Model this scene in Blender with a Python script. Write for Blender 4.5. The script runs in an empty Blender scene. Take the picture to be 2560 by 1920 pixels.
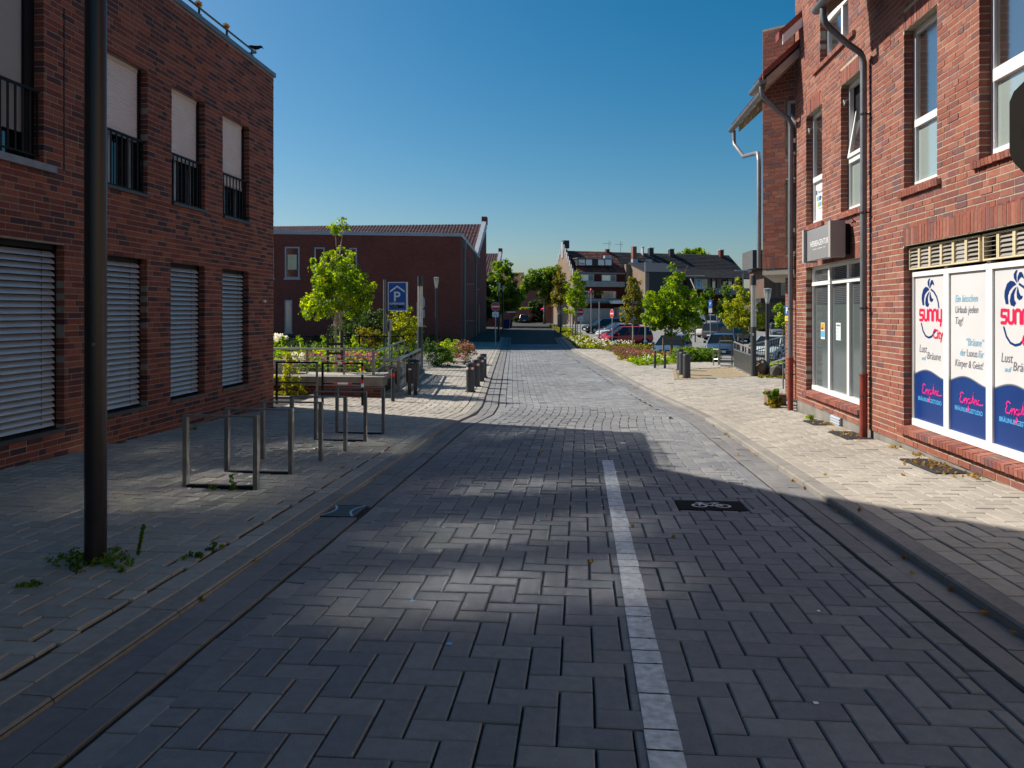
import bpy, math, random
import numpy as np
from mathutils import Vector, Matrix
R = math.radians
SC = bpy.context.scene
COL = SC.collection
rng = random.Random(7)
nrng = np.random.default_rng(7)

# ---------------------------------------------------------------- camera, sky, sun, exposure
cam = bpy.data.cameras.new('camera'); camo = bpy.data.objects.new('camera', cam); COL.objects.link(camo)
camo.location = (0, 0, 1.575); camo.rotation_euler = (R(90), 0, math.atan(.0907))
cam.sensor_width = 36; cam.lens = 1875/2560*36; cam.shift_y = -182/2560; cam.clip_end = 3000; cam.clip_start = .05
SC.camera = camo
L_DIR = Vector((7.21, -2.69, -6.78)).normalized()          # direction the sunlight travels
EL = math.asin(-L_DIR.z); AZ = math.atan2(-L_DIR.x, -L_DIR.y)   # towards the sun, clockwise from +Y
W = bpy.data.worlds.new('World'); SC.world = W; W.use_nodes = True
nt = W.node_tree; bg = nt.nodes['Background']
sky = nt.nodes.new('ShaderNodeTexSky'); sky.sky_type = 'NISHITA'; sky.sun_disc = False
sky.sun_elevation = EL; sky.sun_rotation = AZ; sky.altitude = 0; sky.air_density = 1.0; sky.dust_density = 1.3; sky.ozone_density = 3.0
hs = nt.nodes.new('ShaderNodeHueSaturation'); hs.inputs['Saturation'].default_value = 1.5; hs.inputs['Hue'].default_value = .487; hs.inputs['Value'].default_value = 1.0
nt.links.new(sky.outputs[0], hs.inputs['Color']); nt.links.new(hs.outputs[0], bg.inputs[0]); bg.inputs[1].default_value = .068
sun = bpy.data.lights.new('sun', 'SUN'); sun.energy = 5.0; sun.angle = R(.53); sun.color = (1, .93, .82)
suno = bpy.data.objects.new('sun', sun); COL.objects.link(suno); suno.location = (-30, 12, 30)
suno.rotation_euler = L_DIR.to_track_quat('-Z', 'Y').to_euler()
VS = SC.view_settings; SC.display_settings.display_device = 'sRGB'
VS.view_transform = 'Standard'; VS.look = 'None'; VS.gamma = 1; VS.use_curve_mapping = False; VS.exposure = .5
CY = SC.cycles; CY.use_denoising = True; CY.blur_glossy = 0; CY.caustics_reflective = True
CY.max_bounces = 8; CY.diffuse_bounces = 2; CY.glossy_bounces = 3; CY.transparent_max_bounces = 16
CY.sample_clamp_indirect = 150

# ---------------------------------------------------------------- ground shape
def gz(Y):
    if Y <= 15: return -.03*Y
    if Y >= 21: return -.54
    t = (Y-15)/6; return -.45-.18*(t-t*t/2)
def interp(tab, Y):
    if Y <= tab[0][0]: return tab[0][1]
    for (a, b), (c, d) in zip(tab, tab[1:]):
        if Y <= c: return b+(d-b)*(Y-a)/(c-a)
    return tab[-1][1]
LE_T = [(-30, -2.25), (12.5, -2.22), (14.5, -2.02), (16.2, -2.1), (18, -2.28), (26, -3.0), (50, -5.1), (104, -10.1), (170, -16.5)]
RE_T = [(-30, 2.3), (13.5, 2.3), (15.5, 2.2), (18, 1.95), (22, 1.5), (26, 1.12), (39, -.35), (59, -1.5), (104, -4.2), (170, -9)]
LE = lambda Y: interp(LE_T, Y)
RE = lambda Y: interp(RE_T, Y)
def pl(x, Y):                                                # height of the left pavement above gz
    return .035+.065*min(1, max(0, (LE(Y)-.16-x)/3.8))
def pr(x, Y): return .06+.04*min(1, max(0, (x-RE(Y)-.16)/1.7))

# ---------------------------------------------------------------- materials
def N(t, kind, **kw):
    n = t.nodes.new(kind)
    for k, v in kw.items():
        if k.startswith('i_'):
            key = k[2:]; key = int(key) if key.isdigit() else key
            n.inputs[key].default_value = v
        else: setattr(n, k, v)
    return n
def newmat(name):
    m = bpy.data.materials.new(name); m.use_nodes = True
    return m, m.node_tree, m.node_tree.nodes['Principled BSDF']
def c4(c): return (c[0], c[1], c[2], 1)
def ramp(t, cols, interp_='LINEAR', pos=None):
    r = t.nodes.new('ShaderNodeValToRGB'); cr = r.color_ramp; cr.interpolation = interp_
    n = len(cols)
    while len(cr.elements) < n: cr.elements.new(.5)
    for k, c in enumerate(cols):
        cr.elements[k].position = pos[k] if pos else (k/n if interp_ == 'CONSTANT' else k/max(1, n-1))
        cr.elements[k].color = c4(c)
    return r
def math_(t, op, a, b=None):
    n = t.nodes.new('ShaderNodeMath'); n.operation = op
    for i, x in enumerate((a, b)):
        if x is None: continue
        if isinstance(x, (int, float)): n.inputs[i].default_value = x
        else: t.links.new(x, n.inputs[i])
    return n.outputs[0]
def noise(t, scale, detail=3, coord='pos', rough=.55):
    n = N(t, 'ShaderNodeTexNoise', i_Scale=scale, i_Detail=detail, i_Roughness=rough)
    if coord == 'pos':
        g = t.nodes.new('ShaderNodeNewGeometry'); t.links.new(g.outputs['Position'], n.inputs['Vector'])
    else:
        g = t.nodes.new('ShaderNodeTexCoord'); t.links.new(g.outputs['Object'], n.inputs['Vector'])
    return n.outputs['Fac']
def mulcol(t, col, fac, lo, hi):                             # colour * maprange(fac)
    mr = N(t, 'ShaderNodeMapRange', i_1=.25, i_2=.75, i_3=lo, i_4=hi); t.links.new(fac, mr.inputs[0])
    mx = t.nodes.new('ShaderNodeVectorMath'); mx.operation = 'SCALE'
    t.links.new(col, mx.inputs[0]); t.links.new(mr.outputs[0], mx.inputs['Scale'])
    return mx.outputs[0]
def bump(t, p, fac, strength, dist=.01):
    b = N(t, 'ShaderNodeBump', i_Strength=strength, i_Distance=dist)
    t.links.new(fac, b.inputs['Height']); t.links.new(b.outputs[0], p.inputs['Normal'])
def M(name, col, rough=.6, var=.18, scale=6, bmp=0, metal=0, spec=.5, coord='obj', fine=60):
    m, t, p = newmat(name)
    rgb = N(t, 'ShaderNodeRGB'); rgb.outputs[0].default_value = c4(col)
    a = noise(t, scale, 4, coord)
    o = mulcol(t, rgb.outputs[0], a, 1-var, 1+var)
    t.links.new(o, p.inputs['Base Color'])
    p.inputs['Roughness'].default_value = rough; p.inputs['Metallic'].default_value = metal
    p.inputs['Specular IOR Level'].default_value = spec
    if bmp: bump(t, p, noise(t, fine, 4, coord), bmp)
    return m
def tone(t):
    a = N(t, 'ShaderNodeAttribute', attribute_name='tone'); o = t.nodes.new('ShaderNodeObjectInfo')
    return math_(t, 'FRACT', math_(t, 'ADD', a.outputs['Fac'], o.outputs['Random']))
def Mpal(name, cols, rough=.85, nv=.2, ns=30, big=.15, bigs=.6, speck=0, bmp=.4, fine=120, spec=.3, interp_='CONSTANT'):
    m, t, p = newmat(name)
    r = ramp(t, cols, interp_); t.links.new(tone(t), r.inputs[0])
    o = mulcol(t, r.outputs[0], noise(t, ns, 4), 1-nv, 1+nv)
    o = mulcol(t, o, noise(t, bigs, 5), 1-big, 1+big)
    fn = noise(t, fine, 3)
    if speck:
        v = N(t, 'ShaderNodeTexVoronoi', i_Scale=170.); g = t.nodes.new('ShaderNodeNewGeometry'); t.links.new(g.outputs['Position'], v.inputs['Vector'])
        lt = math_(t, 'LESS_THAN', v.outputs['Distance'], .2)
        sp = math_(t, 'MULTIPLY', lt, math_(t, 'GREATER_THAN', N_sep(t, v.outputs['Color']), .72))
        mx = N(t, 'ShaderNodeMix', data_type='RGBA'); t.links.new(math_(t, 'MULTIPLY', sp, speck), mx.inputs[0])
        t.links.new(o, mx.inputs[6]); mx.inputs[7].default_value = (.55, .56, .58, 1); o = mx.outputs[2]
    t.links.new(o, p.inputs['Base Color'])
    p.inputs['Roughness'].default_value = rough; p.inputs['Specular IOR Level'].default_value = spec
    if bmp: bump(t, p, fn, bmp, .004)
    return m
def N_sep(t, c):
    s = t.nodes.new('ShaderNodeSeparateColor'); t.links.new(c, s.inputs[0]); return s.outputs[0]
def Mleaf(name, cols, trans=.55):
    m, t, p = newmat(name)
    r = ramp(t, cols); a = N(t, 'ShaderNodeAttribute', attribute_name='tone'); t.links.new(a.outputs['Fac'], r.inputs[0])
    t.links.new(r.outputs[0], p.inputs['Base Color']); p.inputs['Roughness'].default_value = .5; p.inputs['Specular IOR Level'].default_value = .3
    tr = t.nodes.new('ShaderNodeBsdfTranslucent')
    h = N(t, 'ShaderNodeHueSaturation', i_Hue=.485, i_Saturation=1.08, i_Value=1.7); t.links.new(r.outputs[0], h.inputs['Color']); t.links.new(h.outputs[0], tr.inputs[0])
    mx = t.nodes.new('ShaderNodeMixShader'); mx.inputs[0].default_value = trans
    t.links.new(p.outputs[0], mx.inputs[1]); t.links.new(tr.outputs[0], mx.inputs[2])
    t.links.new(mx.outputs[0], t.nodes['Material Output'].inputs[0])
    return m
def Mglass(name, body, refl=.25, rough=.03, alpha=1.0, wavy=.02, pw=4):
    """pane: diffuse/dark body (or see-through share) under a mirror coat that strengthens at grazing angles"""
    m, t, p = newmat(name); t.nodes.remove(p)
    out = t.nodes['Material Output']
    d = N(t, 'ShaderNodeBsdfDiffuse', i_0=c4(body)); base = d.outputs[0]
    if alpha < 1:
        tp = t.nodes.new('ShaderNodeBsdfTransparent'); tp.inputs[0].default_value = (.9, .95, .95, 1)
        mm = t.nodes.new('ShaderNodeMixShader'); mm.inputs[0].default_value = alpha
        t.links.new(tp.outputs[0], mm.inputs[1]); t.links.new(d.outputs[0], mm.inputs[2]); base = mm.outputs[0]
    g = N(t, 'ShaderNodeBsdfGlossy'); g.inputs['Color'].default_value = (1, 1, 1, 1); g.inputs['Roughness'].default_value = rough
    lw = N(t, 'ShaderNodeLayerWeight', i_0=.5)
    f = math_(t, 'ADD', math_(t, 'MULTIPLY', math_(t, 'POWER', lw.outputs['Facing'], pw), 1-refl), refl)
    if wavy:
        b = N(t, 'ShaderNodeBump', i_Strength=wavy, i_Distance=.05); t.links.new(noise(t, 1.7, 1), b.inputs['Height']); t.links.new(b.outputs[0], g.inputs['Normal'])
    mx = t.nodes.new('ShaderNodeMixShader'); t.links.new(f, mx.inputs[0]); t.links.new(base, mx.inputs[1]); t.links.new(g.outputs[0], mx.inputs[2])
    t.links.new(mx.outputs[0], out.inputs[0])
    return m
def Mbrick(name, c1, c2, mortar, bw, bh, rough=.9):
    """masonry too far away to tell its bricks apart: local x along the wall, z up (object space y used for side walls)"""
    m, t, p = newmat(name)
    g = t.nodes.new('ShaderNodeNewGeometry'); s = t.nodes.new('ShaderNodeSeparateXYZ'); t.links.new(g.outputs['Position'], s.inputs[0])
    cb = t.nodes.new('ShaderNodeCombineXYZ'); t.links.new(math_(t, 'ADD', s.outputs[0], s.outputs[1]), cb.inputs[0]); t.links.new(s.outputs[2], cb.inputs[1])
    b = N(t, 'ShaderNodeTexBrick', i_Color1=c4(c1), i_Color2=c4(c2), i_Mortar=c4(mortar), i_Scale=1.)
    b.inputs['Mortar Size'].default_value = .009; b.inputs['Brick Width'].default_value = bw; b.inputs['Row Height'].default_value = bh
    b.inputs['Bias'].default_value = -.2
    t.links.new(cb.outputs[0], b.inputs['Vector'])
    o = mulcol(t, b.outputs[0], noise(t, .5, 5), .85, 1.15); o = mulcol(t, o, noise(t, 9, 3), .85, 1.15)
    t.links.new(o, p.inputs['Base Color']); p.inputs['Roughness'].default_value = rough; p.inputs['Specular IOR Level'].default_value = .25
    bump(t, p, b.outputs['Fac'], -.5, .01)
    return m

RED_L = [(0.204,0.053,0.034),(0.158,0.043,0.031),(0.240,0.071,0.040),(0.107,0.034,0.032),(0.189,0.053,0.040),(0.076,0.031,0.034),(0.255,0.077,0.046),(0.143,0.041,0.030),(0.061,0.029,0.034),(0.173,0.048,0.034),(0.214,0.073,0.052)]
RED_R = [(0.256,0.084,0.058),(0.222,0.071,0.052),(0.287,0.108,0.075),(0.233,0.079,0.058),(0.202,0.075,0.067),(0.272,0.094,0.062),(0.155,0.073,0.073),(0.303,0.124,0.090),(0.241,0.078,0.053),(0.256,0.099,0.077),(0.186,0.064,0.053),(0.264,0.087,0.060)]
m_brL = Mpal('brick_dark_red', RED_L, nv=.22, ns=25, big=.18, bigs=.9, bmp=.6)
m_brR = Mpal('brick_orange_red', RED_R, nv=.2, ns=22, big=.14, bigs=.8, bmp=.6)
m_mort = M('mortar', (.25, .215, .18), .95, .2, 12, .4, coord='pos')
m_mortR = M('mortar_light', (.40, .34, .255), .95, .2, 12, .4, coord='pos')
GR = [(.125,.127,.132),(.14,.14,.142),(.115,.118,.124),(.132,.13,.13),(.15,.149,.148),(.12,.121,.127)]
m_road = Mpal('basalt_concrete', [(a*1.55, b*1.58, c*1.62) for a, b, c in GR], nv=.12, ns=18, big=.2, bigs=.4, speck=.55, bmp=.5, fine=220, rough=.95, spec=.15)
m_gut = Mpal('gutter_concrete', [(.175,.172,.175),(.19,.185,.185),(.165,.163,.168)], nv=.12, ns=14, big=.15, bigs=.6, bmp=.4)
m_pav = Mpal('paving_concrete', [(.33,.30,.255),(.36,.325,.28),(.31,.285,.245),(.345,.31,.265),(.38,.345,.295),(.325,.295,.255)], nv=.12, ns=16, big=.15, bigs=.5, speck=.12, bmp=.4, fine=200)
m_kerb = Mpal('kerb_stone', [(.225,.21,.19),(.245,.225,.20),(.21,.195,.18)], nv=.18, ns=20, big=.2, bigs=1.2, bmp=.5)
m_joint = M('joint_sand', (.022, .020, .016), .95, .35, 9, .4, coord='pos')
_t = m_joint.node_tree; _r = ramp(_t, [(.018, .016, .013), (.03, .027, .02), (.07, .075, .022)], pos=[.4, .58, .8]); _t.links.new(noise(_t, 1.3, 5), _r.inputs[0]); _t.links.new(_r.outputs[0], _t.nodes['Principled BSDF'].inputs['Base Color'])
m_jmoss = M('joint_moss', (.05, .055, .022), .95, .5, 5, .4, coord='pos')
m_asph = M('asphalt', (.15, .15, .152), .9, .15, 1.5, .5, coord='pos', fine=90)
m_earth = M('earth', (.04, .03, .02), .95, .3, 3, .5, coord='pos')
m_grit = M('sandy_grit', (.30, .235, .145), .95, .25, 10, .6, coord='pos', fine=120)
m_conc = M('concrete', (.33, .31, .27), .9, .2, 3, .3, coord='pos')
m_conc2 = M('weathered_concrete', (.20, .185, .165), .9, .28, 4, .3, coord='pos')
m_paint = M('white_road_paint', (.56, .57, .58), .75, .38, 22, .2, coord='pos')
m_black = M('black_metal', (.008, .008, .010), .6, .2, 5, spec=.2)
m_plate = M('black_thermoplastic', (.012, .012, .014), .9, .3, 30, .3, spec=.1)
m_dark = M('anthracite_metal', (.035, .036, .04), .45, .15, 5)
m_lamp = M('dark_brown_paint', (.014, .010, .011), .35, .2, 4)
m_boll = M('grey_bollard_paint', (.052, .054, .060), .5, .12, 6)
m_steel = M('stainless_steel', (.42, .42, .41), .35, .12, 10, metal=.85)
m_stand = M('galvanised_steel_dull', (.21, .195, .175), .5, .2, 12, metal=.35)
m_zinc = M('zinc', (.19, .195, .21), .45, .18, 6, metal=.45)
m_zincl = M('zinc_light', (.40, .43, .47), .5, .15, 4, metal=.3)
m_slat = M('aluminium_slat', (.44, .44, .445), .38, .08, 3, metal=.35)
m_shut = M('shutter_plastic', (.62, .55, .53), .5, .06, 3)
m_white = M('white_plastic', (.78, .78, .76), .35, .05, 3)
m_cream = M('cream_paint', (.66, .56, .36), .5, .1, 5)
m_lou = M('louvre_glass', (.34, .32, .29), .25, .12, 6)
m_scr = M('sun_screen_fabric', (.30, .285, .27), .9, .05, 40)
m_rust = M('red_oxide_paint', (.22, .035, .022), .5, .25, 7)
m_wood = M('eave_timber', (.42, .33, .25), .7, .2, 5, .2)
m_tile = Mpal('red_roof_tile', [(.20,.07,.05),(.16,.055,.045),(.23,.085,.06),(.13,.05,.045)], nv=.2, bmp=.2)
m_tilebr = Mpal('brown_glazed_tile', [(.085,.038,.034),(.07,.032,.03),(.10,.045,.038),(.055,.028,.028)], nv=.2, bmp=.2, rough=.45)
m_tiledk = Mpal('dark_roof_tile', [(.035,.033,.036),(.045,.040,.040),(.03,.03,.034)], nv=.2, bmp=.2, rough=.7)
m_red = M('red_reflective', (.62, .03, .025), .4, .05, 5)
m_wht = M('white_reflective', (.8, .8, .8), .4, .05, 5)
m_blue = M('sign_blue', (.012, .10, .42), .4, .05, 5)
m_blued = M('print_blue', (.003, .032, .17), .3, .12, 1.2)
m_navy = M('print_navy', (.003, .026, .14), .35, .03, 5)
m_mag = M('print_red', (.72, .012, .075), .35, .03, 5)
m_pink = M('print_pink', (.80, .02, .26), .35, .03, 5)
m_cyan = M('print_cyan', (.09, .42, .78), .35, .03, 5)
m_lblue = M('print_light_blue', (.16, .42, .62), .35, .03, 5)
m_ink = M('print_grey', (.15, .15, .18), .4, .03, 5)
m_print = M('print_silver', (.60, .60, .61), .3, .06, 1.4)
m_yel = M('sign_yellow', (.75, .52, .02), .4, .05, 5)
m_orange = M('print_orange', (.8, .33, .02), .4, .05, 5)
m_green = M('print_green', (.30, .42, .10), .4, .05, 5)
m_gold = M('ornament_gold', (.75, .34, .06), .35, .2, 8)
m_bark = M('bark', (.17, .14, .11), .9, .3, 12, .5)
m_barkl = M('pale_bark', (.42, .38, .30), .9, .25, 12, .4)
m_stake = M('wooden_stake', (.26, .17, .09), .85, .25, 8, .3)
m_rock = M('boulder', (.13, .11, .095), .9, .3, 4, .8, fine=14)
m_soil = M('planter_clay', (.20, .13, .09), .85, .2, 6)
m_gR = Mglass('window_glass', (.035, .028, .022), .46, .13)
m_gF = Mglass('frosted_glass', (.33, .40, .38), .30, .13)
m_gD = Mglass('dark_glass', (.012, .012, .014), .16, .08)
m_gS = Mglass('shop_glass', (.055, .068, .072), .2, .12)
m_gC = Mglass('car_glass', (.010, .013, .016), .045, .1, wavy=0, pw=6)
m_gL = Mglass('lamp_glass', (.55, .55, .48), .12, .05, alpha=.45, wavy=0)
m_gT = Mglass('acrylic_tube', (.45, .45, .47), .14, .06, alpha=.5, wavy=0)
m_curt = M('interior', (.09, .075, .06), .9, .2, 4)
m_brM = Mbrick('masonry_wine_red', (.25,.058,.042), (.19,.046,.036), (.13,.075,.06), .25, .083)
m_brM2 = Mbrick('masonry_plum', (.22,.058,.046), (.18,.05,.043), (.13,.08,.068), .25, .083)
m_brF = Mbrick('masonry_far_red', (.16,.035,.028), (.13,.028,.024), (.10,.05,.04), .25, .083)
m_brT = Mbrick('masonry_tan', (.25,.175,.13), (.21,.15,.115), (.22,.18,.14), .25, .083)
m_brB = Mbrick('masonry_brown', (.15,.09,.065), (.125,.075,.055), (.11,.08,.065), .25, .083)
m_brP = Mbrick('masonry_rose', (.30,.11,.085), (.26,.095,.075), (.25,.15,.12), .25, .083)
m_plas = M('grey_plaster', (.34, .33, .31), .9, .12, 2, coord='pos')
m_slate = M('slate_sheet', (.022, .024, .03), .6, .25, 3, coord='pos')
m_plan = M('dark_planks', (.10, .10, .105), .8, .4, 5, .3, coord='pos')
LV = lambda n, *c: Mleaf(n, c)
m_l1 = LV('leaf_fresh', (0.056,0.112,0.009), (0.144,0.255,0.017), (0.272,0.390,0.022), (0.480,0.540,0.033))
m_l2 = LV('leaf_green', (0.035,0.083,0.011), (0.072,0.150,0.015), (0.136,0.232,0.020), (0.224,0.300,0.028))
m_l3 = LV('leaf_dark', (.010,.025,.007), (.022,.05,.010), (.04,.08,.014), (.075,.11,.02))
m_l4 = LV('leaf_yellow', (.12,.17,.012), (.22,.27,.02), (.34,.37,.03), (.46,.44,.045))
m_l6 = LV('leaf_rust', (.06,.08,.02), (.17,.11,.05), (.32,.15,.11), (.42,.26,.19))
m_l5 = LV('leaf_olive', (0.072,0.083,0.013), (0.144,0.150,0.017), (0.240,0.225,0.022), (0.320,0.210,0.033))
m_fp = LV('flower_pink', (.25,.07,.09), (.40,.14,.15), (.50,.25,.22))
m_fr = LV('flower_rust', (.10,.075,.03), (.22,.11,.065), (.30,.15,.10))
m_fw = LV('flower_white', (.55,.56,.36), (.72,.71,.55), (.80,.78,.70))
m_fy = LV('leaf_litter', (.30,.20,.05), (.45,.30,.07), (.20,.10,.03), (.40,.35,.10))

# ---------------------------------------------------------------- mesh helpers
class Fr:                                                    # a flat frame: u along, v up, w out of the wall
    def __init__(s, o, U, Wd, V=(0, 0, 1)):
        s.o = Vector(o); s.U = Vector(U).normalized(); s.V = Vector(V).normalized(); s.W = Vector(Wd).normalized()
    def __call__(s, u, v, w=0): return s.o+s.U*u+s.V*v+s.W*w
WF = Fr((0, 0, 0), (1, 0, 0), (0, 0, 1), (0, 1, 0))          # plain x, y, z
class MB:
    def __init__(s): s.v = []; s.f = []; s.t = []
    def add(s, vs, fs, tn=0.):
        b = len(s.v); s.v += [tuple(p) for p in vs]; s.f += [tuple(i+b for i in f) for f in fs]; s.t += [tn]*len(fs)
        return s
    def quad(s, a, b, c, d, tn=0.): return s.add([a, b, c, d], [(0, 1, 2, 3)], tn)
    def box(s, a, b, fr=WF, tn=0., skip=()):
        (x0, y0, z0), (x1, y1, z1) = a, b
        vs = [fr(x, y, z) for x, y, z in ((x0,y0,z0),(x1,y0,z0),(x1,y1,z0),(x0,y1,z0),(x0,y0,z1),(x1,y0,z1),(x1,y1,z1),(x0,y1,z1))]
        fs = {'w0': (3,2,1,0), 'w1': (4,5,6,7), 'v0': (0,1,5,4), 'v1': (2,3,7,6), 'u0': (3,0,4,7), 'u1': (1,2,6,5)}
        return s.add(vs, [f for k, f in fs.items() if k not in skip], tn)
    def prism(s, pts, w0, w1, fr=WF, tn=0.):                 # pts in u,v
        n = len(pts)
        vs = [fr(u, v, w0) for u, v in pts]+[fr(u, v, w1) for u, v in pts]
        return s.add(vs, [tuple(range(n))[::-1], tuple(range(n, 2*n))]+[(i, (i+1) % n, n+(i+1) % n, n+i) for i in range(n)], tn)
    def tube(s, path, r, n=10, tn=0., cap=True):
        path = [Vector(p) for p in path]; rs = r if isinstance(r, (list, tuple)) else [r]*len(path)
        b = len(s.v); up = None
        for i, p in enumerate(path):
            d = (path[min(i+1, len(path)-1)]-path[max(i-1, 0)]).normalized()
            if up is None: up = Vector((0, 0, 1)) if abs(d.z) < .9 else Vector((1, 0, 0))
            a = d.cross(up).normalized(); c = d.cross(a).normalized(); up = -c if False else up
            if abs(d.dot(up)) > .95: up = Vector((1, 0, 0)) if abs(d.x) < .9 else Vector((0, 1, 0)); a = d.cross(up).normalized(); c = d.cross(a).normalized()
            for k in range(n):
                th = 2*math.pi*k/n; s.v.append(tuple(p+a*(math.cos(th)*rs[i])+c*(math.sin(th)*rs[i])))
        for i in range(len(path)-1):
            for k in range(n):
                s.f.append((b+i*n+k, b+i*n+(k+1) % n, b+(i+1)*n+(k+1) % n, b+(i+1)*n+k)); s.t.append(tn)
        if cap:
            s.f.append(tuple(b+k for k in range(n))[::-1]); s.f.append(tuple(b+(len(path)-1)*n+k for k in range(n))); s.t += [tn, tn]
        return s
    def lathe(s, prof, c=(0, 0, 0), n=16, tn=0.):            # prof: (r, z)
        b = len(s.v)
        for r_, z in prof:
            for k in range(n):
                th = 2*math.pi*k/n; s.v.append((c[0]+r_*math.cos(th), c[1]+r_*math.sin(th), c[2]+z))
        for i in range(len(prof)-1):
            for k in range(n): s.f.append((b+i*n+k, b+i*n+(k+1) % n, b+(i+1)*n+(k+1) % n, b+(i+1)*n+k)); s.t.append(tn)
        s.f.append(tuple(b+k for k in range(n))[::-1]); s.f.append(tuple(b+(len(prof)-1)*n+k for k in range(n))); s.t += [tn, tn]
        return s
    def mesh(s, name, mat, smooth=False, rnd=False):
        me = bpy.data.meshes.new(name); me.from_pydata(s.v, [], s.f)
        if any(s.t):
            at = me.attributes.new('tone', 'FLOAT', 'FACE'); at.data.foreach_set('value', s.t)
        for m in (mat if isinstance(mat, (list, tuple)) else [mat]): me.materials.append(m)
        if smooth: me.polygons.foreach_set('use_smooth', [True]*len(me.polygons)); 
        return me
def link(name, me, parent=None, loc=None, rot=None):
    o = bpy.data.objects.new(name, me); COL.objects.link(o)
    if parent is not None:
        o.parent = parent
        if loc is None and parent.get('_w'): o.matrix_parent_inverse = Matrix.Translation(-Vector(parent['_w']))
    if loc is not None: o.location = loc
    if rot is not None: o.rotation_euler = rot
    return o
def tag(o, label=None, cat=None, group=None, kind=None):
    if label: o['label'] = label
    if cat: o['category'] = cat
    if group: o['group'] = group
    if kind: o['kind'] = kind
    return o
def thing(name, label, cat, loc, group=None, rz=0, world=False):
    """an Empty at the base of a thing; world=True: its parts are given in world coordinates"""
    o = bpy.data.objects.new(name, None); COL.objects.link(o); o.location = loc; o.rotation_euler = (0, 0, rz); o.empty_display_size = .2
    if world: o['_w'] = list(loc)
    return tag(o, label, cat, group)
def part(name, mb, mat, parent, smooth=False, kind=None, label=None):
    o = link(name, mb.mesh(name, mat, smooth), parent)
    if parent.get('_w'): o['_w'] = parent['_w']; o.matrix_parent_inverse = Matrix.Translation(-Vector(parent['_w']))
    if parent.parent is not None: o.matrix_parent_inverse = Matrix()   # sub-part: the part already sits in the thing's space
    if kind: o['kind'] = kind
    if label: o['label'] = label
    return o
def struct(name, mb, mat): return tag(link(name, mb.mesh(name, mat)), kind='structure')
def auto_smooth(me, ang=40):
    me.polygons.foreach_set('use_smooth', [True]*len(me.polygons))
    me.set_sharp_from_angle(angle=R(ang))
def copy_tree(o, parent=None):
    c = o.copy(); COL.objects.link(c)
    if parent is not None: c.parent = parent; c.matrix_parent_inverse = o.matrix_parent_inverse.copy()
    for ch in list(o.children): copy_tree(ch, c)
    return c
_tc = {}
def text_polys(s, bold=0.):
    key = (s, bold)
    if key not in _tc:
        cu = bpy.data.curves.new('t', 'FONT'); cu.body = s; cu.size = 1; cu.offset = bold; cu.resolution_u = 3; cu.fill_mode = 'FRONT'
        ob = bpy.data.objects.new('t', cu); me = ob.to_mesh()
        vs = [tuple(v.co) for v in me.vertices]; fs = [tuple(p.vertices) for p in me.polygons]
        ob.to_mesh_clear(); bpy.data.objects.remove(ob); bpy.data.curves.remove(cu); _tc[key] = (vs, fs)
    return _tc[key]
def text(mb, s, fr, u0, u1, v0, v1, w, shear=0., bold=0., cap=True):
    """flat lettering fitted to u0..u1; v0 baseline, v1 cap height"""
    vs, fs = text_polys(s, bold)
    xs = [p[0]+p[1]*shear for p in vs]; a, b = min(xs), max(xs); h = .69
    mb.add([fr(u0+(x-a)/(b-a)*(u1-u0), v0+p[1]/h*(v1-v0), w) for x, p in zip(xs, vs)], fs)
def stroke(mb, pts, wd, fr, w):
    """a flat ribbon with rounded joints along u,v points"""
    for (a, b), (c, d) in zip(pts, pts[1:]):
        L = math.hypot(c-a, d-b) or 1e-6; nx, ny = -(d-b)/L*wd/2, (c-a)/L*wd/2
        mb.add([fr(a+nx, b+ny, w), fr(a-nx, b-ny, w), fr(c-nx, d-ny, w), fr(c+nx, d+ny, w)], [(0, 1, 2, 3)])
    for k, (a, b) in enumerate(pts):
        mb.add([fr(a+wd/2*math.cos(t*math.pi/4), b+wd/2*math.sin(t*math.pi/4), w+.0002+.00003*(k % 5)) for t in range(8)], [tuple(range(8))])
def arc(cx, cy, rx, ry, a0, a1, n=12): return [(cx+rx*math.cos(R(a0+(a1-a0)*i/n)), cy+ry*math.sin(R(a0+(a1-a0)*i/n))) for i in range(n+1)]
# ---------------------------------------------------------------- the ground, the road and the pavements
LOT_E = [(33, 3.6), (38, 2.6), (42, 1.9), (52, 1.2), (70, -.2), (104, -2.0), (140, -2.5)]   # edge between street beds and the lower car park
def lotz(Y): return interp([(33, -1.35), (66, -1.35), (80, -1.08), (88, -.85), (94, -.62), (100, -.5), (160, -.5)], Y)
mb = MB()
Ys = [-30, 0, 5, 10, 15, 16, 17, 18, 19, 20, 21, 27, 33]
for a, b in zip(Ys, Ys[1:]): mb.quad((-300, a, gz(a)-.07), (300, a, gz(a)-.07), (300, b, gz(b)-.07), (-300, b, gz(b)-.07))
Yl = [33, 38, 42, 52, 60, 70, 85, 104, 140]
for a, b in zip(Yl, Yl[1:]):
    mb.quad((-300, a, -.61), (interp(LOT_E, a), a, -.61), (interp(LOT_E, b), b, -.61), (-300, b, -.61))
    mb.quad((interp(LOT_E, a), a, -.61), (interp(LOT_E, a), a, -1.9), (interp(LOT_E, b), b, -1.9), (interp(LOT_E, b), b, -.61))
mb.quad((3.6, 33, -.61), (300, 33, -.61), (300, 33, -1.9), (3.6, 33, -1.9))
mb.quad((-900, 140, -.61), (900, 140, -.61), (900, 1500, -.61), (-900, 1500, -.61))
mb.quad((-900, -300, 8.), (900, -300, 8.), (900, -30, .83), (-900, -30, .83))
struct('ground', mb, m_asph)
mb = MB(); Yc = [33, 45, 60, 66, 72, 80, 88, 94, 100, 141]
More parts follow.
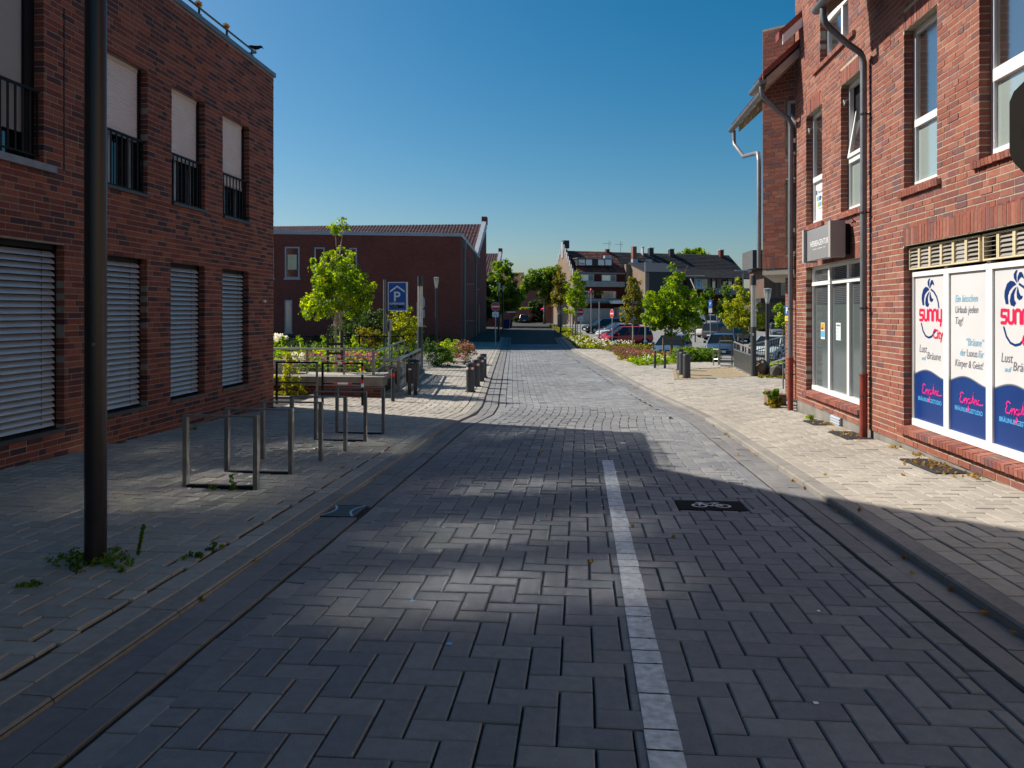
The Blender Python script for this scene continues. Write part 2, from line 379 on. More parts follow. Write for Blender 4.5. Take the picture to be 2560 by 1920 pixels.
for a, b in zip(Yc, Yc[1:]): mb.quad((interp(LOT_E, a)-.02, a, lotz(a)), (300, a, lotz(a)), (300, b, lotz(b)), (interp(LOT_E, b)-.02, b, lotz(b)))
m_lot = M('car_park_asphalt', (.20, .195, .19), .9, .12, .8, .4, coord='pos', fine=60)
car_park = struct('car_park', mb, m_lot)
mbl = MB()
for k in range(14):                                          # painted bays
    y = 50+k*3.2; mbl.quad((9.5, y, lotz(y)+.006), (13.5, y+2.4, lotz(y)+.006), (13.5, y+2.5, lotz(y)+.006), (9.5, y+.1, lotz(y)+.006))
part('bay_line', mbl, m_paint, car_park)

def bed_sheet(name, xl, xr, Y0, Y1, dz, mat, step=1.):
    mb = MB(); n = int((Y1-Y0)/step)
    for i in range(n):
        a = Y0+(Y1-Y0)*i/n; b = Y0+(Y1-Y0)*(i+1)/n
        mb.quad((xl(a), a, gz(a)+dz(xl(a), a)), (xr(a), a, gz(a)+dz(xr(a), a)), (xr(b), b, gz(b)+dz(xr(b), b)), (xl(b), b, gz(b)+dz(xl(b), b)))
    return struct(name, mb, mat)
road = bed_sheet('road', lambda y: LE(y), lambda y: RE(y), -12, 160, lambda x, y: -.02, m_joint)
LW_T = [(-12, -6.3), (14.8, -6.3), (17, -7.6), (17.1, -4.7), (24, -5.2), (27.4, -5.1), (43, -5.6), (44, -7.1), (150, -18.2)]
RW_T = [(-12, 4.3), (15, 4.3), (15.2, 8.5), (24, 8.5), (27.4, 5.7), (29.9, 5.7)]
pav_l = bed_sheet('pavement_left', lambda y: interp(LW_T, y), lambda y: LE(y), -12, 150, lambda x, y: pl(x, y)-.02, m_joint, .5)
def redge(y): return interp([(15, 4.3), (15.2, 7.5), (27, 6.0), (29.2, 5.9), (30.2, 5.4), (31, 2.6), (38.5, 1.4), (40.3, 1.0), (40.6, .05), (52, -.55), (75, -1.5), (104, -3.4), (150, -6.5)], y)
pav_r = bed_sheet('pavement_right', lambda y: RE(y), redge, -12, 150, lambda x, y: pr(x, y)-.02, m_joint, .5)

PW = .15
def cut(blocks, H):
    out = []
    for q in blocks:
        if not (q[1] > H[0] and q[0] < H[1] and q[3] > H[2] and q[2] < H[3]): out.append(q); continue
        a, b, c, d = q[:4]
        ps = [(a, H[0], c, d), (H[1], b, c, d), (max(a, H[0]), min(b, H[1]), c, H[2]), (max(a, H[0]), min(b, H[1]), H[3], d)]
        out += [p+(False,) for p in ps if p[1]-p[0] > .015 and p[3]-p[2] > .015]
    return out
def herring(x0, x1, y0, y1, ox=0., oy=0.):
    """90 degree herringbone, blocks 30 x 15 cm, clipped to the rectangle: (xa, xb, ya, yb, whole)"""
    out = []
    i0, i1 = int((x0-ox)/PW)-4, int((x1-ox)/PW)+4; j0, j1 = int((y0-oy)/PW)-3, int((y1-oy)/PW)+3
    for j in range(j0, j1):
        for i in range(i0, i1):
            r_ = (i-j) % 4
            if r_ == 0: a, b, c, d = i, i+2, j, j+1
            elif r_ == 3: a, b, c, d = i, i+1, j, j+2
            else: continue
            xa, xb, ya, yb = ox+a*PW, ox+b*PW, oy+c*PW, oy+d*PW
            q = (max(xa, x0), min(xb, x1), max(ya, y0), min(yb, y1))
            if q[1]-q[0] < .03 or q[3]-q[2] < .03: continue
            whole = q == (xa, xb, ya, yb)
            out.append(q+(whole,))
    return out
def paver(mb, xa, xb, ya, yb, g, fx, fz, tn, tilt=.0015, ch=.006):
    """one block with a chamfered rim on the sloping ground; g: half joint, fx shifts x along the street, fz gives the top height"""
    xa += g; xb -= g; ya += g*.8; yb -= g*.8
    t = [rng.gauss(0, tilt) for _ in range(3)]
    def P(x, y, dz):
        X = x+fx(y); return (X, y, fz(X, y)+dz+t[0]+t[1]*(1 if x > (xa+xb)/2 else -1)+t[2]*(1 if y > (ya+yb)/2 else -1))
    c = ch
    top = [P(xa+c, ya+c, 0), P(xb-c, ya+c, 0), P(xb-c, yb-c, 0), P(xa+c, yb-c, 0)]
    rim = [P(xa, ya, -c*.8), P(xb, ya, -c*.8), P(xb, yb, -c*.8), P(xa, yb, -c*.8)]
    bot = [P(xa, ya, -.03), P(xb, ya, -.03), P(xb, yb, -.03), P(xa, yb, -.03)]
    v = top+rim+bot
    mb.add(v, [(0, 1, 2, 3)]+[(4+i, 4+(i+1) % 4, (i+1) % 4, i) for i in range(4)]+[(8+i, 8+(i+1) % 4, 4+(i+1) % 4, 4+i) for i in range(4)], tn)
_pm = {}
def paver_obj(parent, name, xa, xb, ya, yb, g, z, mat, slope):
    k = (name, round(xb-xa, 3), round(yb-ya, 3), mat.name)
    if k not in _pm:
        m0 = MB(); w, h = (xb-xa)/2, (yb-ya)/2
        paver(m0, -w, w, -h, h, g, lambda y: 0, lambda x, y: 0, 0., 0)
        _pm[k] = m0.mesh(name, mat)
    o = link(name, _pm[k], parent)
    o.location = ((xa+xb)/2, (ya+yb)/2, z+rng.gauss(0, .0013))
    o.rotation_euler = (slope+rng.gauss(0, .006), rng.gauss(0, .006), rng.gauss(0, .006))
    return o
SL = -math.atan(.03)
def field(parent, name, blocks, g, fx, fz, mat, nmax, near, view):
    """the 300 largest whole blocks in view become objects, the rest one mesh"""
    c = []
    for q in blocks:
        if q[4] and view(q): c.append(((q[0]+q[1])**2/4+(q[2]+q[3])**2/4, q))
    c.sort(key=lambda a: a[0]); single = set(id(q) for _, q in c[:nmax])
    rest = MB()
    for q in blocks:
        if id(q) in single: paver_obj(parent, name, *q[:4], g, fz((q[0]+q[1])/2, (q[2]+q[3])/2), mat, SL)
        else: paver(rest, *q[:4], g*rng.uniform(.75, 1.35), fx, fz, rng.random(), ch=.006 if q[2] < 16 else .004)
    o = link(name+'s', rest.mesh(name+'s', mat), parent); o['kind'] = 'stuff'
def inview(q):
    x, y = (q[0]+q[1])/2, (q[2]+q[3])/2; a = math.atan(.0907); xc = x*math.cos(a)+y*math.sin(a); zc = -x*math.sin(a)+y*math.cos(a)
    return zc > 2.45 and abs(xc/zc) < .69 and y < 12
# road: gutter rows, border rows, herringbone
fxL = lambda y: LE(y)+2.25
fxR = lambda y: RE(y)-2.3
fxM = lambda y: (fxL(y) if y > 16.2 else (fxL(y)*(y-12)/4.2 if y > 12 else 0))
gut = MB()
for side, fx in ((-1, fxL), (1, fxR)):
    e = 2.25 if side < 0 else 2.3
    for a, b, Ln, dz in ((.0, .17, .5, -.004), (.175, .325, .33, -.002)):
        y = 1.0
        while y < 60:
            L2 = Ln*rng.uniform(.97, 1.03)
            if side < 0 and y < 6.69 and y+L2 > 6.27:
                if y < 6.2: L2 = 6.268-y
                else: y = 6.695; continue
            xa, xb = sorted((side*(e-a), side*(e-b)))
            paver(gut, xa, xb, y, y+L2, .0025, fx, lambda x, y, d=dz: gz(y)+d, rng.random(), ch=.003); y += L2
o = link('gutter_slabs', gut.mesh('gutter_slabs', m_gut), road); o['kind'] = 'stuff'
bl = []
for side, fx in ((-1, fxL), (1, fxR)):
    e = (2.25 if side < 0 else 2.3)-.355
    y = 1.
    while y < 60:
        xa, xb = sorted((side*e, side*(e-.15))); bl.append((xa, xb, y, y+.3, side, fx)); y += .3
brd = MB()
for q in bl: paver(brd, q[0], q[1], q[2], q[3], .004, q[5], lambda x, y: gz(y), rng.random())
o = link('border_pavers', brd.mesh('border_pavers', m_road), road); o['kind'] = 'stuff'
x0, x1 = -2.25+.51, 2.3-.51
blocks = [q for q in herring(x0, x1, 1.2, 48, -1.74, .02) if (q[0]+q[1])/2+fxM((q[2]+q[3])/2) < RE((q[2]+q[3])/2)-.5]
MARK = (.89, 1.50, 6.84, 7.22)
def inmark(q): return q[1] > MARK[0]+.02 and q[0] < MARK[1]-.02 and q[3] > MARK[2]+.02 and q[2] < MARK[3]-.02
blocks = cut(blocks, (.888, 1.502, 6.838, 7.222))
field(road, 'paver', blocks, .005, fxM, lambda x, y: gz(y), m_road, 300, None, inview)
# kerbs
def kerb(parent, side, fx, e, h, n0, n1):
    y = n0; k = 0
    while y < n1:
        b = y+1.; g = .004
        v = []
        for yy in (y+g, b-g):
            X = fx(yy)+side*e; z = gz(yy)
            for dx, dz in ((0, -.05), (.0, h-.018), (.018, h), (.16, h+.004), (.16, -.05)): v.append((X+side*dx, yy, z+dz))
        m0 = MB(); m0.add(v, [(0, 1, 2, 3, 4), (5, 6, 7, 8, 9)]+[(i, (i+1) % 5, 5+(i+1) % 5, 5+i) for i in range(5)], rng.random())
        if y < 42: part('kerbstone', m0, m_kerb, parent)
        else: part('kerbstone', m0, m_kerb, parent)
        y = b
kerb(pav_l, -1, fxL, 2.25, .026, 1, 60); kerb(pav_r, 1, fxR, 2.3, .055, 1, 60)
# pavements: a border row, then herringbone
lb = MB(); y = 1.
while y < 60:
    paver(lb, -2.57, -2.412, y, y+.3, .003, fxL, lambda x, y: gz(y)+pl(x, y), rng.random())
    paver(lb, 2.462, 2.62, y, y+.3, .003, fxR, lambda x, y: gz(y)+pr(x, y), rng.random()); y += .3
o = link('border_pavers', lb.mesh('border_pavers', m_pav), pav_l); o['kind'] = 'stuff'
HOLES = []
def fits(q, fx, lo, hi):
    x, y = (q[0]+q[1])/2+fx((q[2]+q[3])/2), (q[2]+q[3])/2
    if not (lo(y) < x < hi(y)): return False
    return True
HOLES += [(3.78, 4.3, 8.36, 9.32), (3.76, 4.3, 10.97, 11.84), (3.8, 4.3, 12.6, 13.3)]
bl = [q for q in herring(-6.21, -2.58, 1.5, 17.1, -2.58, .05)]
bl += [q for q in herring(-7.9, -2.58, 17.1, 24.2, -2.58, .05) if fits(q, fxL, lambda y: interp(LW_T, y), lambda y: 9)]
bl += [q for q in herring(-5.2, -2.58, 24.2, 50, -2.58, .05) if fits(q, fxL, lambda y: interp(LW_T, y)-.2, lambda y: 9)]
field(pav_l, 'paver', bl, .0048, fxL, lambda x, y: gz(y)+pl(x, y), m_pav, 300, None, lambda q: inview(q) and q[0] > -6)
GRIT = [(3.3, 26.4), (2.9, 22.6), (5.3, 23.9), (5.6, 27.7)]
def in_poly(x, y, P):
    c = False
    for (a, b), (d, e) in zip(P, P[1:]+P[:1]):
        if (b > y) != (e > y) and x < (d-a)*(y-b)/(e-b)+a: c = not c
    return c
for H_ in (): pass
bl = [q for q in herring(2.63, 4.17, 1.5, 15.05, 2.63, .03) if fits(q, fxR, lambda y: -9, lambda y: 9)]
for H_ in HOLES: bl = cut(bl, H_)
bl += [q for q in herring(2.63, 8.3, 15.05, 41, 2.63, .03) if fits(q, fxR, lambda y: -9, redge) and not in_poly((q[0]+q[1])/2+fxR(q[2]), (q[2]+q[3])/2, GRIT)]
field(pav_r, 'paver', bl, .004, fxR, lambda x, y: gz(y)+pr(x, y), m_pav, 300, None, inview)
mb = MB(); mb.add([(x, y, gz(y)+.085) for x, y in GRIT], [(0, 1, 2, 3)])
for (a, b), (c, d) in ((GRIT[0], GRIT[1]), (GRIT[1], GRIT[2])): mb.prism([(a, b), (a-.12, b), (c-.12, d), (c, d)] if c < a else [(a, b), (a, b-.12), (c, d-.12), (c, d)], gz(24)+.02, gz(24)+.105, WF)
struct('grit_patch', mb, m_grit)
# white line: paint lying on the pavers, broken at their joints
line = tag(bpy.data.objects.new('road_marking', None), kind='structure'); COL.objects.link(line)
y = 2.2; k = 0
while y < 9.38:
    b = min(9.4, .02+PW*round((y-.02+rng.choice((.15, .3, .3)))/PW)); g = .006
    c = .33+.003*(y-6); m0 = MB(); xa, xb = c-.068+rng.gauss(0, .002), c+.068+rng.gauss(0, .002)
    m0.quad((xa, y+g, gz(y+g)+.0045), (xb, y+g, gz(y+g)+.0045), (xb, b-g, gz(b-g)+.0045), (xa, b-g, gz(b-g)+.0045))
    part('line_segment', m0, m_paint, line); y = b
for x, y, r_, mt in ((-.98, 4.33, .016, m_cyan), (-.66, 3.75, .018, m_cyan), (-.35, 6.3, .02, m_cyan), (-.55, 7.45, .018, m_cyan), (-.2, 8.9, .02, m_cyan), (.62, 10.9, .05, m_wht), (-1.1, 6.0, .014, m_cyan), (1.0, 3.3, .012, m_wht), (.2, 6.9, .01, m_wht), (1.35, 4.4, .012, m_wht)):
    m0 = MB(); m0.add([(x+r_*math.cos(k*math.pi/4)*rng.uniform(.7, 1.3), y+r_*math.sin(k*math.pi/4)*rng.uniform(.7, 1.3), gz(y)+.006-.03*0) for k in range(8)], [tuple(range(8))]); part('paint_spot', m0, mt, line)
# cycle symbol plate
cy = tag(bpy.data.objects.new('cycle_marking', None), kind='structure'); COL.objects.link(cy)
fm = Fr((1.195, 7.03, gz(7.03)+.001), (1, 0, 0), (0, 0, 1), (0, 1, -.03))
mb = MB(); mb.box((-.303, -.188, -.02), (.303, .188, .002), fm); part('marking_plate', mb, m_plate, cy)
mb = MB(); wv = .006
for cx_ in (-.105, .105): stroke(mb, arc(cx_, -.035, .062, .062*1.0, 0, 360, 20), .022, fm, wv)
for p in ([(-.105, -.035), (-.085, .07), (-.12, .085), (-.06, .09)], [(-.085, .06), (.045, .06), (.0, -.045), (-.085, .055)], [(.0, -.045), (.03, -.035), (.105, -.035), (.05, .075)], [(.02, .09), (.085, .09)], [(.05, .075), (.0, -.045)]):
    stroke(mb, p, .018, fm, wv)
part('cycle_symbol', mb, m_paint, cy)
def grate(label, x0, x1, y0, y1, dz, mat, curved=False, bars=14):
    z = gz((y0+y1)/2)+dz
    t = thing('drain_grate' if curved else 'light_well_grate', label, 'grate', ((x0+x1)/2, (y0+y1)/2, z), rz=0)
    t.rotation_euler = (SL, 0, 0); w, h = (x1-x0)/2, (y1-y0)/2
    mb = MB()
    for a, b in (((-w, -h, -.03), (w, -h+.015, .004)), ((-w, h-.015, -.03), (w, h, .004)), ((-w, -h+.015, -.03), (-w+.015, h-.015, .004)), ((w-.015, -h+.015, -.03), (w, h-.015, .004))): mb.box(a, b)
    part('frame', mb, mat, t); mb = MB()
    for k in range(bars):
        x = -w+.015+(2*w-.03)*(k+.5)/bars; mb.box((x-.005, -h+.015, -.03), (x+.005, h-.015, .002))
    for k in range(3 if curved else bars):
        y = -h+2*h*(k+1)/((3 if curved else bars)+1); mb.box((-w+.015, y-.006, -.03), (w-.015, y+.006, .0005))
    part('bars', mb, mat, t, kind='stuff')
    mb = MB(); mb.box((-w, -h, -.12), (w, h, -.045)); part('pit', mb, m_black, t)
    if curved:
        f2 = Fr((0, 0, .0045), (1, 0, 0), (0, 0, 1), (0, 1, 0))
        for s_ in (-1, 1): mb = MB(); stroke(mb, [(s_*(w-.02-.06*math.sin(math.pi*i/8)), -h+.02+(2*h-.04)*i/8) for i in range(9)], .02, f2, 0); part('rib', mb, m_zincl, t)
grate('cast iron gutter drain grate with two curved ribs by the left kerb', -2.24, -1.93, 6.27, 6.69, .003, m_dark, True, 16)
grate('dark mesh light well grate under the shop window, strewn with dry leaves', 3.79, 4.13, 8.37, 9.31, .1, m_dark, bars=16)
grate('dark mesh light well grate beside the foot of the shop downpipe', 3.78, 4.13, 10.98, 11.83, .1, m_dark, bars=14)
grate('small mesh light well grate below the basement vent in the wall', 3.82, 4.13, 12.62, 13.28, .1, m_dark, bars=12)
# ---------------------------------------------------------------- masonry
def bricks(u0, u1, v0, v1, ops, pu, pv, r_, minl=.018):
    """rows of bricks in the wall plane, cut at the openings: (ua, ub, va, vb, whole, at_opening)"""
    out = []; nrow = int(math.ceil((v1-v0)/pv))
    for j in range(nrow):
        va, vb = v0+j*pv, v0+(j+1)*pv; vm = (va+vb)/2
        if vb > v1+.02: continue
        u = u0-pu*r_.choice((.25, .5, .75, .0)) if False else u0-pu*((j % 2)*.5+r_.choice((0, .25)))
        cuts = sorted((a, b) for a, b, c, d in ops if c < vm < d)
        while u < u1:
            L = pu if r_.random() < .8 else pu/2
            ua, ub = max(u, u0), min(u+L, u1); whole = (ua == u and ub == u+L); seg = [(ua, ub)]; edge = False
            for a, b in cuts:
                ns = []
                for p, q in seg:
                    if q <= a or p >= b: ns.append((p, q)); continue
                    if p < a: ns.append((p, a))
                    if q > b: ns.append((b, q))
                    whole = False
                seg = ns
            for p, q in seg:
                ed = any(abs(q-a) < .01 or abs(p-b) < .01 for a, b in cuts)
                if q-p < (.018 if ed else minl): continue
                out.append((p, q, va, vb, whole and q-p == L, ed, L))
            u += L
    return out
def mortar_wall(mb, fr, u0, u1, v0, v1, ops, w, depth, rev=.004):
    """the bed the bricks sit in: front plane with holes plus the reveals of the holes"""
    us = sorted({u0, u1}|{min(max(x, u0), u1) for o in ops for x in o[:2]}); vs = sorted({v0, v1}|{min(max(x, v0), v1) for o in ops for x in o[2:4]})
    for a, b in zip(us, us[1:]):
        for c, d in zip(vs, vs[1:]):
            m_, n_ = (a+b)/2, (c+d)/2
            if any(o[0] < m_ < o[1] and o[2] < n_ < o[3] for o in ops): continue
            mb.quad(fr(a, c, w), fr(b, c, w), fr(b, d, w), fr(a, d, w))
    for a, b, c, d in ops:
        e = rev
        mb.quad(fr(a-e, c, w), fr(a-e, c, -depth), fr(a-e, d, -depth), fr(a-e, d, w)); mb.quad(fr(b+e, c, w), fr(b+e, c, -depth), fr(b+e, d, -depth), fr(b+e, d, w))
        mb.quad(fr(a, d+e, w), fr(b, d+e, w), fr(b, d+e, -depth), fr(a, d+e, -depth)); mb.quad(fr(a, c-e, w), fr(b, c-e, w), fr(b, c-e, -depth), fr(a, c-e, -depth))
_bm = {}; OPS = []
def lay(parent, fr, lst, mat, joint, near, nmax, dep=.03, edep=.19, proud=.0015, extra=()):
    c = [(((fr((q[0]+q[1])/2, (q[2]+q[3])/2, 0)-Vector((0, 0, 1.575))).length), q) for q in lst if q[4] and not q[5] and near(q)]
    c.sort(key=lambda a: a[0]); single = {id(q) for _, q in c[:nmax]}
    rest = MB(); g = joint/2
    rot = Matrix((fr.U, fr.V, fr.W)).transposed().to_euler()
    for q in lst:
        a, b, v, w_ = q[0]+g, q[1]-g, q[2]+g, q[3]-g; pz = max(-.0015, rng.gauss(0, proud))
        if q[5]: a, b = (q[0] if any(abs(q[0]-o[1]) < .01 for o in OPS) else a), (q[1] if any(abs(q[1]-o[0]) < .01 for o in OPS) else b)
        if id(q) in single:
            k = (round(q[6], 3), mat.name, joint)
            if k not in _bm:
                m0 = MB(); m0.box((-(b-a)/2, -(w_-v)/2, -dep), ((b-a)/2, (w_-v)/2, 0), skip=('w0',)); _bm[k] = m0.mesh('brick', mat)
            o = link('brick', _bm[k], parent); o.parent = parent
            o.location = fr((a+b)/2, (v+w_)/2, pz)-Vector(parent.get('_w', (0, 0, 0))); o.rotation_euler = rot; o.matrix_parent_inverse = Matrix()
        else: rest.box((a, v, -(edep if q[5] else dep)), (b, w_, pz), fr, rng.random(), skip=('w0',))
    for a, b, v, w_, d in extra: rest.box((a+g*.8, v+g, -d), (b-g*.8, w_-g, max(-.0015, rng.gauss(0, proud))), fr, rng.random(), skip=('w0',))
    part('bricks', rest, mat, parent, kind='stuff')
def soldiers(u0, u1, v0, v1, pitch=.0765, d=.19):
    n = max(1, round((u1-u0)/pitch)); p = (u1-u0)/n
    return [(u0+i*p, u0+(i+1)*p, v0, v1, d) for i in range(n)]

# ---------------------------------------------------------------- the dark red brick building on the left
XL = -6.2
FL = Fr((XL, 0, 0), (0, 1, 0), (1, 0, 0))
LB = thing('brick_building', 'dark red brick building with closed blinds and black railings behind the lamp post', 'building', (XL-4, 4, -.12), world=True)
lo = [(6.0, 8.53, .12, 2.37), (9.25, 10.27, .17, 2.32), (10.89, 11.93, .17, 2.32), (12.55, 13.58, .17, 2.32)]
up = [(6.0, 8.18, 3.28, 5.6), (9.25, 10.28, 3.2, 5.04), (10.92, 11.94, 3.2, 5.04), (12.56, 13.61, 3.2, 5.04)]
opsL = lo+up; ZT = 6.33
mb = MB(); mortar_wall(mb, FL, -12, 14.74, -.5, ZT, opsL, -.0035, .26)
mb.quad((XL-.006, 14.735, -.6), (XL-9, 14.735, -.6), (XL-9, 14.735, ZT), (XL-.006, 14.735, ZT))
mb.quad((XL, -12, ZT), (XL, 14.73, ZT), (XL-9, 14.73, ZT), (XL-9, -12, ZT))
mb.quad((XL-9, -12, -.6), (XL-9, 14.73, -.6), (XL-9, 14.73, ZT), (XL-9, -12, ZT)); mb.quad((XL, -12, -.6), (XL-9, -12, -.6), (XL-9, -12, ZT), (XL, -12, ZT))
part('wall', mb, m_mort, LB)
bl = [q for q in bricks(5.6, 14.74, -.47, ZT, [(a, b, c, d) for a, b, c, d in opsL], .25, .0752, random.Random(3))]
bl = [q for q in bl if not (abs((q[0]+q[1])/2-8.52) < .0 )]
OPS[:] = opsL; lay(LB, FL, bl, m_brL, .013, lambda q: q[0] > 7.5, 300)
eb = bricks(0, 8.9, -.47, ZT, [], .25, .0752, random.Random(5))
FE = Fr((XL, 14.74, 0), (-1, 0, 0), (0, 1, 0)); rest = MB()
for q in eb: rest.box((q[0]+.005, q[2]+.005, -.006), (q[1]-.005, q[3]-.005, rng.gauss(0, .001)), FE, rng.random(), skip=('w0',))
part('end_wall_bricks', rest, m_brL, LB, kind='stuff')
mb = MB(); mb.box((XL-.35, -12, ZT), (XL+.03, 14.79, 6.415)); mb.box((XL-9, 14.45, ZT), (XL-.35, 14.79, 6.415)); part('coping', mb, m_zinc, LB)
mb = MB(); mb.box((8.515, 3.27, -.004), (8.53, 5.23, .004), FL); part('movement_joint', mb, m_black, LB)
mb = MB(); mb.lathe([(.0, 0), (.035, .0), (.035, .03), (.02, .05)], (XL+.02, 14.25, 1.75), 10); part('wall_sensor', mb, m_white, LB)
def slat_blind(a, b, c, d):
    sh = MB(); sh.box((a, d-.06, -.17), (b, d, -.1), FL); bl_ = part('blind', sh, m_black, LB)
    n = int((d-c-.10)/.0745); _s = None
    for i in range(n):
        z = c+.09+i*.0745
        m0 = MB(); pts = []
        for k in range(6):
            th = k/5; pts.append((-.135+.055*th-.012*math.sin(math.pi*th)*-1, z+.066*(1-th)-.0))
        top = [FL(a+.025, v, w) for w, v in pts]; bot = [FL(b-.06, v, w) for w, v in pts]
        m0.add(top+bot, [(k, k+1, 6+k+1, 6+k) for k in range(5)]); m0.add([FL(a+.025, v-.003, w) for w, v in pts]+[FL(b-.06, v-.003, w) for w, v in pts], [(k, 6+k, 6+k+1, k+1) for k in range(5)])
        part('slat', m0, m_slat, bl_, smooth=True)
    m0 = MB()
    m0.box((b-.055, c, -.2), (b-.012, d, -.1), FL); m0.box((a+.004, c, -.2), (a+.022, d, -.1), FL); m0.box((a+.2, c, -.15), (a+.205, d, -.145), FL); m0.box((b-.28, c+.05, -.088), (b-.275, d, -.084), FL)
    part('guide_rail', m0, m_black, LB)
    m0 = MB(); m0.box((a+.002, c+.002, -.25), (b-.002, c+.05, .012), FL); part('sill', m0, m_dark, LB)
    m0 = MB(); m0.quad(FL(a, c, -.24), FL(b, c, -.24), FL(b, d, -.24), FL(a, d, -.24)); part('pane', m0, m_gD, LB)
for o_ in lo: slat_blind(*o_)
for k, (a, b, c, d) in enumerate(up):
    m0 = MB(); m0.quad(FL(a, c, -.24), FL(b, c, -.24), FL(b, d, -.24), FL(a, d, -.24)); wn = part('window', m0, m_gD, LB)
    if k:
        m0 = MB()
        for x in ((a+.02, a+.07), (a+.44, a+.50), (b-.11, b-.06)): m0.box((x[0], c+.05, -.235), (x[1], d, -.215), FL)
        part('frame', m0, m_zincl, wn)
    m0 = MB(); m0.box((a+.002, c+.002, -.25), (b+(.12 if k == 0 else -.002), c+.045 if k else c+.0, .04), FL) if k else m0.box((5.4, 3.2, -.02), (8.34, 3.285, .05), FL)
    part('sill', m0, m_zinc if k == 0 else m_dark, LB)
    if k == 0:
        m0 = MB(); m0.box((a, 3.62, -.17), (8.03, d, -.16), FL); part('sun_screen', m0, m_scr, LB)
        m0 = MB(); m0.box((8.03, c, -.2), (8.18, d, -.12), FL); part('guide_rail', m0, m_black, LB)
    else:
        m0 = MB(); m0.box((b-.05, c, -.2), (b-.012, d, -.1), FL); m0.box((a+.004, c, -.2), (a+.02, d, -.1), FL); part('guide_rail', m0, m_black, LB)
        bot = (4.02, 3.98, 3.82)[k-1]
        m0 = MB(); m0.box((a+.02, d-.05, -.16), (b-.05, d, -.12), FL); sh = part('roller_shutter', m0, m_shut, LB)
        z = d-.05
        while z-.042 > bot:
            z -= .042; m0 = MB(); pts = [(-.135+.010*math.sin(math.pi*t_/4), z+.042*t_/4) for t_ in range(5)]
            m0.add([FL(a+.02, v, w) for w, v in pts]+[FL(b-.055, v, w) for w, v in pts], [(q, q+1, 6+q, 5+q) for q in range(4)])
            part('slat', m0, m_shut, sh, smooth=True)
        m0 = MB(); m0.box((a+.02, z-.035, -.14), (b-.055, z, -.12), FL); part('end_bar', m0, m_zincl, sh)
    rt, rb = (4.13, 3.36) if k == 0 else (4.02, 3.27)
    m0 = MB(); m0.box((a+.01, rt-.03, -.075), (b-.01, rt, -.045), FL); m0.box((a+.01, rb, -.07), (b-.01, rb+.02, -.05), FL); ra = part('railing', m0, m_black, LB)
    n = int((b-a)/.105)
    for i in range(n):
        x = a+.03+(b-a-.06)*i/(n-1); m0 = MB(); m0.box((x-.014, rb+.02, -.066), (x+.014, rt-.03, -.056), FL); part('bar', m0, m_black, ra)
# roof rail and the storey set back behind it (out of the frame; it casts the foreground shade)
m0 = MB(); m0.tube([(XL, -4, 6.535), (XL, 13.9, 6.535)], .018, 8); m0.tube([(XL, 13.9, 6.535), (XL-.65, 13.9, 6.535)], .018, 8)
rr = part('roof_rail', m0, m_dark, LB)
for y in (11.75, 12.72, 13.72, 8.5, 6.):
    m0 = MB(); m0.box((XL-.012, y-.01, 6.412), (XL+.012, y+.01, 6.53)); m0.box((XL-.025, y-.04, 6.412), (XL+.025, y+.04, 6.435)); part('post', m0, m_dark, rr)
FA = Fr((-8, 0, 0), (0, 1, 0), (1, 0, 0)); m0 = MB(); m0.prism([(12.27, 6.42), (12.27, 8.1), (10.38, 10.5), (9.3, 11.9), (-12, 11.9), (-12, 6.42)], -6.5, 0, FA); part('attic_storey', m0, m_brL, LB)

# ---------------------------------------------------------------- the red brick shop building on the right
XR = 4.16
FRt = Fr((XR, 0, 0), (0, -1, 0), (-1, 0, 0))                 # u = -Y
RB = thing('shop_building', 'sunlit orange-red brick building with the tanning studio shop windows and grey downpipes', 'building', (XR+4, 8, -.1), world=True)
shop = (-10.1, -4.4, .10, 2.41); door = (-14.3, -11.56, .12, 2.38)
wA = (-10.09, -9.19, 3.13, 5.18); wB = (-8.26, -7.3, 3.16, 5.35); wC = (-12.44, -11.53, 3.13, 5.18); wD = (-14.29, -13.37, 3.13, 5.17); wE = (-13.49, -12.1, 5.86, 7.6); wAdded = (-6.9, -5.95, 3.16, 5.35)  # the last is an unseen window added to reflect sun onto the road
opsR = [shop, door, wA, wB, wC, wD, wE, wAdded]; Y1 = 15.0
mb = MB(); mortar_wall(mb, FRt, -Y1, 12, -.13, 8.4, opsR+[(-11.46, 12, 6.5, 8.4)], -.004, .22)
part('wall', mb, m_mortR, RB)
mb = MB(); mb.box((-Y1+.02, -.8, -.3), (12, -.131, -.02), FRt); part('plinth', mb, m_conc2, RB)
lint = [(-10.12, -4.3, 2.41, 2.655), (-14.32, -11.54, 2.38, 2.62), (-12.46, -11.51, 5.18, 5.42), (-14.31, -13.35, 5.17, 5.41), (-10.11, -9.17, 5.18, 5.42)]
bl = bricks(-Y1, -4.2, -.13, 7.7, opsR+lint+[(-11.46, 12, 6.5, 8.4)], .25, .0765, random.Random(11))
ex = []
for a, b, c, d in lint: ex += soldiers(a, b, c, d)
bl = [(*q[:5], q[5] and any(abs(q[0]-o[1]) < .01 or abs(q[1]-o[0]) < .01 for o in opsR), q[6]) for q in bl]
OPS[:] = opsR; lay(RB, FRt, bl, m_brR, .014, lambda q: q[0] < -7.4 and q[1] > -12, 300, extra=ex, edep=.115)
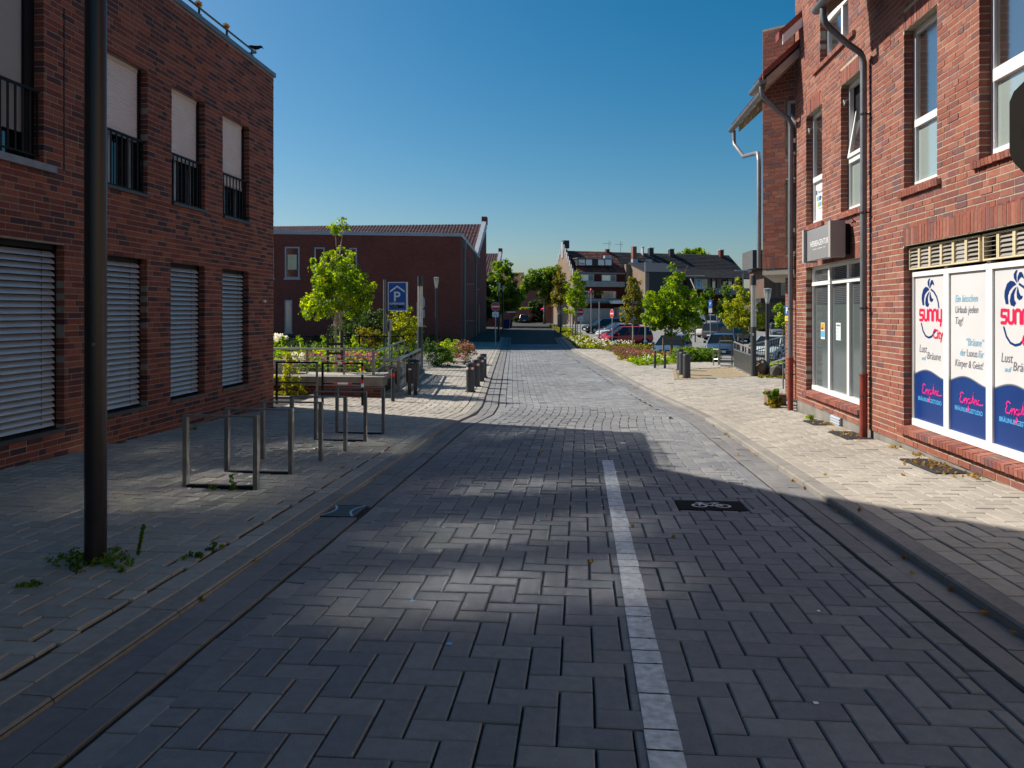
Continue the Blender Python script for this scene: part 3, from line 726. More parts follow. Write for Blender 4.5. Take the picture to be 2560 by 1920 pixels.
def brick_sill(a, b, top, out=.06, over=.12, single=False, drop=.10):
    n = max(1, round((b-a+2*over)/.0735)); p = (b-a+2*over)/n; allm = MB(); base = MB()
    base.add([FRt(a-over, top-.005, -.1), FRt(b+over, top-.005, -.1), FRt(b+over, top-.032, out-.008), FRt(a-over, top-.032, out-.008), FRt(a-over, top-drop+.01, out-.012), FRt(b+over, top-drop+.01, out-.012), FRt(a-over, top-drop+.01, 0), FRt(b+over, top-drop+.01, 0)], [(0, 1, 2, 3), (3, 2, 5, 4), (4, 5, 7, 6), (0, 3, 4, 6), (1, 2, 5, 7)])
    sl_ = part('sill', base, m_mortR, RB)
    for i in range(n):
        u0, u1 = a-over+i*p+.004, a-over+(i+1)*p-.004; j = rng.gauss(0, .002); m0 = MB() if single else allm; sk = .012 if False else 0
        vs = [FRt(u, v+j, w) for u in (u0, u1) for v, w in ((top, -.1), (top-.028, out), (top-drop, out-.006), (top-drop+.004, -.02))]
        m0.add(vs, [(0, 1, 2, 3), (7, 6, 5, 4), (0, 4, 5, 1), (1, 5, 6, 2), (2, 6, 7, 3)], rng.random())
        if single: part('sill_brick', m0, m_brR, sl_)
    if not single: part('sill_bricks', allm, m_brR, sl_, kind='stuff')
brick_sill(shop[0], shop[1], .115, .075, .05, True, .1); brick_sill(door[0], door[1], .135, .075, .04, True, .1)
for o_ in (wA, wB, wC, wD, wAdded): brick_sill(o_[0], o_[1], o_[2]+.01, .05, .1)
brick_sill(wE[0], wE[1], 5.87, .05, .3)
mb = MB()                                                    # windows of the upper floor: white frames, clear pane above, frosted pane below
def upper_window(o_, tr, trw=.09, low=None, tilt=False, hinge=True, mull=None):
    a, b, c, d = o_; f = .055; m0 = MB(); D0, D1 = -.185, -.12
    m0.box((a, c+.02, D0), (a+f, d, D1), FRt); m0.box((b-f, c+.02, D0), (b, d, D1), FRt); m0.box((a+f, d-f, D0), (b-f, d, D1), FRt); m0.box((a+f, c+.02, D0), (b-f, c+.02+f+.02, D1+.01), FRt)
    m0.box((a+f, tr-trw/2, D0), (b-f, tr+trw/2, D1+.012), FRt)
    if mull: m0.box((mull-.04, c+.07, D0), (mull+.04, d-f, D1+.008), FRt)
    wn = part('window', m0, m_white, RB)
    m0 = MB(); m0.quad(FRt(a+f, c+.05, -.155), FRt(b-f, c+.05, -.155), FRt(b-f, tr-trw/2, -.155), FRt(a+f, tr-trw/2, -.155)); part('lower_pane', m0, low or m_gF, wn)
    if tilt:
        sf = Fr(FRt(a+f, tr+trw/2, -.13), (0, -1, 0), (-1, 0, -.16), (.16, 0, 1)); wd = b-a-2*f; h = d-f-tr-trw/2-.02; m0 = MB()
        for p, q in (((0, 0, 0), (.06, h, .05)), ((wd-.06, 0, 0), (wd, h, .05)), ((.06, 0, 0), (wd-.06, .06, .05)), ((.06, h-.06, 0), (wd-.06, h, .05))): m0.box(p, q, sf)
        part('sash', m0, m_white, wn); m0 = MB(); m0.quad(sf(.06, .06, .02), sf(wd-.06, .06, .02), sf(wd-.06, h-.06, .02), sf(.06, h-.06, .02)); part('upper_pane', m0, m_gR, wn)
    else:
        m0 = MB(); m0.quad(FRt(a+f, tr+trw/2, -.15), FRt(b-f, tr+trw/2, -.15), FRt(b-f, d-f, -.15), FRt(a+f, d-f, -.15)); part('upper_pane', m0, m_gR, wn)
    return wn
upper_window(wA, 3.97); upper_window(wB, 4.02, .13); upper_window(wC, 3.97, tilt=True); upper_window(wAdded, 4.02, .13)
wn = upper_window(wD, 3.97, low=m_white)
upper_window(wE, 6.62, .1, low=m_gR, mull=-12.72)
m0 = MB(); fD = Fr(FRt(0, 0, -.153), (0, -1, 0), (-1, 0, 0)); logo = MB()
text(m0, 'familienhi', fD, -14.08, -13.6, 3.71, 3.77, .001); [stroke(m0, [(-13.96+.05*k, 3.62), (-13.94+.05*k, 3.62)], .02, fD, .001) for k in range(7)]; [stroke(m0, [(-14.06+.05*k, 3.43), (-14.035+.05*k, 3.43)], .012, fD, .001) for k in range(9)]
part('lettering', m0, m_ink, wn, kind='stuff')
for col, sq in ((m_navy, ((-14.2, 3.70), (-14.0, 3.58))), (m_cyan, ((-14.07, 3.58), (-14.0, 3.47))), (m_green, ((-14.16, 3.58), (-14.09, 3.47), (-13.9, 3.47)))):
    m0 = MB()
    for u, v in sq: m0.quad(fD(u, v, .001), fD(u+.065, v, .001), fD(u+.065, v+.08, .001), fD(u, v+.08, .001))
    part('logo_square', m0, col, wn)
for o_ in (wC, wD):                                          # loose cables hanging in the reveals
    m0 = MB(); y0 = -o_[0]-.06; m0.tube([(XR+.07-.06*math.sin(t_*.7), y0+.05*math.cos(t_*1.3), 4.98-.11*math.sin(t_*.55)-.03*math.cos(t_*2.1)) for t_ in np.linspace(0, 6, 26)], .006, 5); part('cable', m0, m_white, RB)
# the shop front
FS = Fr((XR, 0, 0), (0, -1, 0), (-1, 0, 0)); D = -.11
mull = [(-10.1, -10.05), (-9.245, -9.125), (-8.32, -8.2), (-7.4, -7.28), (-6.47, -6.35), (-5.4, -5.28), (-4.5, -4.4)]
m0 = MB(); sw = None
m0.box((-10.1, .118, D-.06), (-4.4, .205, D+.02), FS); m0.box((-10.1, 2.015, D-.06), (-4.4, 2.075, D+.015), FS)
for a, b in mull: m0.box((a, .205, D-.06), (b, 2.015, D+.012), FS); m0.box((a+.02, 2.075, D-.06), (b-.02, 2.1, D+.012), FS)
sw = part('shop_window', m0, m_white, RB)
m0 = MB()
for k in range(24): m0.lathe([(.006, 0), (.006, .004)], (XR-D-.022, 9.9-k*.23, .2-.02), 6)
def wave(u0, u1, base=.79):
    L = u1-u0; return [(u0+L*i/16, base+.045*math.sin(math.pi*(1.55*i/16-.12))+ .012*i/16) for i in range(17)]
def palm_logo(m_leaf, mr, u, v, s):
    """the drawn palm crown, ring and lettering; u,v = crown centre, s = scale"""
    def P(pts): m_leaf.add([FS(u+a*s, v+b*s, wv) for a, b in pts], [tuple(range(len(pts)))])
    P([(-.02,-.0),(-.06,.03),(-.12,.04),(-.18,.01),(-.22,-.06),(-.225,-.12),(-.20,-.19),(-.155,-.19),(-.165,-.12),(-.14,-.06),(-.08,-.02)])
    P([(-.015,-.02),(-.07,-.05),(-.115,-.10),(-.13,-.16),(-.115,-.2),(-.06,-.215),(-.025,-.18),(-.055,-.15),(-.06,-.10),(-.04,-.06)])
    P([(.0,-.02),(-.015,-.08),(-.01,-.13),(.025,-.155),(.07,-.14),(.085,-.115),(.05,-.11),(.025,-.08)])
    P([(-.01,.01),(-.06,.06),(-.065,.10),(-.03,.135),(.0,.14),(-.02,.10),(-.018,.06)])
    P([(.0,.015),(.0,.07),(.03,.115),(.07,.115),(.10,.07),(.105,.045),(.06,.07),(.03,.05)])
    stroke(m_leaf, [(u+a*s, v+b*s) for a, b in ((.03,.0),(.10,-.03),(.17,-.09),(.21,-.16),(.225,-.22))], .024*s, FS, wv)
    stroke(m_leaf, [(u+a*s, v+b*s) for a, b in ((-.235,-.42),(-.19,-.51),(-.12,-.57),(-.04,-.59),(.04,-.575),(.10,-.53),(.16,-.49))], .024*s, FS, wv)
    w_ = .034*s; y0, y1 = v-.375*s, v-.25*s; x = u-.275*s; k = .086*s; gp = .119*s
    stroke(mr, [(x+k, y1), (x, y1), (x-.004, (y0+y1)/2+.006), (x+k*.2, (y0+y1)/2), (x+k*.85, (y0+y1)/2), (x+k, y0+.03*s), (x+k*.8, y0), (x-.003, y0)], w_, FS, wv)
    x += gp; stroke(mr, [(x, y1), (x, y0+.02*s), (x+.02*s, y0), (x+k-.02*s, y0), (x+k, y0+.02*s), (x+k, y1)], w_, FS, wv)
    for _ in range(2):
        x += gp; stroke(mr, [(x, y0), (x, y1-.02*s), (x+.02*s, y1), (x+k-.02*s, y1), (x+k, y1-.02*s), (x+k, y0)], w_, FS, wv)
    x += gp; stroke(mr, [(x, y1), (x, y0+.02*s), (x+.02*s, y0), (x+k, y0)], w_, FS, wv); stroke(mr, [(x+k, y1), (x+k, y0), (x+k*.75, y0-.06*s)], w_, FS, wv)
    text(mr, 'City', FS, u+.075*s, u+.335*s, v-.595*s, v-.48*s, wv+.001, .0, .02)
def ergoline(mp, mc, u0, u1):
    L = u1-u0; s = L/.5
    E_ = [(.10,.10),(.06,.115),(.03,.09),(.045,.065),(.02,.035),(.03,.005),(.08,.0),(.11,.04),(.125,.055),(.12,.0),(.14,.05),(.17,.055),(.165,.0),(.20,.055),(.225,.05),(.20,.01),(.225,.05),(.205,-.07),(.17,-.085),(.20,-.03),(.24,.02),(.255,.06),(.245,.015),(.27,.02),(.29,.06),(.31,.13),(.30,.02),(.325,.03),(.335,.06),(.335,.01),(.355,.06),(.375,.05),(.375,.01),(.40,.03),(.42,.06),(.405,.06),(.405,.015),(.44,.012),(.5,.022)]
    stroke(mp, [(u0+a*s, .55+b*s) for a, b in E_], .0125, FS, wv+.001)
    text(mc, 'BRÄUNUNGSSTUDIO', FS, u0-.09*s, u0+.49*s, .452, .50, wv, 0, .012)
wv = D-.012+.003
panels = [(-10.05, -9.245), (-9.125, -8.32), (-8.2, -7.4), (-7.28, -6.47), (-6.35, -5.4)]
for k, (a, b) in enumerate(panels):
    m0 = MB(); m0.box((a, .205, D-.045), (b, 2.015, D-.012), FS); pp = part('poster_panel', m0, m_print, sw)
    wvp = wave(a, b); m0 = MB(); m0.add([FS(u, v, wv-.0015) for u, v in wvp]+[FS(b, .205, wv-.0015), FS(a, .205, wv-.0015)], [tuple(range(19))]); part('blue_wave', m0, m_blued, pp)
    m0 = MB(); stroke(m0, [(u, v+.004) for u, v in wvp], .014, FS, wv-.001); part('wave_rim', m0, m_ink, pp)
    ml, mr_, mp, mc, mk, ml2 = MB(), MB(), MB(), MB(), MB(), MB()
    if k % 2 == 0:
        s = 1.0 if k == 0 else 1.02; uc = a+.415
        palm_logo(ml, mr_, uc, 1.84, s)
        text(mk, 'Lust', FS, a+.13, a+.335, 1.06, 1.155, wv, .2); text(ml2, 'auf', FS, a+.19, a+.315, .965, 1.02, wv, .25); text(mk, 'Bräune', FS, a+.34, a+.69, .985, 1.075, wv, .2)
        ergoline(mp, mc, a+.19, a+.72)
    else:
        text(ml2, 'Ein bisschen', FS, a+.115, a+.60, 1.68, 1.76, wv, .22); text(mk, 'Urlaub jeden', FS, a+.115, a+.61, 1.555, 1.635, wv, .22); text(mk, 'Tag!', FS, a+.115, a+.29, 1.43, 1.51, wv, .22)
        text(ml2, '“Bräune“', FS, a+.36, a+.73, 1.195, 1.28, wv, .22); text(ml2, 'der', FS, a+.225, a+.345, 1.075, 1.155, wv, .22); text(mk, 'Luxus', FS, a+.37, a+.59, 1.075, 1.155, wv, .05); text(ml2, 'für', FS, a+.61, a+.725, 1.075, 1.155, wv, .22)
        text(mk, 'Körper & Geist!', FS, a+.11, a+.71, .95, 1.03, wv, .2)
        ergoline(mp, mc, a+.2, a+.71)
    for n_, q, mt in (('palm_emblem', ml, m_navy), ('red_lettering', mr_, m_mag), ('script_lettering', mp, m_pink), ('studio_lettering', mc, m_cyan), ('grey_lettering', mk, m_ink), ('blue_lettering', ml2, m_lblue)):
        if q.v: part(n_, q, mt, pp, kind='stuff')
# louvre vents above the shop front
def louvre(u0, u1, ang):
    f = .022; z0, z1 = 2.105, 2.385; m0 = MB(); w0, w1 = D-.03, D+.05
    m0.box((u0, z0, w0), (u0+f, z1, w1), FS); m0.box((u1-f, z0, w0), (u1, z1, w1), FS); m0.box((u0+f, z0, w0), (u1-f, z0+f*.8, w1), FS); m0.box((u0+f, z1-f*.8, w0), (u1-f, z1, w1), FS)
    v = part('louvre_vent', m0, m_cream, RB)
    for i in range(5):
        zc = z0+.05+i*.0475; m0 = MB(); dw, dz = .036*math.cos(ang), .036*math.sin(ang)
        m0.prism([(D+.02+dw, zc-dz), (D+.02-dw, zc+dz), (D+.02-dw, zc+dz+.004), (D+.02+dw, zc-dz+.004)], u0+f, u1-f, Fr((XR, 0, 0), (-1, 0, 0), (0, -1, 0))); part('vent_slat', m0, m_lou, v)
    m0 = MB(); m0.quad(FS(u0, z0, w0-.005), FS(u1, z0, w0-.005), FS(u1, z1, w0-.005), FS(u0, z1, w0-.005)); part('vent_back', m0, m_black, v)
for k, u in enumerate((-10.09, -9.23, -8.31, -7.4, -6.5, -5.6)):
    for i in range(3): louvre(u+i*.287, u+i*.287+.283, .08 if (k, i) == (2, 0) else (1.2 if (k, i) == (1, 1) else rng.uniform(.75, 1.0)))
    m0 = MB(); m0.box((u+.862, 2.105, D-.04), (u+.91, 2.385, D+.02), FS); part('vent_post', m0, m_cream, RB)
# the agency's glazed front
a, b, c, d = door; f = .05; m0 = MB()
m0.box((a, c+.02, D-.06), (b, c+.10, D+.015), FS); m0.box((a, d-.05, D-.06), (b, d, D), FS); m0.box((a, 2.04, D-.06), (b, 2.105, D+.012), FS)
for x in (a, -13.41, -12.49, b-f): m0.box((x, c+.10, D-.06), (x+(f if x in (a, b-f) else .1), d-.05, D), FS)
dw = part('shop_window', m0, m_white, RB)
for x0, x1 in ((a+f, -13.41), (-13.31, -12.49), (-12.39, b-f)):
    m0 = MB(); m0.quad(FS(x0, c+.1, D-.04), FS(x1, c+.1, D-.04), FS(x1, 2.04, D-.04), FS(x0, 2.04, D-.04)); part('pane', m0, m_gS, dw)
    m0 = MB(); m0.quad(FS(x0, 2.105, D-.04), FS(x1, 2.105, D-.04), FS(x1, d-.05, D-.04), FS(x0, d-.05, D-.04)); part('fanlight_pane', m0, m_gS, dw)
    m0 = MB()
    for z in np.arange(1.72, 2.32, .03):
        if 2.03 < z < 2.11: continue
        m0.quad(FS(x0+.05, z, D-.038), FS(x1-.03, z, D-.038), FS(x1-.03, z+.007, D-.038), FS(x0+.05, z+.007, D-.038))
    part('venetian_blind', m0, m_zinc, dw)
    m0 = MB(); m0.quad(FS(x0+.06, c+.1, D-.036), FS(x1, c+.1, D-.036), FS(x1, 1.69, D-.036), FS(x0+.06, 1.69, D-.036)); part('frosted_film', m0, Mglass('film%d' % int(-x0*10), (.10, .125, .125), .13, .12), dw)
def poster(label, u0, u1, v0, v1, cols):
    t = thing('window_poster', label, 'poster', FS((u0+u1)/2, v0, D-.03), world=True)
    m0 = MB(); m0.box((u0, v0, D-.034), (u1, v1, D-.03), FS); part('sheet', m0, m_white, t)
    for p0, q0, p1, q1, mt in cols:
        m0 = MB(); L, H = u1-u0, v1-v0; m0.quad(FS(u0+L*p0, v0+H*q0, D-.029), FS(u0+L*p1, v0+H*q0, D-.029), FS(u0+L*p1, v0+H*q1, D-.029), FS(u0+L*p0, v0+H*q1, D-.029)); part('print', m0, mt, t)
poster('small orange and blue paper poster stuck inside the agency window', -13.89, -13.68, 1.08, 1.37, [(.05, .55, .95, .97, m_orange), (.05, .12, .95, .5, m_cyan), (.2, .6, .6, .7, m_wht)])
poster('small white paper notice with fine grey print stuck inside the agency window', -13.09, -12.87, 1.09, 1.38, [(.1, .8, .9, .9, m_ink)]+[(.1, .1+.08*i, .85-.1*(i % 3), .13+.08*i, m_lblue) for i in range(8)])
# agency sign box
sg = thing('agency_sign', 'grey metal sign box reading WERBEAGENTUR mounted above the agency window', 'sign', (XR-.15, 12.7, 2.41), world=True)
m0 = MB(); m0.box((-13.32, 2.43, .13), (-12.03, 2.95, .27), FS); part('face_panel', m0, Mglass('brushed_sign_face', (.36, .36, .37), .26, .16), sg)
for x in (-13.41, -12.03):
    m0 = MB(); m0.box((x, 2.41, .1), (x+.09, 2.975, .325), FS); part('side_rail', m0, m_plas, sg)
m0 = MB(); m0.box((-13.3, 2.45, .012), (-12.0, 2.93, .12), FS); m0.box((-12.3, 2.5, 0.0), (-12.2, 2.6, .1), FS); part('back_box', m0, m_black, sg)
m0 = MB(); text(m0, 'WERBEAGENTUR', FS, -13.14, -12.2, 2.655, 2.745, .272, 0, .006); [stroke(m0, [(-12.98+.055*k, 2.605), (-12.955+.055*k, 2.605)], .012, FS, .272) for k in range(12) if k not in (4, 9)]; part('lettering', m0, m_wht, sg, kind='stuff')
m0 = MB(); m0.tube([(XR-.05, 12.03, 2.98), (XR-.05, 11.82, 2.99), (XR-.01, 11.78, 2.92)], .008, 6); part('cable', m0, m_black, sg)
# basement vent
m0 = MB(); m0.box((-12.9, -.34, -.02), (-12.42, -.13, .006), FS); bv = part('basement_vent', m0, m_zinc, RB)
for i in range(5): m0 = MB(); m0.prism([(.006, -.32+i*.04), (.03, -.335+i*.04), (.03, -.33+i*.04), (.006, -.30+i*.04)], -12.88, -12.44, Fr((XR, 0, 0), (-1, 0, 0), (0, -1, 0))); part('vent_slat', m0, m_zincl, bv)
# the splayed end wall over the passage
FBy = Fr((XR, 15.05, 0), (.8287, -.5597, 0), (-.5597, -.8287, 0))   # u = -distance from the corner
opB = [(-.17, .02, 2.68, 4.15), (-.17, .02, 4.63, 5.72)]
mb = MB(); mortar_wall(mb, FBy, -.63, .0, 2.42, 7.2, opB, -.004, .14); mb.quad((3.64, 15.41, 2.42), (4.9, 19.5, 2.42), (4.9, 19.5, 6.5), (3.64, 15.41, 6.5)); part('end_wall', mb, m_mortR, RB)
bb = MB()
for q in bricks(-.63, .0, 2.655, 7.2, opB, .25, .0765, random.Random(4), .03): bb.box((q[0]+.006, q[2]+.006, -.1), (q[1]-.006, q[3]-.006, max(-.0015, rng.gauss(0, .001))), FBy, rng.random(), skip=('w0',))
for q in soldiers(-.63, 0, 2.42, 2.655): bb.box((q[0]+.006, q[2]+.006, -.1), (q[1]-.006, q[3]-.006, 0), FBy, rng.random(), skip=('w0',))
part('end_wall_bricks', bb, m_brR, RB, kind='stuff')
for (c, d) in ((2.7, 4.15), (4.65, 5.72)):
    m0 = MB(); m0.box((-.17, c, -.13), (-.12, d, -.09), FBy); m0.box((-.12, (c+d)/2-.3, -.13), (.02, (c+d)/2-.22, -.088), FBy); m0.box((-.12, c, -.13), (.02, c+.05, -.09), FBy); m0.box((-.12, d-.05, -.13), (.02, d, -.09), FBy); wn = part('window', m0, m_white, RB)
    m0 = MB(); m0.quad(FBy(-.17, c, -.12), FBy(.02, c, -.12), FBy(.02, d, -.12), FBy(-.17, d, -.12)); part('pane', m0, m_gR, wn)
m0 = MB(); m0.add([(3.64, 15.42, 2.40), (4.16, 15.06, 2.40), (9, 15.06, 2.40), (9, 19.5, 2.40), (4.9, 19.5, 2.40), (3.64, 15.42, 2.25+.05), (4.16, 15.06, 2.3), (9, 15.06, 2.3), (9, 19.5, 2.3), (4.9, 19.5, 2.3)], [(4, 3, 2, 1, 0), (5, 6, 7, 8, 9), (0, 1, 6, 5), (0, 5, 9, 4)]); part('soffit', m0, m_conc, RB)
FP = Fr((4.50, 17.0, 0), (.34, -.94, 0), (-.94, -.34, 0)); mb = MB(); mb.box((.008, -.5, -.5), (.492, 2.3, -.004), FP); part('pillar', mb, m_mortR, RB)
bb = MB()
for q in bricks(0, .5, -.36, 2.3, [], .25, .0765, random.Random(2), .03): bb.box((q[0]+.006, q[2]+.006, -.06), (q[1]-.006, q[3]-.006, .0), FP, rng.random(), skip=('w0',))
FP2 = Fr(FP(.5, 0, 0), (.94, .34, 0), (.34, -.94, 0))
for q in bricks(0, .5, -.36, 2.3, [], .25, .0765, random.Random(6), .03): bb.box((q[0]+.006, q[2]+.006, -.06), (q[1]-.006, q[3]-.006, .0), FP2, rng.random(), skip=('w0',))
part('pillar_bricks', bb, m_brR, RB, kind='stuff')
m0 = MB(); m0.box((-.01, -.5, -.05), (.51, -.34, .012), FP); part('pillar_base', m0, m_dark, RB)
# downpipes, gutters, eaves
def downpipe(y, path_top, label):
    z0 = gz(y)+.09; x = XR-.085; r = .046; m0 = MB()
    m0.tube([(x, y, .62)]+path_top, r, 14); dp = part('downpipe', m0, m_zinc, RB, label=label)
    auto_smooth(dp.data); m0 = MB(); m0.tube([(x, y, z0-.03), (x, y, .66)], r+.008, 14); m0.tube([(x, y, .645), (x, y, .67)], r+.014, 14); o = part('standpipe', m0, m_rust, dp); auto_smooth(o.data)
    for z in (.35, 1.62, 3.0, 4.42):
        m0 = MB(); m0.tube([(x, y, z-.012), (x, y, z+.012)], r+.009, 12); m0.box((x+.03, y-.012, z-.008), (XR+.01, y+.012, z+.008)); m0.box((x-.01, y-r-.03, z-.01), (x+.01, y-r, z+.01)); part('bracket', m0, m_dark, dp)
    m0 = MB(); m0.tube([(x, y, 2.35), (x, y, 2.40)], r+.004, 12); part('socket', m0, m_zinc, dp)
def swan(y, yt, zt, xe):                                     # from the wall up and out to the gutter
    x = XR-.085; out = [(x, y, 4.98), (x, y, 5.16), (x-.015, y+(yt-y)*.05, 5.24), (x-.05, y+(yt-y)*.12, 5.31)]
    out += [(x+(xe-x)*.45, y+(yt-y)*.5, 5.46), (xe+.10, y+(yt-y)*.9, 5.66), (xe+.03, yt-.01, 5.73), (xe, yt, 5.84), (xe, yt, zt)]
    return out
downpipe(11.24, swan(11.24, 11.2, 5.98, 3.5), 'grey zinc downpipe with red oxide foot between the two shop windows')
downpipe(15.02, swan(14.98, 14.9, 5.98, 3.5), 'grey zinc downpipe with red oxide foot at the far corner by the planter')
# third pipe, hanging from the passage roof
m0 = MB(); m0.tube([(3.72, 18.6, 5.95), (3.72, 18.6, 5.72), (3.72, 18.55, 5.6), (3.69, 17.4, 5.08), (3.63, 16.0, 4.86), (3.60, 15.6, 4.78), (3.59, 15.5, 4.6), (3.59, 15.48, 2.45)], .045, 12); o = part('downpipe', m0, m_zinc, RB); auto_smooth(o.data)
def eave(xe, ya, yb, ze, verge_near=True):
    """pitched roof rising from the eave at xe towards +X between ya and yb, gutter in front, timber under it"""
    k = .9; L = 3.2; m0 = MB(); Fv = Fr((xe, ya, ze), (1, 0, 0), (0, -1, 0)); sl_ = lambda u: .02+k*u
    m0.prism([(0, .03), (L, .03+k*L), (L, .09+k*L), (0, .09)], 0, -(yb-ya), Fv); rf = part('roof', m0, m_tiledk, RB)
    tl = MB(); nrow = 10
    for i in range(nrow):
        for j in range(int((yb-ya)/.3)):
            u = i*.3; tl.box((u, ya+j*.3+.005-ya, 0), (u+.31, 0, 0)) if False else None
            a0 = Vector((xe+u-.02, ya+j*.3, ze+.10+k*u)); a1 = a0+Vector((.33, 0, k*.33+.02-.03)); ww = Vector((0, .29, 0)); up_ = Vector((-.02, 0, .03))
            tl.add([a0, a0+ww, a1+ww, a1, a0+up_, a0+ww+up_, a1+ww+up_, a1+up_], [(4, 5, 6, 7), (0, 1, 5, 4), (0, 4, 7, 3), (1, 2, 6, 5)], rng.random())
    part('roof_tiles', tl, m_tile, RB, kind='stuff')
    m0 = MB(); m0.prism([(.02, -.02), (L, k*L-.02), (L, k*L+.03), (.02, .03)], -.01, -(yb-ya)+.01, Fv); part('soffit_boards', m0, m_wood, RB)
    y = ya+.25
    while y < yb-.1:
        m0 = MB(); m0.prism([(.08, -.13), (1.5, k*1.5-.16), (1.5, k*1.5-.02), (.08, .05)], 0, .08, Fr((xe, y, ze), (1, 0, 0), (0, -1, 0))); part('rafter', m0, m_wood, RB); y += .62
    if verge_near:
        m0 = MB(); m0.prism([(.05, -.12), (L, k*L-.12), (L, k*L+.06), (.05, .06)], .0, .035, Fv); part('barge_board', m0, m_wood, RB)
        m0 = MB(); m0.prism([(-.02, .06), (L, k*L+.06), (L, k*L+.20), (-.02, .17)], -.02, .05, Fv); part('verge_tiles', m0, m_rust, RB)
    g = MB(); n = 8; r = .075; cs = [(xe-.02+r*math.cos(math.pi+math.pi*i/n), ze+.03+r*math.sin(math.pi+math.pi*i/n)) for i in range(n+1)]; ci = [(a_*.94+(xe-.02)*.06, b_*.94+(ze+.03)*.06+.002) for a_, b_ in cs]
    for y0_, y1_ in ((ya-.03, yb),):
        g.add([(x, y0_, z) for x, z in cs]+[(x, y1_, z) for x, z in cs], [(i, i+1, n+2+i, n+1+i) for i in range(n)]); g.add([(x, y0_, z) for x, z in ci]+[(x, y1_, z) for x, z in ci], [(i, n+1+i, n+2+i, i+1) for i in range(n)])
        g.add([(x, y0_, z) for x, z in cs], [tuple(range(n+1))]); g.add([(x, y1_, z) for x, z in cs], [tuple(range(n+1))])
    o = part('gutter', g, m_zinc, RB)
eave(3.5, 3.0, 11.45, 6.0, False); eave(3.5, 14.75, 15.6, 5.98); eave(3.7, 15.62, 18.75, 5.98, False)
FDm = Fr((4.28, 0, 0), (0, -1, 0), (-1, 0, 0)); m0 = MB(); m0.box((-11.2, 6.7, -2), (-9.0, 8.3, -.02), FDm); unseen_dormer = part('dormer', m0, m_zinc, RB)  # unseen dormer added so its pane reflects sun onto the left pavement
m0 = MB(); m0.box((-11.05, 6.8, -.02), (-9.15, 6.88, .03), FDm); m0.box((-11.05, 8.0, -.02), (-9.15, 8.08, .03), FDm); m0.box((-10.14, 6.88, -.02), (-10.06, 8.0, .03), FDm); part('frame', m0, m_white, unseen_dormer)
m0 = MB(); m0.quad(FDm(-11.0, 6.86, .005), FDm(-9.2, 6.86, .005), FDm(-9.2, 8.02, .005), FDm(-11.0, 8.02, .005)); part('pane', m0, m_gR, unseen_dormer)
m0 = MB(); m0.prism([(-.0, .0), (1.8, 1.62), (1.8, 1.80), (-.0, .18)], 0, .04, Fr((3.8, 14.55, 6.6), (1, 0, 0), (0, -1, 0))); part('barge_board', m0, m_white, RB)
m0 = MB(); m0.prism([(-.06, .12), (1.8, 1.80), (1.8, 1.95), (-.06, .26)], .0, -.25, Fr((3.8, 14.55, 6.6), (1, 0, 0), (0, -1, 0))); part('verge_tiles', m0, m_rust, RB)
m0 = MB(); m0.box((4.36, 11.46, -.3), (10, 15.0, 8.4)); m0.box((4.36, -12, -.3), (10, 11.46, 6.4)); part('core', m0, m_black, RB)
# P sign and yellow plate on the pillar
t = thing('parking_sign', 'small blue P sign with a yellow plate below, fixed to the brick pillar', 'sign', (4.5, 16.88, 1.3), world=True)
m0 = MB(); m0.box((.01, 1.49, .002), (.17, 1.70, .012), FP); part('blue_plate', m0, m_blue, t); m0 = MB(); text(m0, 'P', FP, .05, .12, 1.53, 1.66, .0135, 0, .02); part('letter', m0, m_wht, t)
m0 = MB(); m0.box((.01, 1.36, .002), (.17, 1.475, .012), FP); part('yellow_plate', m0, m_yel, t); m0 = MB(); stroke(m0, [(.06, 1.42), (.13, 1.415), (.12, 1.43)], .012, FP, .0135); part('arrow', m0, m_ink, t)
# ---------------------------------------------------------------- foliage helpers
def leaves_mesh(name, clumps, nleaf, size, mat, seed, spread=.5, flat=.35, hang=0., tn=(.0, 1.)):
    """leaf-sized diamonds round clump centres: clumps = (x, y, z, radius, tone)"""
    r_ = np.random.default_rng(seed); C_ = np.array(clumps, dtype=float); n = len(C_)*nleaf
    idx = np.repeat(np.arange(len(C_)), nleaf); c = C_[idx]
    d = r_.normal(size=(n, 3)); d /= np.linalg.norm(d, axis=1)[:, None]
    p = c[:, :3]+d*(c[:, 3]*r_.random(n)**.45)[:, None]*np.array([1, 1, .8])
    nrm = d*.6+r_.normal(size=(n, 3))*.6+np.array([0, 0, flat]); nrm /= np.linalg.norm(nrm, axis=1)[:, None]
    a = np.cross(nrm, r_.normal(size=(n, 3))); a /= np.linalg.norm(a, axis=1)[:, None]; b = np.cross(nrm, a)
    s = size*(.6+.8*r_.random(n)); L = (s*.62)[:, None]; w = (s*.38)[:, None]
    v = np.empty((n, 4, 3)); v[:, 0] = p-a*L; v[:, 1] = p+b*w+nrm*w*.25; v[:, 2] = p+a*L; v[:, 3] = p-b*w+nrm*w*.25
    me = bpy.data.meshes.new(name); me.vertices.add(4*n); me.vertices.foreach_set('co', v.reshape(-1)); me.loops.add(4*n); me.loops.foreach_set('vertex_index', np.arange(4*n, dtype=np.int32))
    me.polygons.add(n); me.polygons.foreach_set('loop_start', np.arange(0, 4*n, 4, dtype=np.int32)); me.polygons.foreach_set('loop_total', np.full(n, 4, dtype=np.int32))
    at = me.attributes.new('tone', 'FLOAT', 'FACE'); at.data.foreach_set('value', np.clip(c[:, 4]+r_.normal(size=n)*.16, .0, .999).astype(np.float32))
    me.update(calc_edges=True); me.materials.append(mat); return me
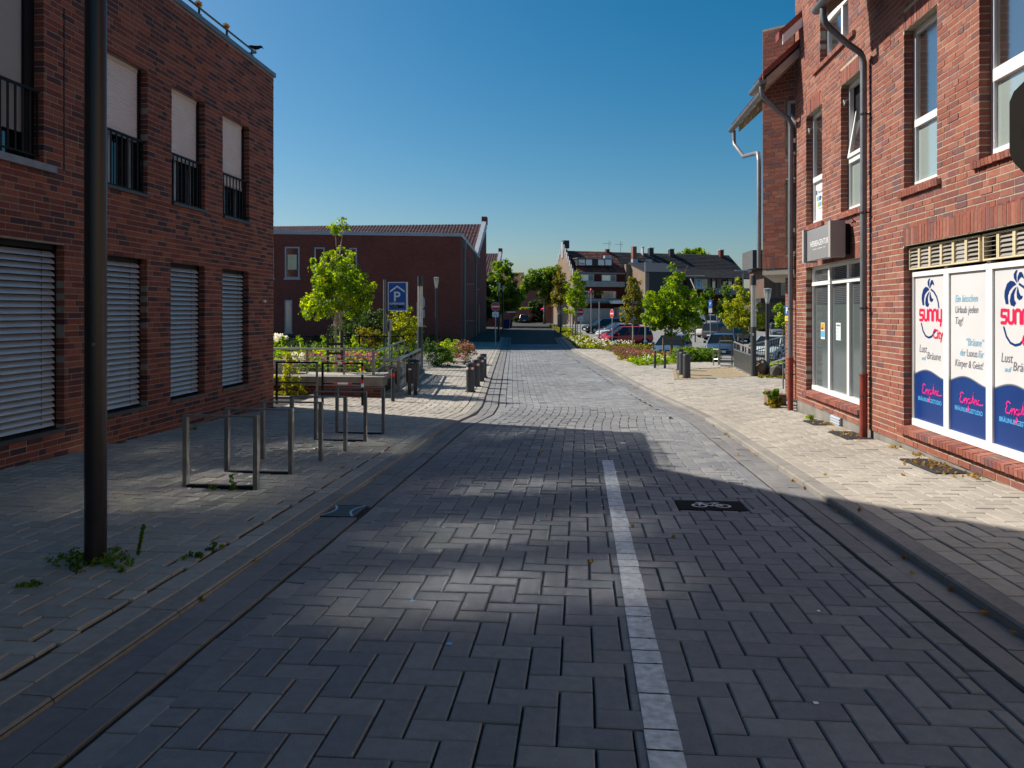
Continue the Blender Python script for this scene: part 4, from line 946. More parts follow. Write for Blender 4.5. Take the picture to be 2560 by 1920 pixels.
def lobes_to_clumps(lobes, n, rad, seed, inner=.45):
    r_ = random.Random(seed); tot = sum(l[3]*l[4]*l[5] for l in lobes); out = []
    for l in lobes:
        for _ in range(max(2, int(n*l[3]*l[4]*l[5]/tot))):
            th, u = r_.uniform(0, 2*math.pi), r_.uniform(-1, 1); q = math.sqrt(1-u*u); k = r_.uniform(inner, 1.08)
            out.append((l[0]+l[3]*q*math.cos(th)*k, l[1]+l[4]*q*math.sin(th)*k, l[2]+l[5]*u*k, rad*r_.uniform(.6, 1.3), min(.95, max(.05, .45+r_.gauss(0, .2)))))
    return out
def tree(name, label, loc, h0, trunk_r, lobes, ncl, nleaf, crad, lsize, mat, bark=m_bark, group=None, seed=1, stakes=None, limbs=9, inner=.45, trunk_top=None):
    t = thing(name, label, 'tree', loc, group)
    cl = lobes_to_clumps(lobes, ncl, crad, seed, inner)
    o = link('crown', leaves_mesh('crown', cl, nleaf, lsize, mat, seed), t)
    r_ = random.Random(seed+50); zt = max(l[2]+l[5]*.5 for l in lobes) if trunk_top is None else trunk_top
    tb = MB(); path = [(0, 0, 0), (r_.gauss(0, .01), 0, h0*.5), (r_.gauss(0, .02), r_.gauss(0, .02), h0), (r_.gauss(0, .04), r_.gauss(0, .04), (h0+zt)/2), (lobes[-1][0], lobes[-1][1], zt)]
    tb.tube(path, [trunk_r*1.25, trunk_r, trunk_r*.9, trunk_r*.55, trunk_r*.15], 10)
    for k in range(limbs):
        c = cl[r_.randrange(len(cl))]; z0 = min(max(h0*.95, c[2]-.45*(zt-h0)*r_.uniform(.4, 1)), zt); f = max(0, (z0-h0)/max(.1, zt-h0))
        tb.tube([(0, 0, z0), (c[0]*.5, c[1]*.5, z0+(c[2]-z0)*.65), (c[0], c[1], c[2])], [trunk_r*(.45-.25*f), trunk_r*.25, trunk_r*.08], 5)
    part('trunk', tb, bark, t, smooth=True)
    return t
def stake_set(label, x, y, z, h, dx, mat, cat='stake', n=2, r=.045, rails=(1,)):
    t = thing('tree_stakes', label, 'tree stakes', (x, y, z))
    ps = [(-dx, 0), (dx, 0)] if n == 2 else [(-dx, -dx*.5), (dx, -dx*.5), (0, dx)]
    for a, b in ps: m0 = MB(); m0.tube([(a, b, 0), (a, b, h)], r, 8); part('post', m0, mat, t)
    for f in rails: m0 = MB(); m0.box((-dx, -.02+ps[0][1], h*f-.09), (dx, .02+ps[0][1], h*f-.03)); part('crossbar', m0, mat, t)
    return t
def plants(name, label, pts, nleaf, size, mat, seed, kind='stuff'):
    o = link(name, leaves_mesh(name, pts, nleaf, size, mat, seed)); return tag(o, label=label, kind=kind)
def scatter(P, n, z0, hlo, hhi, rad, seed, zfun=None):
    r_ = random.Random(seed); xs = [p[0] for p in P]; ys = [p[1] for p in P]; out = []
    while len(out) < n:
        x, y = r_.uniform(min(xs), max(xs)), r_.uniform(min(ys), max(ys))
        if in_poly(x, y, P): out.append((x, y, (zfun(x, y) if zfun else z0)+r_.uniform(hlo, hhi), rad*r_.uniform(.6, 1.3), min(.95, max(.05, r_.gauss(.45, .2)))))
    return out
def shrub(name, label, x, y, z, rx, ry, h, mat, seed, n=60, nleaf=40, lsize=.06, crad=.16, group=None):
    t = thing(name, label, 'shrub', (x, y, z), group)
    cl = lobes_to_clumps([(0, 0, h*.5, rx, ry, h*.5), (rx*.3, 0, h*.7, rx*.5, ry*.5, h*.35)], n, crad, seed)
    cl = [c for c in cl if c[2] > .03]
    link('foliage', leaves_mesh('foliage', cl, nleaf, lsize, mat, seed), t)
    m0 = MB(); r_ = random.Random(seed)
    for k in range(6): c = r_.choice(cl); m0.tube([(c[0]*.1, c[1]*.1, 0), (c[0]*.6, c[1]*.6, c[2]*.6), c[:3]], [.014, .01, .004], 5)
    part('stems', m0, m_bark, t); return t

# ---------------------------------------------------------------- foreground street furniture
zp = lambda x, y: gz(y)+pl(x, y)
lp = thing('lamp_post', 'tall dark brown lamp post standing on the left pavement amid weeds', 'lamp post', (-3.21, 4.72, zp(-3.2, 4.72)))
m0 = MB(); m0.tube([(0, 0, -.02), (0, 0, 2.9)], .068, 32); o = part('pole', m0, m_lamp, lp); auto_smooth(o.data)
m0 = MB(); m0.tube([(0, 0, 2.9), (0, 0, 5.6)], .0665, 32); o = part('upper_pole', m0, m_lamp, lp); auto_smooth(o.data)
m0 = MB(); m0.lathe([(.0, 0), (.012, 0), (.012, .006)], (0, 0, 0), 8); me = m0.mesh('bolt', m_zinc); o = link('bolt', me, lp, loc=(.03, -.065, 1.45), rot=(R(90), 0, 0))
wp = []
for _ in range(46):
    a = rng.uniform(0, 6.3); q = rng.uniform(.07, .30)*(1.3 if math.cos(a) > 0 else 1); x, y = -3.21+q*math.cos(a), 4.70+q*math.sin(a)*.6; wp.append((x, y, zp(x, y)+rng.uniform(.0, .05), .035, rng.uniform(.1, .8)))
for k in range(14): wp.append((-3.0+.003*k, 4.86, zp(-3, 4.8)+.02+.015*k, .007, .5))
for x, y in ((-3.28, 4.2), (-3.9, 4.15), (-3.6, 4.15), (-3.72, 3.8), (-3.55, 3.9), (-2.62, 4.9), (-2.6, 5.1), (-3.36, 7.0), (-3.35, 7.02), (-3.55, 6.98), (-5.9, 11.0), (-6.1, 9.5)):
    for k in range(5): wp.append((x+rng.gauss(0, .03), y+rng.gauss(0, .02), zp(x, y)+rng.uniform(0, .03), .022, rng.uniform(.1, .7)))
for k in range(6): wp.append((-3.36+rng.gauss(0, .012), 7.0, zp(-3.4, 7)+.03+.022*k, .028, .5))
plants('weeds', 'low green weeds sprouting round the lamp post foot and in the pavement joints', wp, 14, .022, m_l2, 5)
# bicycle stands
st = thing('bike_stand', 'nearest square bicycle stand of flat steel bar, with weeds at its foot', 'bike stand', (-3.5, 7.05, zp(-3.5, 7.05)), 'bicycle stands in a row on the left pavement', rz=-.01)
m0 = MB()
for s_ in (-1, 1): m0 = MB(); m0.box((s_*.36-.021, -.026, -.02), (s_*.36+.021, .026, .70)); part('leg', m0, m_stand, st)
m0 = MB(); m0.box((-.38, -.025, .70), (.38, .025, .717)); part('top_bar', m0, m_stand, st)
m0 = MB(); m0.box((-.339, -.026, -.01), (.339, .026, .032)); fb = part('foot_bar', m0, m_black, st)
names = ['nearest', 'second', 'third', 'fourth', 'fifth', 'farthest, sunlit']
for k, (y, x) in enumerate([(7.88, -3.48), (8.71, -3.44), (9.51, -3.395), (10.35, -3.375), (11.15, -3.33)], 1):
    c = copy_tree(st); c.location = (x, y, zp(x, y)-.015)
    c['label'] = ('square steel bicycle stand, second from the front of the row', 'square steel bicycle stand with no foot bar, third from the front', 'square steel bicycle stand with no foot bar, fourth from the front', 'square steel bicycle stand, second from the far end of the row', 'square steel bicycle stand at the far end of the row')[k-1]
    if k in (2, 3):
        for ch in list(c.children):
            if ch.name.startswith('foot_bar'): bpy.data.objects.remove(ch)
# taller barrier frames by the retaining wall
def barrier(label, x0, x1, y, red):
    z = zp(x0, y); t = thing('barrier_frame', label, 'barrier', ((x0+x1)/2, y, z), 'barrier frames before the retaining wall'); w = (x1-x0)/2
    for s_ in (-1, 1): m0 = MB(); m0.box((s_*w-.02, -.015, -.02), (s_*w+.02, .015, .84)); part('leg', m0, m_black if s_ < 0 or red else m_stand, t)
    m0 = MB(); m0.box((-w-.02, -.015, .84), (w+.02, .015, .875)); part('top_bar', m0, m_black, t); m0 = MB(); m0.box((-w+.02, -.012, .42), (w-.02, .012, .445)); part('middle_bar', m0, m_black, t)
    if red:
        m0 = MB()
        for a, b in ((-.2, -.12), (.0, .07), (.16, .25)): m0.box((a, -.018, .838), (b, .018, .878))
        for a, b in ((-.2, -.1), (.12, .2)): m0.box((a, -.015, .417), (b, .015, .448))
        m0.box((w-.023, -.018, .71), (w+.023, .018, .80)); m0.box((w-.023, -.018, .44), (w+.023, .018, .52)); part('red_tape', m0, m_red, t)
        m0 = MB(); m0.box((-.1, -.0175, .8382), (-.0, .0175, .8778)); m0.box((-.1, -.0148, .4172), (.12, .0148, .4478)); m0.box((w-.0232, -.0178, .62), (w+.0232, .0178, .71)); m0.box((w-.0232, -.0178, .36), (w+.0232, .0178, .44)); part('white_tape', m0, m_wht, t)
barrier('plain black barrier frame before the young shrub, nearer the brick building', -6.36, -5.49, 15.28, False)
barrier('black barrier frame with red and white reflective tape', -5.36, -4.51, 15.26, True)
# bollards
def bollard(label, x, y, z, h, r, group, band=True):
    t = thing('bollard', label, 'bollard', (x, y, z), group)
    m0 = MB(); m0.lathe([(r, 0), (r, h*.86), (r*.94, h*.865), (r*.94, h*.88), (r, h*.885), (r, h*.985), (r*.93, h)], n=24); o = part('body', m0, m_boll, t); auto_smooth(o.data)
    m0 = MB(); m0.lathe([(r*1.3, -.01), (r*1.3, .018), (r*1.02, .02)], n=20); part('base_flange', m0, m_dark, t)
    if band:
        for a0, mt in ((-150, m_wht), (-110, m_red), (-70, m_wht)):
            m0 = MB(); n = 5
            for i in range(n):
                p, q = R(a0+40*i/n), R(a0+40*(i+1)/n); rr_ = r+.002; m0.quad((rr_*math.cos(p), rr_*math.sin(p), h*.78), (rr_*math.cos(q), rr_*math.sin(q), h*.78), (rr_*math.cos(q), rr_*math.sin(q), h*.86), (rr_*math.cos(p), rr_*math.sin(p), h*.86))
            part('reflective_band', m0, mt, t)
    return t
gB = 'thick grey bollards on the left pavement'
for k, (x, y) in enumerate([(-2.8, 19.05), (-2.86, 20.55), (-2.93, 22.05), (-3.03, 23.4)]):
    bollard(('nearest thick grey bollard with red and white band on the left pavement', 'second thick grey bollard in the left pavement row', 'third thick grey bollard in the left pavement row', 'farthest thick grey bollard in the left pavement row')[k], x, y, zp(x, y), .74, .108, gB)
gC = 'thick grey bollards on the sandy grit patch'
for k, (x, y) in enumerate([(3.23, 23.2), (3.27, 24.4), (3.43, 26.25)]):
    bollard(('nearest thick grey bollard without band on the grit patch edge', 'middle thick grey bollard on the grit patch edge', 'farthest thick grey bollard on the grit patch edge, by the hedge')[k], x, y, gz(y)+.08, .73, .115, gC, False)
def post_(label, x, y, z, h, group=None, red=(.78, .9)):
    t = thing('marker_post', label, 'post', (x, y, z), group); m0 = MB(); m0.lathe([(.042, 0), (.042, h-.02), (.03, h)], n=14); o = part('body', m0, m_dark, t); auto_smooth(o.data)
    m0 = MB(); m0.tube([(0, 0, h*red[0]), (0, 0, h*red[1])], .0435, 14, cap=False); part('red_band', m0, m_red, t)
post_('left thin dark post with red band before the flower bed', 2.65, 27.0, gz(27)+.05, .66, 'thin posts before the flower bed'); post_('right thin dark post with red band before the flower bed', 2.97, 26.75, gz(27)+.05, .68, 'thin posts before the flower bed')
post_('thin dark post with red band before the ramp railing', -4.13, 16.32, zp(-4.1, 16.3), .72, None, (.76, .86))
# litter bin
t = thing('litter_bin', 'dark litter bin on two posts beside the ramp railing', 'litter bin', (-4.06, 17.95, zp(-4, 17.9)), rz=.35)
for s_ in (-.07, .07): m0 = MB(); m0.box((s_-.04, -.03-.0, -.02), (s_+.04, .03, .82)); part('post', m0, m_lamp, t)
m0 = MB(); m0.lathe([(.10, .28), (.165, .29), (.165, .74), (.15, .75)], (.02, .12, 0), 18); part('bin', m0, m_dark, t); m0 = MB(); m0.lathe([(.17, .79), (.17, .82), (.08, .85)], (.02, .12, 0), 18); part('lid', m0, m_black, t)
m0 = MB(); m0.box((-.10, -.034, .60), (-.02, -.0305, .64)); part('sticker', m0, m_wht, t)
# glass light columns
def light_column(label, x, y, z, h, r, group):
    t = thing('light_column', label, 'light column', (x, y, z), group)
    m0 = MB(); m0.tube([(0, 0, -.02), (0, 0, h*.50)], r, 24); o = part('base', m0, m_boll, t); auto_smooth(o.data)
    m0 = MB(); m0.tube([(0, 0, h*.50), (0, 0, h*.905)], r*.98, 24, cap=False); o = part('acrylic_tube', m0, m_gT, t); auto_smooth(o.data)
    m0 = MB(); m0.tube([(0, 0, h*.5), (0, 0, h*.905)], r*.28, 10, cap=False); part('inner_tube', m0, m_white, t)
    m0 = MB(); m0.tube([(0, 0, h*.905), (0, 0, h)], r, 24); o = part('cap', m0, m_dark, t); auto_smooth(o.data); return t
t = light_column('tall light column with acrylic middle by the ramp railing, left of the street', -5.17, 24.0, -.56, 3.26, .088, 'light columns with acrylic tubes')
for z, w_ in ((1.72, .05), (1.78, .06), (2.0, .05)): m0 = MB(); m0.box((.0, -.0905, z-.04), (w_, -.0885, z+.04)); part('sticker', m0, m_wht, t)
t = light_column('tall light column with acrylic middle beside the dark gate panel, right of the street', 5.36, 23.85, -.5, 3.18, .085, 'light columns with acrylic tubes')
m0 = MB(); m0.box((-.05, -.0875, 1.32), (-.01, -.0845, 1.40)); part('sticker', m0, m_wht, t)
# street lamps with conical glass heads
def street_lamp(label, x, y, z, h, r=.05, sc=1., pale=0., group='street lamps with conical glass heads'):
    t = thing('street_lamp', label, 'street lamp', (x, y, z), group); hh = .62*sc
    m0 = MB(); m0.tube([(0, 0, 0), (0, 0, h-hh+.02)], [r*1.15, r], 14); o = part('pole', m0, m_dark, t); auto_smooth(o.data)
    if pale: m0 = MB(); m0.tube([(0, 0, 0), (0, 0, pale)], r*1.35, 14); part('pale_sleeve', m0, m_plas, t)
    m0 = MB(); m0.lathe([(r, h-hh), (r*1.15, h-hh*.85), (r*1.9*1.0, h-hh*.45), (r*2.3, h-hh*.06)], n=18); o = part('lamp_shade', m0, m_gL, t); auto_smooth(o.data)
    m0 = MB(); m0.lathe([(r*2.36, h-hh*.06), (r*2.45, h-.02), (r*1.2, h)], n=18); part('cap', m0, m_zincl, t)
    m0 = MB(); m0.lathe([(r*.5, h-hh*.9), (r*.8, h-hh*.5), (r*.5, h-hh*.2)], n=10); part('lamp', m0, m_wht, t); return t
street_lamp('street lamp with pale lower pole behind the sloping ramp rail', 6.3, 26.0, -.55, 2.90, .058, .85, 1.15)
street_lamp('street lamp before the wine-red brick wall, in the flower bed', -7.85, 40.6, -.54, 3.98, .062)
street_lamp('street lamp beside the left no-entry sign', -5.78, 53.2, -.54, 4.13, .06); street_lamp('farther street lamp behind the left no-entry sign', -7.4, 72., -.54, 4.6, .062)
# no-entry signs
def round_sign(label, x, y, z, h, rz=0., plate=True, sub=True, mat=m_red, rad=.27):
    t = thing('traffic_sign', label, 'traffic sign', (x, y, z), None, rz)
    m0 = MB(); m0.tube([(0, .04, 0), (0, .04, h-.02)], .03, 10); part('pole', m0, m_zincl, t); m0 = MB(); m0.lathe([(.14, 0), (.05, .03)], (0, .04, 0), 12); part('foot', m0, m_dark, t)
    fs = Fr((0, 0, h-rad), (1, 0, 0), (0, -1, 0)); m0 = MB(); m0.prism([(rad*math.cos(2*math.pi*k/28), rad*math.sin(2*math.pi*k/28)) for k in range(28)], -.012, 0, fs); pd = part('disc', m0, m_wht, t)
    m0 = MB(); m0.prism([(rad*.955*math.cos(2*math.pi*k/28), rad*.955*math.sin(2*math.pi*k/28)) for k in range(28)], 0, .002, fs); part('red_face', m0, mat, pd)
    m0 = MB(); m0.box((-rad*.78, -rad*.15, .002), (rad*.78, rad*.15, .004), fs); part('white_bar', m0, m_wht, pd)
    if sub:
        m0 = MB(); m0.box((-.19, -.62, -.012), (.19, -.32, 0), fs); ps = part('sub_plate', m0, m_wht, t)
        m0 = MB(); stroke(m0, arc(-.07, -.52, .045, .045, 0, 360, 12), .012, fs, .002); stroke(m0, arc(.07, -.52, .045, .045, 0, 360, 12), .012, fs, .002); stroke(m0, [(-.07, -.52), (-.03, -.46), (.04, -.46), (.07, -.52)], .012, fs, .002); stroke(m0, [(-.05, -.40), (.05, -.40)], .014, fs, .002); part('cycle_symbol', m0, m_ink, ps)
round_sign('red no-entry sign with small white plate on the left pavement', -5.04, 44.6, -.54, 2.66); round_sign('red no-entry sign with small white plate in the strip bed by the trees', .02, 51.6, -.56, 2.34, sub=True, rad=.26)
round_sign('red no-entry sign turned almost edge-on, by the red car', 1.96, 46.9, -.56, 2.26, rz=R(-68), sub=False)
def plain_pole(name, label, cat, x, y, z, h, r, mat): t = thing(name, label, cat, (x, y, z)); m0 = MB(); m0.tube([(0, 0, 0), (0, 0, h)], r, 10); part('pole', m0, mat, t); return t
plain_pole('post', 'thin bare grey pole in the strip bed before the red car', 'pole', 1.22, 48., -.56, 2.75, .035, m_zincl)
t = plain_pole('signal_post', 'thin grey post topped by a small red lamp, before the apartment balconies', 'post', 1.1, 75., -.6, 4.2, .05, m_zincl); m0 = MB(); m0.lathe([(.12, 4.0), (.12, 4.3), (.05, 4.42)], n=10); part('red_lamp', m0, m_red, t)
plain_pole('post', 'slim bare pole standing before the corner of the wine-red brick wall', 'pole', -7.9, 36., -.54, 2.55, .03, m_zinc)
t = plain_pole('traffic_sign', 'round traffic sign seen edge-on in the flower bed near the wine-red wall', 'traffic sign', -8.0, 37.5, -.54, 2.9, .035, m_zinc)
m0 = MB(); m0.prism([(.3*math.cos(2*math.pi*k/24), .3*math.sin(2*math.pi*k/24)) for k in range(24)], -.012, 0, Fr((.05, -.02, 2.55), (-.2, -.98, 0), (.98, -.2, 0))); part('disc', m0, m_plas, t); m0 = MB(); m0.box((-.25, 1.78, -.01), (.25, 2.2, 0), Fr((.05, 0, 0), (-.2, -.98, 0), (.98, -.2, 0))); part('sub_plate', m0, m_plas, t)
# car park sign
t = thing('car_park_sign', 'blue car park sign with roof arrow, P and lettering, on a grey pole', 'sign', (-7.05, 26.6, .0))
m0 = MB(); m0.tube([(0, .05, -.5), (0, .05, 2.72)], .055, 12); o = part('pole', m0, m_zinc, t); auto_smooth(o.data)
fs = Fr((.13, 0, 1.58), (1, .05, 0), (.05, -1, 0)); m0 = MB(); m0.box((0, 0, -.05), (.72, 1.05, 0), fs); pp = part('sign_panel', m0, m_wht, t)
m0 = MB(); m0.box((.03, .035, 0), (.66, 1.02, .003), fs); part('blue_face', m0, m_blue, pp)
m0 = MB(); m0.prism([(.08, .67), (.345, .86), (.61, .67), (.61, .735), (.345, .925), (.08, .735)][::1], .003, .005, fs); part('roof_arrow', m0, m_wht, pp)
m0 = MB(); text(m0, 'P', fs, .225, .46, .36, .70, .0055, 0, .015); part('letter', m0, m_wht, pp)
m0 = MB(); text(m0, 'KUPFERPASSAGE', fs, .065, .61, .235, .305, .0055, 0, .025); part('lettering', m0, m_wht, pp)
m0 = MB(); m0.box((.13, .12, .003), (.56, .19, .006), fs); part('display', m0, m_black, pp); m0 = MB(); [stroke(m0, [(.17+.04*k, .155), (.195+.04*k, .155)], .02, fs, .0075) for k in range(5)]; part('display_marks', m0, m_green, pp, kind='stuff')
t = thing('signpost', 'slim post with two white plates seen edge-on behind the ramp railing', 'signpost', (-5.68, 22., .0)); m0 = MB(); m0.tube([(0, 0, -.3), (0, 0, 1.30)], .03, 10); part('post', m0, m_zincl, t)
for s_ in (-1, 1): m0 = MB(); m0.box((s_*.045-.012, -.12, .98), (s_*.045+.012, .12, 1.33)); part('plate', m0, m_plas, t)
# back of the stop sign at the right edge
ang = math.atan(.0907); a0 = Vector((3.50, 4.56, 0)); ca, sa = math.cos(ang), math.sin(ang)
xw = 3.50*ca-4.58*sa; yw = 3.50*sa+4.58*ca; t = thing('stop_sign', 'dark back of an octagonal stop sign at the right edge of the view', 'traffic sign', (xw, yw, gz(yw)+.1), None, ang); zc_ = 2.70-gz(yw)-.1
fs = Fr((0, 0, zc_), (1, 0, 0), (0, -1, 0)); m0 = MB(); oc = []
for k in range(8):
    for dl in (-4, 4): oc.append((.487*math.cos(R(22.5+45*k+dl))*(.997), .487*math.sin(R(22.5+45*k+dl))*.997))
m0.prism(oc, -.004, 0, fs); part('plate', m0, m_dark, t); m0 = MB(); m0.tube([(0, -.05, -.05), (0, -.05, zc_+.4)], .035, 12); part('pole', m0, m_zinc, t)
m0 = MB(); m0.box((-.035, -.12, 0), (.03, .02, .03), fs); m0.box((-.36, -.07, 0), (-.325, .0, .012), fs); part('clamp', m0, m_black, t); m0 = MB(); m0.prism([(x*.97, y*.97) for x, y in oc], -.008, -.004, fs); part('red_front', m0, m_red, t)
# crow and metal flowers on the roof rail
t = thing('crow', 'black crow perched at the end of the roof rail', 'bird', (XL, 13.86, 6.553), None, R(8)); t.scale = (.62, .62, .62)
def body_tube(path, rad, n=12, sz=1.): m0 = MB(); m0.tube(path, rad, n); return m0
m0 = body_tube([(-.24, 0, .155), (-.16, 0, .15), (-.09, 0, .13), (0, 0, .11), (.08, 0, .115), (.13, 0, .13), (.165, 0, .14), (.20, 0, .135), (.225, 0, .115), (.27, 0, .07)], [.012, .026, .045, .066, .062, .05, .044, .036, .018, .003]); part('body', m0, m_black, t, smooth=True)
for s_ in (-1, 1): m0 = MB(); m0.tube([(.0, s_*.03, .08), (.012, s_*.03, .006), (.055, s_*.03, .002)], .006, 5); part('leg', m0, m_dark, t)
for s_ in (-1, 1): m0 = MB(); m0.prism([(.10, .135), (.0, .075), (-.22, .145), (-.1, .17)], s_*.055, s_*.062, Fr((0, 0, 0), (1, 0, 0), (0, 1, 0))); part('wing', m0, m_black, t)
for k, y in enumerate((11.83, 12.80)):
    t = thing('metal_flower', ('golden metal flower ornament nearest the top edge of the view, farther from the crow', 'golden metal flower ornament on the roof edge, the one next to the crow')[k], 'ornament', (XL-.06, y, 6.41), 'golden flowers along the roof edge')
    m0 = MB(); m0.tube([(0, 0, 0), (0, 0, .19)], .006, 6); part('stem', m0, m_dark, t)
    fs = Fr((0.0, 0, .21), (.75, .66, 0), (.66, -.75, .1))
    for i in range(9):
        th = i*2*math.pi/9+k; m0 = MB(); c_, s_ = math.cos(th), math.sin(th); q = lambda a, b, w: fs(a*c_-b*s_, a*s_+b*c_, w)
        m0.add([q(.012, -.010, .01), q(.042, -.021, .026), q(.074, 0, .02+.012*(i % 2)), q(.042, .021, .026), q(.012, .010, .01)], [(0, 1, 3, 4), (1, 2, 3)]); part('petal', m0, m_gold, t)
    m0 = MB(); m0.lathe([(.0, -.018), (.02, -.01), (.018, .012), (0, .018)], tuple(fs(0, 0, .018)), 10); part('flower_centre', m0, m_rust, t)
# ---------------------------------------------------------------- the raised garden and the ramp on the left
G0 = .02                                                     # garden level
mb = MB(); GP = [(-24, 17.45), (-4.72, 17.45), (-5.25, 24.2), (-6.0, 25.0), (-7.6, 33), (-24, 33)]
mb.add([(x, y, G0-.03) for x, y in GP], [tuple(range(6))])
for (a, b), (c, d) in zip(GP[1:4], GP[2:5]): mb.quad((a, b, G0-.03), (c, d, G0-.03), (c, d, -.7), (a, b, -.7))
struct('garden_soil', mb, m_earth)
t = thing('retaining_wall', 'low red brick retaining wall with a thick concrete coping, behind the bike stands', 'wall', (-6, 17.2, -.52), world=True)
m0 = MB(); m0.box((-9.5, 17.13, -.7), (-4.62, 17.45, -.17)); part('wall', m0, m_mort, t)
FWl = Fr((-9.5, 17.13, 0), (1, 0, 0), (0, -1, 0)); bb = MB()
for q in bricks(0, 4.88, -.62, -.17, [], .25, .0752, random.Random(12)): bb.box((q[0]+.005, q[2]+.005, -.01), (q[1]-.005, q[3]-.005, .007+rng.gauss(0, .001)), FWl, rng.random(), skip=('w0',))
part('bricks', bb, m_brL, t, kind='stuff')
for a in np.arange(-9.5, -4.7, 1.04): m0 = MB(); m0.box((a+.004, 17.07, -.17), (min(a+1.036, -4.56), 17.5, .045)); part('coping_slab', m0, m_conc2, t)
m0 = MB(); m0.box((-9.5, 17.5, -.1), (-4.75, 18.5, .035)); struct('garden_path', m0, m_conc)
t = thing('planter', 'low concrete planter edge with a young shrub, at the foot of the brick building', 'planter', (-6.9, 16.7, -.5), world=True)
m0 = MB(); m0.box((-7.9, 16.45, -.62), (-6.1, 16.6, -.36)); m0.box((-6.25, 16.6, -.62), (-6.1, 17.05, -.36)); part('edge', m0, m_conc2, t); m0 = MB(); m0.box((-7.9, 16.6, -.6), (-6.25, 17.05, -.39)); part('soil', m0, m_earth, t)
m0 = MB(); m0.box((-8.0, 17.9, .03), (-7.05, 18.3, .36)); tag(link('concrete_block', m0.mesh('concrete_block', m_conc)), 'pale concrete block on the coping beside the brick building corner', 'block')
t = thing('young_shrub', 'young yellow-green shrub with feathery leaves in the low planter', 'shrub', (-6.78, 16.85, -.38))
cl = [(-.10+.2*random.Random(k).random()+ (.28 if k % 7 == 0 else 0), .1*random.Random(k+9).random(), .15+.85*(k/30)**.9, .09, .3+.5*random.Random(k+3).random()) for k in range(30)]+[(rng.uniform(-.3, .45), rng.uniform(-.1, .1), rng.uniform(.03, .1), .07, rng.random()) for _ in range(16)]+[(rng.uniform(-.3, .3), 0, rng.uniform(.25, .45), .07, .6) for _ in range(6)]
link('foliage', leaves_mesh('foliage', cl, 26, .045, m_l4, 71), t); m0 = MB()
for k in range(6): m0.tube([(0, 0, 0), (cl[k*4][0]*.6, cl[k*4][1], cl[k*4][2]*.6), cl[k*4+2][:3]], [.012, .008, .003], 5)
part('stems', m0, m_bark, t)
def railing(name, label, pts, ztop, zs, posts, mat, group=None, rtop=.024, rmid=.012, base=None):
    """tube railing along pts (x, y, zbase): ztop above base, zs the heights of the bars"""
    t = thing(name, label, 'railing', pts[0], group, world=True); P = [Vector(p) for p in pts]
    m0 = MB(); m0.tube([p+Vector((0, 0, ztop)) for p in P], rtop, 10); part('handrail', m0, mat, t)
    for z in zs: m0 = MB(); m0.tube([p+Vector((0, 0, z)) for p in P], rmid, 6); part('rail', m0, mat, t)
    for a, b in zip(P, P[1:]):
        n = max(1, int((b-a).length/posts))
        for i in range(n+1):
            if i == n and b is not P[-1]: continue
            c = a.lerp(b, i/n); m0 = MB(); m0.box((c.x-.022, c.y-.016, c.z), (c.x+.022, c.y+.016, c.z+ztop-rtop)); part('post', m0, mat, t)
    return t
railing('terrace_railing', 'long stainless railing with four bars along the top of the retaining wall', [(-9.4, 17.75, .04), (-7.55, 17.75, .04), (-6.62, 17.75, .04), (-5.7, 17.75, .04), (-4.98, 17.75, .04)], .62, (.44, .34, .25, .16), 1.6, m_steel)
t = thing('fence', 'long low black bar fence across the garden, before the wine-red wall', 'fence', (-12, 26, .0), world=True)
for z in (.14, .66): m0 = MB(); m0.box((-19, 25.98, z), (-6.2, 26.02, z+.035)); part('rail', m0, m_black, t)
bars = MB()
for k in range(118): x = -19+k*.108; bars.box((x-.006, 25.99, .14), (x+.006, 26.01, .70))
part('bars', bars, m_black, t, kind='stuff')
for x in np.arange(-19, -6, 1.6): m0 = MB(); m0.box((x-.02, 25.97, 0), (x+.02, 26.03, .74)); part('post', m0, m_black, t)
# the ramp railing with its horizontal slats
def slat_rail(label, A, B, z0a, z0b, h, n, posts, mat):
    t = thing('ramp_railing', label, 'railing', A, None, world=True); A3, B3 = Vector((*A[:2], z0a)), Vector((*B[:2], z0b)); Lr = (B3-A3).length
    for i in range(posts+1): c = A3.lerp(B3, i/posts); m0 = MB(); m0.box((c.x-.03, c.y-.02, c.z-.05), (c.x+.03, c.y+.02, c.z+h-.03)); part('post', m0, mat, t)
    d = (B3-A3).normalized(); m0 = MB(); m0.tube([A3+Vector((-.38, -.02, h)), A3+Vector((0, 0, h)), B3+Vector((0, 0, h))], .03, 10); part('handrail', m0, m_steel, t)
    for i in range(n): z = .10+i*(h-.24)/(n-1); m0 = MB(); m0.tube([A3+Vector((0.02, 0, z)), B3+Vector((0.02, 0, z))], .013, 6); part('slat', m0, mat, t)
    m0 = MB(); m0.tube([A3+Vector((-.36, -.02, h-.02)), A3+Vector((-.15, 0, h-.40)), A3+Vector((-.03, 0, .05))], .018, 8); part('brace', m0, m_conc, t)
    return t
m0 = MB(); m0.prism([(-4.66, 17.5), (-4.22, 17.6), (-4.42, 19.5), (-5.06, 24.2), (-5.25, 24.2)], -.7, -.37, WF); struct('ramp_plinth', m0, m_conc)
slat_rail('stainless ramp railing with many horizontal slats and flat handrail, beside the litter bin', (-4.36, 17.75, -.4), (-5.12, 23.8, -.45), -.39, -.45, .80, 13, 5, m_stand)
t = railing('ramp_railing', 'inner stainless handrail of the ramp, rising behind the slatted railing', [(-5.0, 17.9, -.1), (-5.3, 20.0, -.1), (-5.75, 24.2, -.05)], .67, (.2, .45), 1.3, m_steel)
